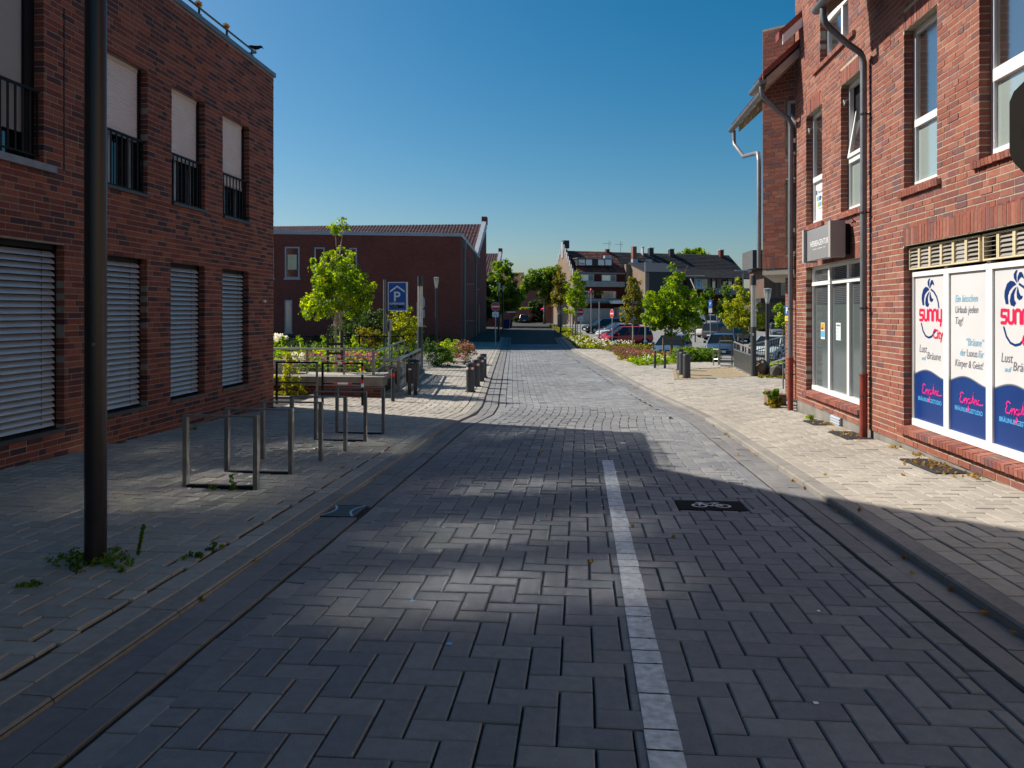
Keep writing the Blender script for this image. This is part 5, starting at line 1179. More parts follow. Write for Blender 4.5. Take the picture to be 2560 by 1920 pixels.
# trees and plants of the garden
tree('street_tree', 'slender young tree with ragged pointed crown and pale trunk between two dark stakes', (-6.14, 18.5, .03), 1.25, .034,
     [(-.1,0,1.85,.95,.55,.42), (.15,0,2.2,.78,.55,.5), (-.15,0,2.65,.66,.5,.42), (.6,0,1.85,.5,.4,.3), (-.65,0,1.5,.45,.4,.2), (.05,0,3.02,.38,.3,.28), (.1,0,3.4,.24,.2,.3), (-.05,0,3.72,.13,.12,.25), (.2,0,3.75,.08,.08,.15)], 180, 46, .135, .058, m_l1, m_barkl, None, 3, limbs=22)
tree('street_tree', 'second young tree with pale trunk partly hidden behind the staked one', (-6.9, 21.2, .0), 1.3, .045, [(0,0,2.0,.8,.6,.6), (0,0,2.6,.5,.5,.5)], 90, 40, .16, .08, m_l2, m_barkl, None, 4)
stake_set('two dark round stakes with crossbars either side of the slender tree', -6.15, 18.42, .03, 1.08, .185, m_lamp, rails=(.72, .5), r=.033)
plants('ground_cover', 'dark low planting along the foot of the wine-red wall', scatter([(-24, 25), (-6.2, 26.2), (-7.2, 42), (-20, 40)], 420, -.3, -.1, .42, .3, 25), 26, .13, m_l3, 25)
plants('ground_cover', 'green planting between the black fence and the flower bed', scatter([(-20, 21.5), (-5.5, 21.5), (-5.6, 25.8), (-20, 25.8)], 260, G0, .0, .4, .18, 26), 26, .08, m_l2, 26)
bed = [(-10.5, 18.55), (-5.35, 18.55), (-5.6, 21.6), (-10.5, 21.8)]
plants('flower_bed', 'green leafy perennials along the terrace railing', scatter(bed, 620, G0, .0, .36, .12, 21), 30, .06, m_l1, 21)
plants('sedum_flowers', 'flat pink flower heads massed behind the terrace railing', [c for c in scatter([(-6.7, 18.8), (-5.35, 18.8), (-5.5, 20.3), (-6.6, 20.3)], 110, G0, .28, .44, .055, 22)]+scatter([(-7.9, 18.9), (-6.8, 18.9), (-6.8, 20.3), (-7.9, 20.3)], 40, G0, .28, .42, .05, 23), 40, .03, m_fp, 22)
for k, (x, y, z, lab) in enumerate([(-7.35, 18.9, .38, 'white hydrangea heads low beside the slender tree'), (-8.75, 21.5, .82, 'large pale hydrangea clump next to the brick building corner')]):
    plants('hydrangea', lab, [(x+rng.uniform(-.3, .3), y+rng.uniform(-.2, .2), z+rng.uniform(-.09, .08), .085, .5+.3*rng.random()) for _ in range(9)], 90, .03, m_fw, 30+k)
plants('tall_perennials', 'tall green stems standing behind the railing', [(x, y+rng.uniform(-.2, .2), G0+.1+.7*f, .07, .5) for x, y in ((-8.2, 21.4), (-7.6, 21.8), (-7.1, 21.5), (-6.75, 21.9), (-8.6, 21.0)) for f in np.linspace(0, 1, 9)], 26, .06, m_l1, 34)
shrub('shrub', 'large dark green spreading shrub against the wine-red wall', -8.3, 28.2, .0, 1.35, .9, 1.55, m_l3, 41, 110, 40, .08, .22)
shrub('shrub', 'tall yellow-green feathery shrub between the blue sign and the light column', -6.9, 28., .0, .85, .7, 1.75, m_l4, 42, 90, 40, .07, .17)
shrub('shrub', 'yellow-green bush at the foot of the blue car park sign', -7.6, 26.6, .0, .55, .5, 1.0, m_l5, 43, 50, 36, .065, .16)
shrub('shrub', 'rounded green bush in the stone-edged bed beside the left pavement', -5.2, 27.6, -.5, .55, .7, .72, m_l2, 44, 80, 40, .05, .13)
shrub('shrub', 'rust-pink flowering bush at the corner of the left bed', -4.55, 29.0, -.5, .5, .6, .95, m_l6, 45, 60, 40, .045, .12)
shrub('shrub', 'small light green bush behind the rust-pink one', -5.3, 30.2, -.5, .5, .7, .95, m_l1, 46, 60, 40, .05, .13)
m0 = MB()
for a, b in (((-5.5, 26.75), (-4.6, 26.75)), ((-4.6, 26.75), (-4.0, 27.6)), ((-4.0, 27.6), (-4.0, 31))): m0.tube([(a[0], a[1], -.52), (b[0], b[1], -.52)], .07, 6)
struct('bed_edging', m0, m_conc2)
# ---------------------------------------------------------------- beds, hedge, gate and ramp on the right
fb = [(1.5, 38.2), (1.6, 30.2), (2.1, 28.3), (2.7, 28.0), (3.5, 28.9), (4.3, 30.1), (5.5, 30.5), (5.8, 34), (2.6, 38.4)]
mb = MB(); mb.add([(x, y, -.50) for x, y in fb], [tuple(range(len(fb)))]); struct('bed_soil', mb, m_earth)
plants('ground_cover', 'mixed green leafy planting at the front of the right-hand bed', scatter([(1.9, 30.5), (2.1, 28.4), (2.7, 28.2), (3.5, 29.1), (4.0, 30.3), (4.2, 33), (2.2, 33.5)], 460, -.5, .0, .22, .11, 51), 26, .055, m_l1, 51)
plants('ground_cover', 'dark olive low planting further back in the right-hand bed', scatter([(1.6, 38), (1.65, 31), (3, 31), (4.5, 33), (3, 38)], 260, -.5, .0, .22, .12, 52), 26, .055, m_l5, 52)
plants('sedum_flowers', 'rust-red flower heads on the left part of the right-hand bed', scatter([(1.55, 37.8), (1.6, 31), (2.3, 29.6), (2.7, 33), (2.6, 37)], 260, -.5, .16, .36, .07, 53), 36, .03, m_fr, 53)
plants('sedum_flowers', 'pink flat flower heads in the middle of the right-hand bed', scatter([(2.0, 34), (2.1, 31.5), (2.9, 31.5), (3.2, 34)], 40, -.5, .26, .40, .07, 57), 36, .03, m_fp, 57)
plants('white_flowers', 'small white flowers sprinkled over the right-hand bed', scatter([(2, 34), (2.1, 28.6), (2.8, 28.3), (3.6, 29.3), (4.2, 32)], 46, -.5, .22, .32, .035, 54), 14, .03, m_fw, 54)
t = thing('hedge', 'dense dark green hedge behind the thick bollards', 'hedge', (4.7, 31, -.5))
cl = [(c[0]-4.7, c[1]-31, c[2]+.5, c[3], c[4]) for c in scatter([(3.7, 30.2), (4.3, 30.3), (5.6, 30.7), (5.75, 32), (4.0, 32)], 300, -.5, .0, .55, .13, 55)]; link('foliage', leaves_mesh('foliage', cl, 36, .05, m_l2, 55), t)
sb = [(-.1, 41.2), (1.0, 40.9), (1.35, 44), (1.1, 52), (.2, 62), (-1.6, 90), (-3.2, 104), (-4.2, 104), (-2.5, 80), (-1.25, 60), (-.7, 50)]
mb = MB(); mb.add([(x, y, -.50) for x, y in sb], [tuple(range(len(sb)))]); struct('strip_bed_soil', mb, m_earth)
plants('ground_cover', 'green-yellow planting of the strip bed along the street', scatter(sb, 520, -.55, .0, .26, .15, 61), 26, .08, m_l5, 61)
plants('ground_cover', 'bright green tufts in the strip bed', scatter(sb, 220, -.55, .05, .30, .14, 63), 24, .08, m_l1, 63)
plants('rose_flowers', 'pale rose flowers scattered through the strip bed and before the red car', scatter([(-.1, 41.2), (1.0, 40.9), (2.9, 44.5), (3.4, 47), (1.2, 52), (.2, 58), (-.8, 52)], 150, -.55, .18, .36, .05, 62), 16, .05, m_fw, 62)
plants('rose_hedge', 'low rose hedge before the parked red car', scatter([(1.0, 41), (2.6, 39.4), (4.3, 43), (3.6, 46), (1.2, 47)], 330, -.72, .0, .34, .14, 64), 26, .075, m_l5, 64)
# gate panel, railings, steps and rocks
t = thing('gate_panel', 'dark grey solid panel railing between the right light column and the steps', 'railing', (5.4, 25, -.5), world=True)
FGp = Fr((5.56, 27.75, 0), (-.055, -1, 0), (-1, .055, 0)); m0 = MB(); m0.box((.03, -.42, -.02), (3.78, .20, .02), FGp); part('panel', m0, m_dark, t)
for a, b, c, d in ((0, -.44, 3.8, -.40), (0, .18, 3.8, .215)): m0 = MB(); m0.box((a, b, -.03), (c, d, .03), FGp); part('frame_bar', m0, m_zinc, t)
m0 = MB(); m0.tube([FGp(-.02, .46, 0), FGp(3.8, .40, 0)], .03, 8); part('handrail', m0, m_stand, t)
for k in range(7): m0 = MB(); m0.box((k*.62-.02, -.5 if k in (0, 3, 6) else .2, -.02), (k*.62+.02, .44-.01*k, .02), FGp); part('post', m0, m_stand, t)
m0 = MB(); m0.box((5.1, 27.95, -.56), (5.55, 28.5, -.40)); struct('step', m0, m_conc)
railing('step_railing', 'steel railing with five dark bars above the concrete step by the hedge', [(5.13, 28.25, -.42), (5.55, 28.12, -.42)], .9, (.1, .25, .4, .55, .7), .6, m_stand)
railing('step_railing', 'lower steel post railing left of the concrete step', [(4.95, 28.5, -.5), (5.1, 28.32, -.5)], .66, (.3,), .4, m_steel)
t = thing('ramp_railing', 'sloping steel railing with leaning bars climbing towards the brick pillar', 'railing', (6.6, 26, -.3), world=True)
A, B = Vector((5.75, 26.2, -.5)), Vector((8.6, 25.6, .35))
for f in (.25, .5, .75, 1.0): m0 = MB(); m0.tube([A+Vector((0, 0, f*.9)), B+Vector((0, 0, f*.9))], .018 if f < 1 else .03, 8); part('handrail' if f == 1 else 'rail', m0, m_steel, t)
for k in range(6): c = A.lerp(B, k/5); m0 = MB(); m0.box((c.x-.025, c.y-.02, c.z-.3), (c.x+.025, c.y+.02, c.z+.9)); part('post', m0, m_stand, t)
lb_ = MB()
for k in range(40): c = A.lerp(B, k/39); lb_.tube([c+Vector((0, .05, .1)), c+Vector((.10, .05, .85))], .009, 4)
part('bars', lb_, m_zinc, t, kind='stuff')
m0 = MB(); m0.prism([(5.7, -.6), (8.7, -.6), (8.7, .25), (5.75, -.52)], 0, .2, Fr((0, 26.4, 0), (1, 0, 0), (0, 1, 0))); struct('ramp_wall', m0, m_conc2)
def rock(label, x, y, z, rx, ry, rz_, seed, mat=m_rock):
    r_ = np.random.default_rng(seed); import bmesh as bm_; b = bm_.new(); bm_.ops.create_icosphere(b, subdivisions=2, radius=1); me = bpy.data.meshes.new('boulder')
    for v in b.verts: k = 1+.22*math.sin(3.1*v.co.x+seed)+.18*math.sin(4.3*v.co.y+seed*2)+.12*math.sin(5*v.co.z); v.co = Vector((v.co.x*rx*k, v.co.y*ry*k, v.co.z*rz_*k))
    b.to_mesh(me); b.free(); me.materials.append(mat); o = link('boulder', me); o.location = (x, y, z); tag(o, label, 'rock', 'boulders at the foot of the sloping ramp')
rock('reddish slanted boulder next to the right light column', 5.62, 24.0, -.22, .24, .25, .26, 1, m_soil); rock('dark boulder in the middle below the ramp railing', 6.02, 23.7, -.3, .27, .25, .26, 2); rock('dark boulder nearest the brick pillar below the ramp', 6.45, 23.4, -.33, .34, .28, .22, 3)
plants('weeds', 'weeds and dry grass round the boulders', scatter([(5.5, 24.6), (5.3, 23.2), (6.8, 22.6), (6.9, 24.4)], 90, -.47, .0, .10, .06, 66), 14, .05, m_l5, 66)
plants('lawn', 'sunlit grass behind the ramp railing', scatter([(5.8, 29), (5.8, 27), (10, 27), (10, 31)], 380, -.5, .0, .12, .15, 67), 20, .06, m_l1, 67)
def ptpx(x, y, Y):
    k = (x-1280)/1875.; c, s_ = math.cos(math.atan(.0907)), math.sin(math.atan(.0907)); q = Y/(k*s_+c); return ((k*c-s_)*q, Y, 1.575-(y-778)/1875.*q)
t = thing('handrail', 'low steel handrail on one post rising from the clay planter behind the downpipe', 'railing', ptpx(1958, 965, 16.4), world=True)
m0 = MB(); m0.tube([ptpx(1929, 906, 20.5), ptpx(1979, 891, 16.3)], .02, 8); part('rail', m0, m_steel, t); m0 = MB(); m0.tube([ptpx(1958, 972, 16.45), ptpx(1958, 907, 16.45)], .016, 8); part('post', m0, m_steel, t)
t = thing('planter_pot', 'dark clay planter box against the wall beside the far downpipe', 'planter', (4.05, 16.05, gz(16)+.08)); m0 = MB(); m0.box((-.17, -.1, 0), (-.05, .25, .32)); m0.box((-.05, -.1, 0), (.2, .25, .25)); part('box', m0, m_soil, t)
t = thing('pot_plants', 'trailing blue-green succulents spilling from the planter by the far downpipe', 'plant', (3.92, 15.62, gz(15.6)+.08)); r_ = random.Random(9)
cl = [(r_.gauss(0, .07), r_.gauss(0, .07), r_.uniform(.22, .36), .05, .5) for _ in range(16)]; link('foliage', leaves_mesh('foliage', cl, 22, .07, m_l2, 81), t)
cl = [(r_.gauss(-.02, .09), r_.gauss(-.05, .07), r_.uniform(.02, .22), .05, r_.random()) for _ in range(22)]; link('trailing_foliage', leaves_mesh('trailing_foliage', cl, 24, .04, m_l5, 82), t)
lv = [(x+rng.gauss(0, s_), y+rng.gauss(0, s_*1.6), gz(y)+pr(3.9, y)+.012, .02, rng.random()) for x, y, s_, n in ((3.98, 8.85, .12, 46), (3.97, 11.4, .12, 26), (4.05, 12.8, .1, 22), (4.1, 10.2, .05, 14), (4.12, 9.6, .03, 16), (4.1, 8.2, .04, 12), (3.9, 8.4, .1, 10)) for _ in range(n)]
lv += [(rng.choice((2.27, -2.22, rng.uniform(-2, 4))), rng.uniform(3.5, 14), 0, .01, rng.random()) for _ in range(40)]; lv = [(a, b, gz(b)+(.01 if c == 0 and -2.25 < a < 2.3 else .085 if c == 0 else c-gz(b)) if c == 0 else c, d, e) for a, b, c, d, e in lv]
plants('fallen_leaves', 'dry yellow and brown leaves on the gratings and paving', lv, 2, .04, m_fy, 91)
plants('moss', 'small green weed tuft by the basement vent', [(3.98+rng.gauss(0, .03), 13.45+rng.gauss(0, .05), gz(13.4)+.12+rng.uniform(0, .04), .03, .6) for _ in range(8)], 16, .04, m_l1, 92)
# ---------------------------------------------------------------- trees along the street and the car park
tree('maple_tree', 'broad bright green maple with its trunk between wooden stakes, before the car park', (4.38, 36.5, -.6), 1.0, .05,
     [(0,0,2.1,1.25,.9,.75), (-.6,0,2.6,.8,.7,.6), (.55,0,2.7,.8,.7,.6), (-.85,0,1.75,.7,.6,.45), (.85,0,1.8,.65,.6,.5), (0,0,3.35,.75,.6,.6), (-.2,0,1.45,.8,.6,.35), (.15,0,4.15,.28,.25,.4), (.75,0,1.15,.35,.3,.25)], 200, 62, .22, .095, m_l1, m_stake, None, 6)
stake_set('wooden stakes and crossbars round the maple trunk', 4.35, 36.2, -.6, .95, .42, m_stake, n=3, rails=(.98,))
tree('young_tree', 'slim olive-brown tree with a whitened trunk left of the bright maple', (3.02, 43.5, -.6), 1.5, .05, [(0,0,2.3,.75,.6,.75), (0,0,3.1,.6,.5,.6), (.1,0,3.75,.35,.3,.45), (-.25,0,1.8,.5,.45,.35)], 110, 40, .17, .085, m_l5, m_barkl, None, 7)
tree('young_tree', 'yellow-green conical tree beside the right light column, tied to stakes', (9.2, 43.5, -.7), .9, .05, [(0,0,1.8,1.25,.9,.6), (0,0,2.5,.95,.8,.55), (-.1,0,3.1,.6,.5,.5), (-.2,0,3.75,.3,.3,.45), (.9,0,1.5,.5,.5,.35)], 170, 54, .19, .085, m_l4, m_bark, None, 8)
stake_set('wooden frame of stakes round the yellow-green tree', 9.2, 43.2, -.7, 1.0, .35, m_stake, n=3, rails=(1.,))
tree('car_park_tree', 'green columnar tree beyond the car rows, beside the blue parking sign', (12.3, 75, -1.0), 1.9, .07, [(0,0,3.2,.75,.7,.9), (.05,0,4.2,.6,.5,.75), (-.2,0,2.5,.6,.6,.4)], 90, 36, .24, .13, m_l2, m_bark, 'columnar trees in the car park', 9)
tree('car_park_tree', 'green columnar tree beyond the car rows, nearer the yellow-green tree', (14.3, 75, -1.0), 1.8, .07, [(0,0,3.0,.95,.8,.9), (0,0,4.2,.6,.55,.9), (0,0,5.0,.3,.3,.5), (-.5,0,2.2,.6,.5,.4)], 100, 36, .24, .13, m_l2, m_bark, 'columnar trees in the car park', 10)
tree('street_tree', 'egg-shaped green tree with a pale trunk, the nearer of the pair by the gabled house', (-.35, 57., -.55), 1.75, .07, [(0,0,3.0,.85,.8,.9), (0,0,4.1,.65,.6,.85), (0,0,4.9,.35,.35,.5), (-.2,0,2.3,.6,.6,.4)], 130, 40, .2, .10, m_l1, m_barkl, 'egg-shaped trees by the gabled house', 11)
tree('street_tree', 'olive egg-shaped tree, the farther of the pair by the gabled house', (-1.75, 68, -.55), 2.2, .08, [(0,0,3.5,.95,.9,1.0), (0,0,4.7,.7,.7,.9), (0,0,5.6,.35,.35,.5)], 120, 40, .23, .12, m_l5, m_bark, 'egg-shaped trees by the gabled house', 12)
tree('street_tree', 'big dark green tree towering over the street lamps on the left', (-10.2, 98, -.55), 2.4, .2, [(0,0,4.6,2.6,2.2,2.6), (0,0,7.1,1.8,1.6,1.9), (.9,0,3.4,1.9,1.5,1.3), (-1.6,0,4.0,1.8,1.5,2.0)], 240, 44, .5, .26, m_l2, m_bark, None, 13)
tree('street_tree', 'very dark tree in the shade before the plum brick house', (-10.8, 80, -.55), 1.4, .15, [(0,0,3.2,1.4,1.2,1.6), (.2,0,4.6,.9,.9,1.0), (.4,0,2.0,1.1,1.0,.9)], 150, 44, .35, .18, m_l3, m_bark, None, 14)
tree('street_tree', 'spreading green tree at the end of the street with a leaning trunk', (-5.9, 126, -.55), 3.5, .25, [(-.6,0,7.4,2.7,2.2,1.9), (1.2,0,8.6,1.9,1.7,1.5), (-2.6,0,7.0,1.7,1.4,1.5), (.4,0,5.4,1.6,1.4,1.3), (-3.6,0,5.6,1.0,1.0,.9), (.8,0,3.8,1.1,1.0,.8)], 230, 44, .55, .30, m_l2, m_bark, None, 15, inner=.3)
tree('garden_tree', 'light green tree crown rising behind the dark roof ridge', (20.5, 145, 4), 5, .3, [(0,0,8.0,2.7,2,1.4), (2.2,0,8.3,1.5,1.5,1.2), (-2.0,0,7.8,1.4,1.4,1.0)], 140, 40, .6, .32, m_l1, m_bark, None, 16)
tree('garden_tree', 'tiny bit of bright foliage beyond the passage, against the brick pillar', (11.8, 45, -.8), 1.2, .05, [(0,0,2.0,.55,.5,.9)], 40, 34, .18, .10, m_l1, m_bark, None, 17)
t = thing('hedge', 'dark clipped rounded hedge beyond the dark blue car', 'hedge', (-8.0, 141, -.6)); link('foliage', leaves_mesh('foliage', lobes_to_clumps([(0,0,1.8,1.9,1.2,2.4)], 130, .5, 71, .7), 50, .26, m_l3, 71), t)
t = thing('hedge', 'low clipped hedge in front of the far garden wall', 'hedge', (-10.6, 138, -.6)); link('foliage', leaves_mesh('foliage', lobes_to_clumps([(0,0,.5,1.5,.8,.8)], 60, .35, 72, .6), 50, .22, m_l3, 72), t)
# ---------------------------------------------------------------- parked cars
def car(label, x, y, rz, kind, col, z=None, group='cars in the car park'):
    t = thing('parked_car', label, 'car', (x, y, lotz(y) if z is None else z), group, R(rz))
    L, H, hw = dict(hatch=(4.0, 1.48, .86), wagon=(4.6, 1.5, .88), suv=(4.5, 1.66, .91), mpv=(4.35, 1.62, .90), mini=(3.8, 1.42, .84), van=(4.9, 2.1, .97))[kind]
    paint = M('car_paint_'+label[:14].replace(' ', '_'), col, .28, .05, 3, spec=.6)
    bz = .92 if kind != 'van' else 1.05; hood = .80 if kind not in ('suv', 'van') else .92
    st_ = [(-.5, .40, .72, .90), (-.485, .27, .86, .96), (-.44, .24, bz, .99), (-.2, .22, bz+.01, 1.0), (.1, .22, bz-.02, 1.0), (.24, .22, bz-.05, .99), (.40, .24, hood, .96), (.465, .27, hood-.10, .92), (.497, .36, hood-.24, .84)]
    m0 = MB(); rings = []
    for xs, zb, zt, w in st_:
        X = xs*L; w *= hw; rings.append([(X, -w*.9, zb), (X, -w, zb+.14), (X, -w*1.0, (zb+zt)/2), (X, -w*.965, zt-.05), (X, -w*.86, zt), (X, 0, zt+.025), (X, w*.86, zt), (X, w*.965, zt-.05), (X, w, (zb+zt)/2), (X, w, zb+.14), (X, w*.9, zb)])
    n = len(rings[0]); m0.add([p for r_ in rings for p in r_], [(i*n+k, i*n+(k+1) % n, (i+1)*n+(k+1) % n, (i+1)*n+k) for i in range(len(rings)-1) for k in range(n)]+[tuple(range(n))[::-1], tuple((len(rings)-1)*n+k for k in range(n))])
    o = part('body', m0, paint, t); auto_smooth(o.data, 35)
    xr0, xr1, xf1, xf0 = dict(hatch=(-.475, -.38, .05, .27), wagon=(-.48, -.40, .04, .26), suv=(-.48, -.42, .06, .27), mpv=(-.48, -.42, .12, .36), mini=(-.47, -.41, .08, .22), van=(-.49, -.47, .22, .40))[kind]
    zb = bz-.03; g0, g1 = hw*.92, hw*.72
    B = [(xr0*L, -g0, zb), (xf0*L, -g0, zb), (xf0*L, g0, zb), (xr0*L, g0, zb)]; Tm = [(xr1*L, -g1, H-.05), (xf1*L, -g1, H-.05), (xf1*L, g1, H-.05), (xr1*L, g1, H-.05)]
    m0 = MB(); m0.add(B+Tm, [(0, 1, 5, 4), (1, 2, 6, 5), (2, 3, 7, 6), (3, 0, 4, 7)]); part('windows', m0, m_gC, t)
    m0 = MB(); rf = []
    for f, dz, k in ((0, -.055, 1.0), (.06, -.015, 1.0), (.35, .0, .985), (.7, -.01, .985), (.94, -.03, 1.), (1., -.06, 1.)):
        X = (xr1+(xf1-xr1)*f)*L; rf.append([(X, -g1*1.02*k, H-.075+dz*.5), (X, -g1*.8*k, H-.015+dz), (X, 0, H+dz), (X, g1*.8*k, H-.015+dz), (X, g1*1.02*k, H-.075+dz*.5)])
    m0.add([p for r_ in rf for p in r_], [(i*5+k, i*5+k+1, i*5+k+6, i*5+k+5) for i in range(5) for k in range(4)])
    for a, b in zip(B, Tm): m0.tube([a, b], .035, 5)
    if kind == 'van': m0.box((xr0*L, -g0, zb), (.1*L, -g0+.02, H-.1)); m0.box((xr0*L, g0-.02, zb), (.1*L, g0, H-.1))
    for s_ in (-1, 1):
        for f in (.38, .70): a, b = Vector(B[0]).lerp(Vector(B[1]), f), Vector(Tm[0]).lerp(Vector(Tm[1]), f*.95); m0.tube([(a.x, s_*abs(a.y), a.z), (b.x, s_*abs(b.y), b.z)], .03, 5)
    o = part('roof', m0, paint, t); auto_smooth(o.data, 30)
    if kind in ('wagon', 'suv'):
        m0 = MB()
        for s_ in (-1, 1): m0.tube([(xr1*L+.1, s_*g1*.9, H+.0), (xr1*L+.2, s_*g1*.9, H+.05), (xf1*L-.3, s_*g1*.9, H+.05), (xf1*L-.15, s_*g1*.9, H)], .018, 6)
        part('roof_rails', m0, m_zinc, t)
    wr = .33 if kind in ('suv', 'van') else .305
    for X in (-.315*L, .315*L):
        for s_ in (-1, 1):
            m0 = MB(); m0.tube([(X, s_*(hw-.20), wr), (X, s_*(hw+.012), wr)], wr, 18); wl = part('wheel', m0, m_black, t)
            m0 = MB(); m0.tube([(X, s_*(hw+.0), wr), (X, s_*(hw+.022), wr)], wr*.64, 14); part('rim', m0, m_zincl, wl)
            m0 = MB(); m0.add([(X+(wr+.05)*math.cos(math.pi*k/12), s_*(hw+.004), .3+(wr+.04)*math.sin(math.pi*k/12)) for k in range(13)], [tuple(range(13))]); part('wheel_arch', m0, m_black, t)
    for s_ in (-1, 1):
        m0 = MB(); xh = .462*L; m0.add([(xh-.18, s_*hw*.93, hood-.08), (xh+.03, s_*hw*.80, hood-.13), (xh+.04, s_*hw*.50, hood-.15), (xh+.055, s_*hw*.52, hood-.27), (xh+.05, s_*hw*.80, hood-.26), (xh-.10, s_*hw*.95, hood-.20)], [(0, 1, 4, 5), (1, 2, 3, 4)]); part('headlight', m0, m_gL, t)
        m0 = MB(); xt = -.487*L; m0.box((xt-.01, s_*hw*.80-.12, bz-.26), (xt+.10, s_*hw*.84+.09, bz-.05)); part('taillight', m0, m_red, t)
        m0 = MB(); m0.box((.235*L, s_*(hw+.08)-.07, bz-.02), (.235*L+.10, s_*(hw+.08)+.07, bz+.12)); part('mirror', m0, paint, t)
    for X in (.5*L, -.502*L): m0 = MB(); m0.box((X-.012, -.26, .42), (X+.012, .26, .53)); part('number_plate', m0, m_white, t)
    m0 = MB(); m0.box((.478*L, -.45, .36), (.499*L+.004, .45, .40)); m0.box((.47*L, -.36, hood-.26), (.495*L, .36, hood-.17)); part('grille', m0, m_black, t)
    return t
CX_, CS_ = math.atan(.0907), 1875.
def atpx(x, Y):                                              # ground position under an image column at a street distance
    k = (x-1280)/CS_; c, s = math.cos(CX_), math.sin(CX_); return (k*c-s)/(k*s+c)*Y
for label, px_, y, rz, kind, col in [
    ('dark red people carrier parked behind the rose hedge', 1566, 66, 198, 'mpv', (.36, .010, .018)),
    ('brighter red hatchback just behind the dark red people carrier', 1553, 69.5, 198, 'hatch', (.42, .012, .02)),
    ('silver estate car, third in the row after the two red cars', 1547, 76, 200, 'wagon', (.45, .46, .48)),
    ('dark grey hatchback behind the silver estate car', 1540, 80, 200, 'hatch', (.06, .065, .075)),
    ('black off-roader with a pale roof edge beside the strip bed', 1506, 86, 205, 'suv', (.02, .022, .028)),
    ('black estate car at the far end of the left row, before the white garage', 1528, 91, 200, 'wagon', (.03, .03, .035)),
    ('blue-grey hatchback facing the street behind the bright maple trunk', 1681, 47, 250, 'hatch', (.055, .105, .17)),
    ('small dark blue car with a broad windscreen behind the hedge', 1806, 44, 257, 'mini', (.03, .07, .14)),
    ('pale silver car behind the ramp railing', 1930, 46, 238, 'hatch', (.45, .52, .54)),
    ('white estate car seen from behind, red lamp facing the street', 1783, 79, 52, 'wagon', (.62, .60, .55)),
    ('dark grey off-roader right beside the white estate car', 1802, 74.5, 52, 'suv', (.05, .052, .06)),
    ('blackish hatchback nearest the yellow-green tree', 1838, 70, 52, 'hatch', (.02, .022, .03)),
    ('navy off-roader with a white bumper just left of the white estate car', 1745, 84, 52, 'suv', (.035, .045, .09)),
    ('white hatchback in the far row before the white van', 1741, 92, 60, 'hatch', (.65, .65, .63)),
    ('silver off-roader with red tail lamps in the far row', 1790, 99, 62, 'suv', (.42, .43, .44)),
    ('white van parked across the back of the car park', 1733, 110, 180, 'van', (.66, .68, .70)),
    ('dark car with a lit-looking headlamp, driving behind the maple', 1672, 100, 190, 'wagon', (.03, .035, .05)),
    ('grey car facing the camera between lamp and brick pillar', 1943, 84, 262, 'hatch', (.12, .13, .145)),
    ('dark estate car just behind the grey car at the pillar', 1930, 91, 215, 'wagon', (.05, .04, .06)),
    ('red car in the far row beside the brick pillar', 1938, 101, 200, 'hatch', (.30, .015, .02)),
    ('dark blue car with red tail lamp partly behind the brick pillar', 1962, 97, 60, 'hatch', (.02, .03, .06)),
    ('light blue car glimpsed through the yellow-green tree', 1826, 89, 60, 'hatch', (.10, .28, .42))]:
    car(label, atpx(px_, y), y, rz, kind, col, z={44: -1.13, 84: lotz(84) if px_ < 1800 else -1.2}.get(y))
car('dark blue car driving away at the far end of the street', atpx(1311, 135), 135, 93, 'hatch', (.012, .03, .11), z=-.54, group=None)

# ---------------------------------------------------------------- buildings in the distance
def hit(fr, x, y):
    """u, v where the sight line through a measured point of the photograph meets a facade plane"""
    k = (x-1280)/CS_; c, s = math.cos(CX_), math.sin(CX_); d = Vector((k*c-s, k*s+c, -(y-778)/CS_)); o = Vector((0, 0, 1.575))
    q = (fr.o-o).dot(fr.W)/d.dot(fr.W); p = o+d*q-fr.o; return p.dot(fr.U), p.dot(fr.V)
CRO = dict(c3=(650,520,.2893), c4=(1200,560,.2049), c5=(1500,560,.2532), s3=(1250,600,.1326), s4=(1440,580,.12055), s5=(1640,600,.14467), s6=(1080,560,.1929))
def hk(fr, k, x, y): a, b, q = CRO[k]; return hit(fr, a+q*x, b+q*y)
def win(parent, fr, u0, u1, v0, v1, glass=m_gD, frame=m_white, f=.07, mull=(), sill=False, d=.0):
    m0 = MB(); D0, D1 = d-.06, d+.03
    m0.box((u0, v0, D0), (u0+f, v1, D1), fr); m0.box((u1-f, v0, D0), (u1, v1, D1), fr); m0.box((u0+f, v0, D0), (u1-f, v0+f, D1), fr); m0.box((u0+f, v1-f, D0), (u1-f, v1, D1), fr)
    for x in mull: m0.box((x-f/2, v0+f, D0), (x+f/2, v1-f, D1), fr)
    w = part('window', m0, frame, parent); m0 = MB(); m0.quad(fr(u0+f, v0+f, d+.006), fr(u1-f, v0+f, d+.006), fr(u1-f, v1-f, d+.006), fr(u0+f, v1-f, d+.006)); part('pane', m0, glass, w)
    if sill: m0 = MB(); m0.box((u0-.05, v0-.08, d), (u1+.05, v0-.005, d+.1), fr); part('sill', m0, m_zincl, w)
    return w
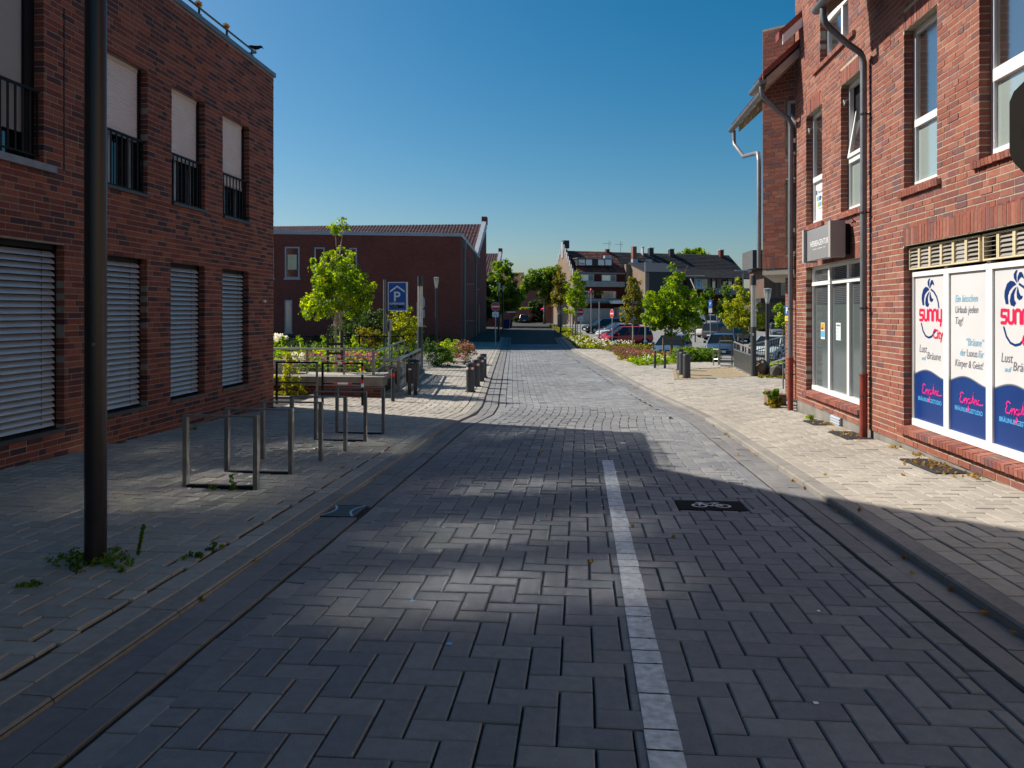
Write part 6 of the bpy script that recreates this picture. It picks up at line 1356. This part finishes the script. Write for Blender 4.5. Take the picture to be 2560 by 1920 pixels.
# wine-red brick hall
MBd = thing('brick_hall', 'long windowless wine-red brick building with zinc roof edge behind the garden', 'building', (-12, 48, -.54), world=True)
K0 = Vector((-7.05, 44, 0)); FM = Fr(K0, (.975, .22, 0), (.22, -.975, 0)); FMs = Fr(K0, (-.0917, .9958, 0), (.9958, .0917, 0)); LS = 44.2
m0 = MB(); a = FM(-26, 0); far = FMs(LS, 0); fl = FMs(LS, 0)+(a-K0)
for p, q, zt, zt2 in ((a, K0, 6.08, 6.08), (K0, far, 6.08, 7.0), (far, fl, 7.0, 7.0), (fl, a, 7.0, 6.08)): m0.quad((p.x, p.y, -.7), (q.x, q.y, -.7), (q.x, q.y, zt2), (p.x, p.y, zt))
m0.add([(a.x, a.y, 6.06), (K0.x, K0.y, 6.06), (far.x, far.y, 6.98), (fl.x, fl.y, 6.98)], [(0, 1, 2, 3)]); part('wall', m0, m_brM, MBd)
m0 = MB(); m0.box((-26, 6.0, -.1), (.06, 6.2, .08), FM); part('roof_edge', m0, m_zincl, MBd); m0 = MB(); m0.add([FMs(-.02, 6.0, .06), FMs(LS, 6.92, .06), FMs(LS, 7.14, .06), FMs(-.02, 6.22, .06), FMs(-.02, 6.22, -.2), FMs(LS, 7.14, -.2)], [(0, 1, 2, 3), (3, 2, 5, 4)]); part('roof_edge', m0, m_zincl, MBd)
for (x0, y0, x1, y1) in ((215, 335, 342, 608), (90, 335, 120, 608), (772, 345, 838, 545), (470, 340, 560, 600)):
    u0, v1 = hk(FM, 'c3', x0, y0); u1, v0 = hk(FM, 'c3', x1, y1); w = win(MBd, FM, u0, u1, v0, v1, m_gD, m_zincl, .08, sill=True)
    if x0 == 215: m0 = MB(); m0.box((u0+.16, v0+.5, .008), (u1-.16, v1-.45, .02), FM); part('blind', m0, m_cream, w)
u0, v1 = hk(FM, 'c3', 215, 795); u1, v0 = hk(FM, 'c3', 278, 1075); win(MBd, FM, u0, u1, v0, v1, m_gF, m_zincl, .07, sill=True)
for x in (398, 552, 655):                                    # downpipes with hoppers on the street side
    u, _ = hk(FMs, 's6', x, 900); u = min(u, LS-.6); zt = 5.95+.92*u/LS; m0 = MB(); m0.tube([FMs(u, -.5, .12), FMs(u, zt-.9, .12), FMs(u-.15, zt-.5, .14)], .06, 8); part('downpipe', m0, m_zinc, MBd); m0 = MB(); m0.box((u-.4, zt-.55, .0), (u+.05, zt-.05, .22), FMs); part('hopper', m0, m_zinc, MBd)
for xs, yt, yb in (((458, 482, 507, 528), (420, 445, 475, 485), 770), ((570, 588, 606, 622), (548, 565, 590, 605), 840), ((452, 484, 504, 530), (1040, 1040, 1040, 1040), 1245)):
    for x, y in zip(xs, yt):
        u, v1 = hk(FMs, 's6', x, y); _, v0 = hk(FMs, 's6', x, yb); m0 = MB(); m0.box((u-.12, v0, -.05), (u+.12, v1, .012), FMs); w = part('slit_window', m0, m_black, MBd); m0 = MB(); m0.box((u-.2, v0-.08, .0), (u+.2, v0-.012, .05), FMs); part('sill', m0, m_zincl, w)
u, _ = hk(FMs, 's6', 582, 1200); m0 = MB(); m0.box((u-2., -.55, -.05), (u+2., 2.1, .012), FMs); part('doorway', m0, m_black, MBd)
u, _ = hk(FMs, 's6', 612, 1100); m0 = MB(); m0.box((u-.5, -.4, .0), (u+.5, 2.2, .03), FMs); part('yellow_board', m0, m_yel, MBd)
for x in (628, 660): u, _ = hk(FMs, 's6', x, 1100); u = min(u, LS-1.4); m0 = MB(); m0.box((u-.8, -.4, .0), (u+.8, 2.2, .03), FMs); part('poster_board', m0, m_plas, MBd)
# tiled gabled roof rising behind the hall
def gable_house(label, X1, Ya, Yb, ze, zr, Lw, Fd, nt=True):
    t = thing('gabled_house', label, 'house', (X1-4, Yb, -.54), world=True); F0 = Fr((X1, 0, 0), (0, 1, 0), (1, 0, 0)); Ym = Yb; Yc_ = Yb+.02
    m0 = MB(); m0.prism([(Ya, -.6), (Yc_, -.6), (Yc_, ze), (Ym, zr), (Ya, ze)], -Lw, 0, F0); part('wall', m0, m_brM2, t)
    d = Vector((0, Yb-Ya, zr-ze)); n = int(d.length/.36); tl = MB(); up_ = Vector((0, -(zr-ze), Yb-Ya)).normalized()
    for i in range(n):
        p0 = Vector((0, Ya-.2, ze-.05))+d*(i/n); p1 = p0+d*(1.12/n)
        for j in range(int(Lw/.33)):
            x = X1-.32-j*.33; sl = [Vector((x-.315*f, 0, 0)) for f in (0, .5, 1)]; hh = (.05, .10, .05)
            vs = [s_+p0+up_*(h+.035) for s_, h in zip(sl, hh)]+[s_+p1+up_*h for s_, h in zip(sl, hh)]+[s_+p0+up_*(-.0) for s_ in sl]
            tl.add(vs, [(0, 1, 4, 3), (1, 2, 5, 4), (6, 7, 1, 0), (7, 8, 2, 1)], rng.random())
    m0 = MB(); m0.quad((X1-.3, Ya-.2, ze), (X1-Lw, Ya-.2, ze), (X1-Lw, Ym, zr+.05), (X1-.3, Ym, zr+.05)); rf = part('roof', m0, m_tilebr, t); part('roof_tiles', tl, m_tilebr, rf, kind='stuff')
    m0 = MB(); m0.prism([(Ya-.5, ze-.3), (Ym-.4, zr+.35), (Ym+.1, zr+.35), (Ym+.1, zr-.3), (Ym, zr-.4), (Ya, ze-.6)], -.36, .06, F0); part('gable_capping', m0, m_zincl, t); m0 = MB(); m0.box((Ym-.5, zr+.0, -.42), (Ym+.5, zr+.75, .08), F0); part('gable_block', m0, m_brM, t)
    return t
gable_house('tiled gabled roof with zinc-capped end wall rising behind the wine-red hall', -9.4, 67, 75, 6.2, 10.3, 26, None)
t = gable_house('second gabled house with plum brick wall behind the street lamps', -11.3, 101, 108, 6.3, 9.9, 12, None)
# gabled house and the row of apartments
FH = Fr((-.8, 120, 0), (.92, .39, 0), (.39, -.92, 0)); FG = Fr((-.8, 120, 0), (.39, -.92, 0), (-.92, -.39, 0)); GWd = 8.8
AP = thing('apartment_house', 'tan stepped-gable apartment house with red front, balconies and white shutters', 'building', (2, 124, -.6), world=True)
ze, zr = 7.9, 11.55; UL = 8.6
m0 = MB(); m0.prism([(-GWd, -1), (0, -1), (0, ze), (-GWd/2, zr), (-GWd, ze)], -UL, 0, FG); part('wall', m0, m_brF, AP)
steps = []; ns = 7
for i in range(ns): steps += [(-GWd/2*(i/ns)-.0, ze+.3+(zr+1.2-ze)*(i/ns)), (-GWd/2*((i+1)/ns)+.0, ze+.3+(zr+1.2-ze)*(i/ns))]
outl = [(0, -1), (0, ze+.3)]+steps[1:]+[(-GWd-p, q) for p, q in steps[::-1]][0:]+[(-GWd, -1)]
m0 = MB(); m0.prism(outl, 0.004, .30, FG); part('gable_wall', m0, m_brT, AP)
for i in range(ns):
    for sgn in (0, 1):
        z1 = ze+.3+(zr+1.2-ze)*((i+1)/ns); z0 = z1-1.5; u = -GWd/2*((i+.0)/ns); u = u if not sgn else -GWd-u+.0; ua, ub = (u-.28, u+.04) if not sgn else (u-.04, u+.28)
        m0 = MB(); m0.box((ua, z0, .302), (ub, z1-.5, .36), FG); part('zinc_strip', m0, m_zincl, AP)
m0 = MB(); m0.box((-GWd/2-.9, zr+.4, -.7), (-GWd/2+.3, zr+1.7, .25), FG); part('chimney', m0, m_slate, AP); m0 = MB(); m0.box((-GWd/2-.5, zr-1.2, .31), (-GWd/2+.1, zr+1.5, .40), FG); part('zinc_strip', m0, m_zincl, AP)
m0 = MB()
for r_, w in ((1.0, .12),):
    for k in range(14): a0, a1 = math.pi*k/14, math.pi*(k+1)/14; m0.box((-GWd/2+r_*math.cos(a1), 6.2+r_*1.5*math.sin(a1), .3), (-GWd/2+r_*math.cos(a1)+.14, 6.2+r_*1.5*math.sin(a1)+.16, .34), FG)
part('blind_arch', m0, m_brB, AP)
def roof_plane(parent, fr, u0, u1, d0, z0, d1, z1, mat, tile=None, name='roof', step=.42):
    """sloping roof seen from the street: d = depth behind the facade"""
    m0 = MB(); m0.quad(fr(u0, z0, -d0), fr(u1, z0, -d0), fr(u1, z1, -d1), fr(u0, z1, -d1)); m0.quad(fr(u0, z0-.15, -d0), fr(u1, z0-.15, -d0), fr(u1, z0, -d0), fr(u0, z0, -d0)); rf = part(name, m0, mat, parent)
    if tile:
        tl = MB(); n = int(math.hypot(d1-d0, z1-z0)/step)
        for i in range(n):
            f0, f1 = i/n, (i+1.1)/n; za, zb = z0+(z1-z0)*f0, z0+(z1-z0)*min(1, f1); da, db = d0+(d1-d0)*f0, d0+(d1-d0)*min(1, f1); u = u0
            while u < u1-.2:
                tl.add([fr(u+.02, za+.07, -da+.04), fr(u+step*.95-.02, za+.07, -da+.04), fr(u+step*.95-.02, zb+.02, -db+.02), fr(u+.02, zb+.02, -db+.02), fr(u+.02, za, -da), fr(u+step*.95-.02, za, -da)], [(0, 1, 2, 3), (4, 5, 1, 0)], rng.random()); u += step*.95
        part('roof_tiles', tl, tile, rf, kind='stuff')
    return rf
roof_plane(AP, FH, .35, UL, -.35, ze-.1, GWd/2, zr, m_tiledk, m_tile)
m0 = MB(); m0.box((.2, ze-.35, .3), (UL, ze-.1, .45), FH); part('gutter', m0, m_zinc, AP)
(u0, v1), (u1, v0) = hk(FH, 's4', 40, 560), hk(FH, 's4', 775, 700)
m0 = MB(); m0.box((u0, v0-.1, -2.6), (u1, v1+.1, -.15), FH); dm = part('dormer', m0, m_slate, AP); m0 = MB(); m0.box((u0-.15, v1+.08, -2.7), (u1+.15, v1+.22, .05), FH); part('dormer_roof', m0, m_zinc, dm)
FHd = Fr(FH(0, 0, -.15), FH.U, FH.W)
for x0, x1 in ((55, 185), (205, 330), (460, 585), (608, 735)):
    a, b = hk(FHd, 's4', x0, 570), hk(FHd, 's4', x1, 690); w = win(AP, FHd, a[0], b[0], b[1], a[1], m_white if x0 != 55 else m_gD, m_white, .08)
    if x0 == 55: m0 = MB(); m0.box((a[0]+.08, b[1]+(a[1]-b[1])*.45, .0), (b[0]-.08, a[1]-.08, .02), FHd); part('roller_shutter', m0, m_white, w)
for (x0, y0, x1, y1, mm) in ((90, 875, 372, 1022, 255), (530, 885, 832, 1025, 715), (130, 1218, 372, 1372, 255), (530, 1225, 830, 1380, 715)):
    a, b = hk(FH, 's4', x0, y0), hk(FH, 's4', x1, y1); w = win(AP, FH, a[0], b[0], b[1], a[1], m_gR, m_white, .12, (hk(FH, 's4', mm, 900)[0],))
    if y0 < 900: m0 = MB(); m0.box((hk(FH, 's4', mm, 0)[0]+.1, b[1]+.1, .01), (b[0]-.1, a[1]-.1, .04), FH); part('shutter', m0, m_plas, w)
for yt, yb in ((1030, 1145), (1385, 1470)):
    a, b = hk(FH, 's4', 130, yt), hk(FH, 's4', 930, yb); m0 = MB(); m0.box((a[0], b[1], 0), (b[0], b[1]+.25, 1.5), FH); bc = part('balcony', m0, m_plas, AP)
    n = 7
    for k in range(n): q = a[0]+(b[0]-a[0])*k/n; m0 = MB(); m0.box((q+.02, b[1]+.25, 1.4), (q+(b[0]-a[0])/n-.02, a[1], 1.48), FH); part('balcony_panel', m0, m_plas, bc)
m0 = MB(); a, b = hk(FH, 's4', 590, 1425), hk(FH, 's4', 990, 1490); m0.box((a[0], b[1], 1.6), (b[0]+2, a[1], 3.2), FH); part('canopy', m0, m_white, AP)
m0 = MB(); a, b = hk(FH, 's4', 785, 1560), hk(FH, 's4', 1060, 1680); m0.box((a[0], -1, .05), (b[0], a[1], 3.0), FH); part('garage', m0, m_white, AP)
m0 = MB(); a, b = hk(FH, 's4', 130, 1585), hk(FH, 's4', 715, 1680); m0.box((a[0]-1, -1, 1.5), (b[0], a[1], 1.6), FH); part('yard_fence', m0, m_plas, AP); m0 = MB(); m0.box((1.5, 2.75, .2), (5.6, 2.9, 2.2), FH); part('carport_roof', m0, m_slate, AP)
plants('balcony_plants', 'green plants on the lower balcony of the apartment house', [tuple(FH(u, 4.35+.3*rng.random(), 1.2))+(.25, .5) for u in (2.2, 2.6, 3.4, 3.8, 4.2)], 30, .2, m_l1, 95)
def antenna(parent, u, v, fr, d): 
    m0 = MB(); m0.tube([fr(u, v, d), fr(u, v+2.0, d)], .03, 5); m0.tube([fr(u-1.0, v+1.5, d), fr(u+.3, v+1.5, d)], .02, 4)
    for k in range(6): m0.tube([fr(u-1+.22*k, v+1.5, d-.3), fr(u-1+.22*k, v+1.5, d+.3)], .015, 4); 
    m0.tube([fr(u+.3, v+1.1, d), fr(u+.3, v+1.9, d)], .02, 4); part('antenna', m0, m_dark, parent)
antenna(AP, UL-.6, zr-.1, FH, -GWd/2)
m0 = MB(); m0.box((UL-1.2, zr-.2, -GWd/2-.3), (UL-.6, zr+.45, -GWd/2+.3), FH); part('chimney', m0, m_brF, AP)
m0 = MB(); a = hk(FH, 's4', 720, 480); m0.box((a[0]-.3, 9.75, -2.2), (a[0]+.9, 10.7, -1.6), FH); part('roof_window', m0, m_zincl, AP)
# the wing with tan side walls, and the long dark-roofed row
RW = thing('row_house', 'long row of dark-roofed houses with porch roof and balconies behind the car park', 'building', (18, 130, -.6), world=True)
ue = hk(FH, 's5', 1400, 300)[0]+1.2; ze2, zr2 = 8.2, 11.4
m0 = MB(); m0.box((UL+.01, -1, -9), (ue, ze2, -.05), FH); part('wall', m0, m_brF, RW)
m0 = MB(); m0.prism([(.05, ze2), (9, ze2), (4.5, zr2)], UL+.01, ue, Fr(FH.o, -FH.W, FH.U)); part('gable', m0, m_brF, RW)
roof_plane(RW, FH, UL+.02, ue+.2, -.2, ze2-.1, 4.5, zr2+.12, m_tiledk, m_tiledk)
up0 = hk(FH, 's5', 200, 450)[0]
roof_plane(RW, FH, up0, ue+1.2, -4.4, 7.0, -.25, 8.55, m_tiledk, m_tiledk, 'porch_roof')
a = hk(FH, 's4', 1085, 650); b = hk(FH, 's4', 1000, 1400)
m0 = MB(); m0.prism([(0, -1), (5.8, -1), (5.8, 7.6), (0, 9.35)], UL+.9, UL+1.5, Fr(FH.o, FH.W, FH.U)); part('wing_wall', m0, m_brT, RW); m0 = MB(); m0.box((UL+.1, -1, -.05), (UL+.9, 9.2, .6), FH); part('wing_pier', m0, m_brT, RW)
m0 = MB(); m0.prism([(0, -1), (5.8, -1), (5.8, 7.6), (0, 9.3)], UL+1.51, UL+7.6, Fr(FH.o, FH.W, FH.U)); part('wing', m0, m_slate, RW); m0 = MB(); m0.prism([(-.1, 9.33), (5.9, 7.6), (5.9, 7.75), (-.1, 9.55)], UL+.8, UL+7.7, Fr(FH.o, FH.W, FH.U)); part('wing_roof_edge', m0, m_slate, RW)
for x, z0, h, w, mt in ((345, 0, 0, 0, 0),): pass
for k, (x, w, h, mt) in enumerate([(1355, .7, 1.9, m_brP)]): a = hk(FH, 's4', x, 480); m0 = MB(); m0.box((a[0]-.35, 9.6, -3.0), (a[0]+.35, 12.4, -2.3), FH); part('chimney', m0, mt, RW)
for x, w, zt, mt in ((38, .22, 12.4, m_zincl), (185, .8, 12.3, m_slate), (545, .8, 12.2, m_slate), (1425, .7, 12.3, m_brF)):
    a = hk(FH, 's5', x, 300); m0 = MB(); u = a[0]-.8; m0.box((u-w/2, 10.2, -4.4), (u+w/2, zt, -3.7), FH); c_ = part('chimney', m0, mt, RW)
    m0 = MB(); m0.box((u-w/2-.08, zt+.02, -4.5), (u+w/2+.08, zt+.12, -3.6), FH); part('chimney_cap', m0, m_zincl, c_)
antenna(RW, hk(FH, 's4', 1290, 420)[0]-1., zr2, FH, -4.5)
for x, y in ((1590, 630), (1290, 660)): a = hk(FH, 's4', x, y); m0 = MB(); m0.box((a[0]-.5, 9.2, -1.6), (a[0]+.4, 10.2, -.9), FH); part('roof_window', m0, m_zincl, RW)
m0 = MB(); a, b = hk(FH, 's5', 820, 735), hk(FH, 's5', 1640, 850); m0.box((a[0], 4.2, .0), (b[0]+1, 4.35, 3.6), FH); bc = part('balcony', m0, m_slate, RW); n = 26
for k in range(n): q = a[0]+(b[0]-a[0])*k/n; m0 = MB(); m0.box((q+.02, 4.35, 3.45), (q+(b[0]-a[0])/n-.02, 5.4, 3.52), FH); part('balcony_panel', m0, m_zinc, bc)
FHw = Fr(FH(0, 0, 0), FH.U, FH.W)
for x0, x1, mt in ((873, 938, m_plas), (966, 1028, m_gF), (1056, 1122, m_plas), (1148, 1218, m_gD), (1245, 1312, m_gF), (1340, 1390, m_gD)):
    a, b = hk(FH, 's5', x0, 640), hk(FH, 's5', x1, 740); win(RW, FH, a[0], b[0], 5.4, 7.1, mt, m_zincl, .09, d=.02)
m0 = MB(); a, b = hk(FH, 's5', 520, 640), hk(FH, 's5', 730, 740); m0.box((a[0], 5.2, .0), (b[0], 7.0, 2.8), FH); oz = part('oriel', m0, m_zincl, RW); win(RW, FH, (a[0]+b[0])/2+.1, b[0]-.1, 5.5, 6.9, m_gD, m_white, .1, d=2.82); win(RW, FH, a[0]+.2, (a[0]+b[0])/2-.1, 5.5, 6.9, m_cyan, m_white, .08, d=2.82)
for x0, x1 in ((1085, 1230), (1330, 1385)): a, b = hk(FH, 's5', x0, 905), hk(FH, 's5', x1, 960); win(RW, FH, a[0], b[0], 1.9, 3.4, m_gD, m_zincl, .1, d=.02)
# brown building at the right
BR = thing('brown_building', 'brown brick building with a planked roof box beyond the passage', 'building', (24, 95, -.6), world=True)
cx0 = atpx(1910, 90); FBf = Fr((cx0, 90, 0), (1, 0, 0), (0, -1, 0)); FBs = Fr((cx0, 90, 0), (.17, .985, 0), (-.985, .17, 0))
m0 = MB(); m0.box((0, 3.1, -7.5), (22, 6.45, 0), FBf); part('upper_wall', m0, m_brB, BR)
m0 = MB(); m0.box((-.6, -1, -7.5), (22, 2.6, -.5), FBf); part('ground_floor', m0, m_brB, BR); m0 = MB(); m0.box((-.3, 2.6, -7.5), (22, 3.1, -.3), FBf); part('string_course', m0, m_slate, BR)
a = hk(FBf, 's5', 2140, 600); win(BR, FBf, a[0], a[0]+1.6, 3.3, 6.2, m_gD, m_slate, .1)
m0 = MB(); b = hk(FBf, 's5', 2050, 600); m0.box((b[0], 3.2, 0), (b[0]+.35, 6.4, .12), FBf); part('pilaster', m0, m_brB, BR)
m0 = MB(); m0.box((-.2, 6.45, -7.5), (22, 6.62, .15), FBf); part('roof_edge', m0, m_slate, BR)
a, b = hk(FBf, 's5', 1680, 165), hk(FBf, 's5', 1755, 165)
m0 = MB(); m0.box((a[0], 6.62, -5.6), (b[0]+5, 8.75, -.05), FBf); rb = part('roof_box', m0, m_slate, BR)
for k in range(20): m0 = MB(); m0.box((.02+k*.28, 6.6, 0), (.275+k*.28, 8.74+.02*(k % 3), .05+.012*(k % 2)), Fr(FBf(a[0], 0, -.05), (0, 1, 0), (-1, 0, 0))); part('plank', m0, m_plan, rb)
# the end of the street
t = thing('gabled_house', 'rose brick house with a red tiled roof at the end of the street', 'house', (-9, 150, -.6), world=True)
F1 = Fr((0, 150, 0), (1, 0, 0), (0, -1, 0)); a, b = hk(F1, 's3', 200, 1260), hk(F1, 's3', 800, 1450); c_ = hk(F1, 's3', 560, 960)
m0 = MB(); m0.box((a[0]-10, -1, -8), (c_[0]-2.5, 5.2, 0), F1); m0.box((c_[0]-2.5, -1, -8), (b[0]+2, 5.0, .5), F1); part('wall', m0, m_brP, t)
m0 = MB(); m0.prism([(c_[0]-2.5, 5.0), (b[0]+2, 5.0), (c_[0]+.6, 9.0)], -8, .5, F1); part('gable', m0, m_brP, t)
m0 = MB(); m0.prism([(c_[0]-3.2, 4.9), (c_[0]+.6, 9.15), (c_[0]+.6, 9.5), (c_[0]-3.4, 5.1)], -8, .9, F1); m0.prism([(b[0]+2.6, 4.9), (c_[0]+.6, 9.15), (c_[0]+.6, 9.5), (b[0]+2.8, 5.1)], -8, .9, F1); part('gable_roof', m0, m_tile, t); roof_plane(t, F1, a[0]-10, c_[0]-1.5, -.3, 5.2, 5, 9.6, m_tile)
q0, q1 = hk(F1, 's3', 255, 1150), hk(F1, 's3', 335, 1200); win(t, F1, q0[0], q1[0], q1[1], q0[1], m_white, m_white, .1)
m0 = MB(); m0.box((a[0]-.5, 1.3, .2), (a[0]+1.8, 1.6, 2.2), F1); part('porch_roof', m0, m_white, t)
t = thing('garden_wall', 'low rose brick garden wall right of the dark blue car', 'wall', (-9, 140, -.6), world=True); F2 = Fr((0, 140, 0), (1, 0, 0), (0, -1, 0)); a, b = hk(F2, 's3', 290, 1320), hk(F2, 's3', 612, 1450); m0 = MB(); m0.box((a[0], -.7, -.3), (b[0], a[1], 0), F2); part('wall', m0, m_brP, t); m0 = MB(); m0.box((a[0]-.05, a[1], -.35), (b[0]+.05, a[1]+.1, .05), F2); part('coping', m0, m_conc2, t)
plants('wall_plants', 'pale green plants growing on top of the far garden wall', [(a[0]+1+.25*k, 140.2, a[1]+.2+.15*(k % 2), .3, .5) for k in range(8)], 24, .22, m_l1, 96)
t = thing('shop_house', 'narrow shop house with tan pillars and red awning beyond the street trees', 'house', (-5, 131, -.6), world=True); F3 = Fr((0, 131, 0), (1, 0, 0), (0, -1, 0))
for x0, x1, y0 in ((975, 1020, 1210), (1025, 1090, 1200), (880, 905, 1260), (925, 945, 1300)):
    a, b = hk(F3, 's3', x0, y0), hk(F3, 's3', x1, 1530); m0 = MB(); m0.box((a[0], -.7, -.4), (b[0], a[1], 0), F3); part('pillar', m0, m_conc if x0 == 975 else m_brT, t)
a, b = hk(F3, 's3', 860, 1060), hk(F3, 's3', 1180, 1300); m0 = MB(); m0.box((a[0], -.7, -6), (b[0], a[1], -1.2), F3); part('wall', m0, m_brP, t); a, b = hk(F3, 's3', 920, 1215), hk(F3, 's3', 1000, 1260); m0 = MB(); m0.box((a[0], b[1], -1.2), (b[0], a[1], .3), F3); part('awning', m0, m_red, t)
for k, (x, y, mt, lab) in enumerate(((830, 1310, m_pink, 'pink hanging flower basket on the far street pole'), (1240, 1290, m_cyan, 'light blue shop flag hanging by the street trees'), (1010, 1185, m_blue, 'blue and white shop sign above the tan pillars'))):
    a = hk(F3, 's3', x, y); m0 = MB(); p = F3(a[0], a[1], .5); t = thing('shop_flag' if k else 'flower_basket', lab, 'flag' if k else 'flowers', p)
    if k: m0.prism([(-.3, -.6), (.3, -.6), (.32, .3), (-.28, .35)], -.02, .02, Fr((0, 0, 0), (1, 0, 0), (0, -1, 0))); part('cloth', m0, mt, t)
    else: m0.lathe([(.1, -.3), (.5, -.1), (.55, .1), (.2, .3)], n=10); part('blossom', m0, mt, t)
    m0 = MB(); m0.tube([(.34, .02, .4), (.34, .02, -p.z-.55)], .04, 6); part('pole', m0, m_dark, t)
for k, x in enumerate((1452, 1463, 1446)):
    yy = (60, 62, 85)[k]; plain_pole('post', ('slim grey post behind the no-entry sign in the strip bed', 'second slim grey post behind the no-entry sign', 'slim post beside the parking meter')[k], 'post', atpx(x-20, yy), yy, -.58, 2.0, .04, m_zinc)
t = thing('parking_meter', 'grey parking ticket machine by the strip bed', 'parking meter', (atpx(1400, 88), 88, -.55)); m0 = MB(); m0.box((-.3, -.2, 0), (.3, .2, 1.75)); part('body', m0, m_zinc, t); m0 = MB(); m0.box((-.2, -.21, 1.2), (.2, -.2, 1.5)); part('display', m0, m_plas, t)
for k, (x, y) in enumerate(((1266, 84), (1272, 87))): t = thing('wheelie_bin', ('blue wheelie bin under the dark tree on the left pavement', 'dark wheelie bin next to the blue one')[k], 'bin', (atpx(x, y), y, -.5)); m0 = MB(); m0.prism([(-.35, .1), (.35, .1), (.42, 1.05), (-.42, 1.05)], -.35, .35, Fr((0, 0, 0), (1, 0, 0), (0, -1, 0))); part('body', m0, m_blued if k == 0 else m_dark, t); m0 = MB(); m0.box((-.45, -.4, 1.055), (.45, .4, 1.14)); part('lid', m0, m_dark, t)
# car park lamps and the blue parking post
for lab, x, y, h in (('tall twin-arm car park lamp behind the yellow-green trees', 1738, 70, 4.2), ('tall car park lamp with long arm near the brown building', 1858, 82, 5.6)):
    t = thing('car_park_lamp', lab, 'street lamp', (atpx(x, y), y, lotz(y)), 'car park lamps'); zt = 1.575+(778-(691 if x < 1800 else 679))*y/1875-lotz(y); m0 = MB(); m0.tube([(0, 0, 0), (0, 0, zt)], [.07, .045], 8); part('pole', m0, m_zinc, t)
    for s_ in (-1, 1): m0 = MB(); m0.box((min(0, s_*.85), -.1, zt-.02), (max(0, s_*.85), .1, zt+.06)); part('arm', m0, m_zincl, t)
t = thing('light_mast', 'plain white mast rising before the dark wing wall', 'mast', (atpx(1613.5, 64), 64, -1.0)); m0 = MB(); m0.tube([(0, 0, 0), (0, 0, 1.575+121*64/1875+1.0)], .06, 8); part('pole', m0, m_plas, t)
t = thing('parking_sign', 'blue parking sign on a thin post in the middle of the car park', 'sign', (atpx(1776, 66), 66, -1.)); m0 = MB(); m0.tube([(0, .03, 0), (0, .03, 3.6)], .03, 8); part('post', m0, m_zincl, t); m0 = MB(); fs = Fr((0, 0, 0), (.6, -.8, 0), (-.8, -.6, 0)); m0.box((-.2, 2.85, -.01), (.2, 3.55, .01), fs); part('plate', m0, m_blue, t); m0 = MB(); m0.box((-.2, 2.45, -.01), (.2, 2.82, .01), fs); part('sub_plate', m0, m_plas, t); m0 = MB(); text(m0, 'P', fs, -.08, .08, 3.05, 3.35, .0115); part('letter', m0, m_wht, t)
for o in list(bpy.data.objects):
    if '_w' in o: del o['_w']
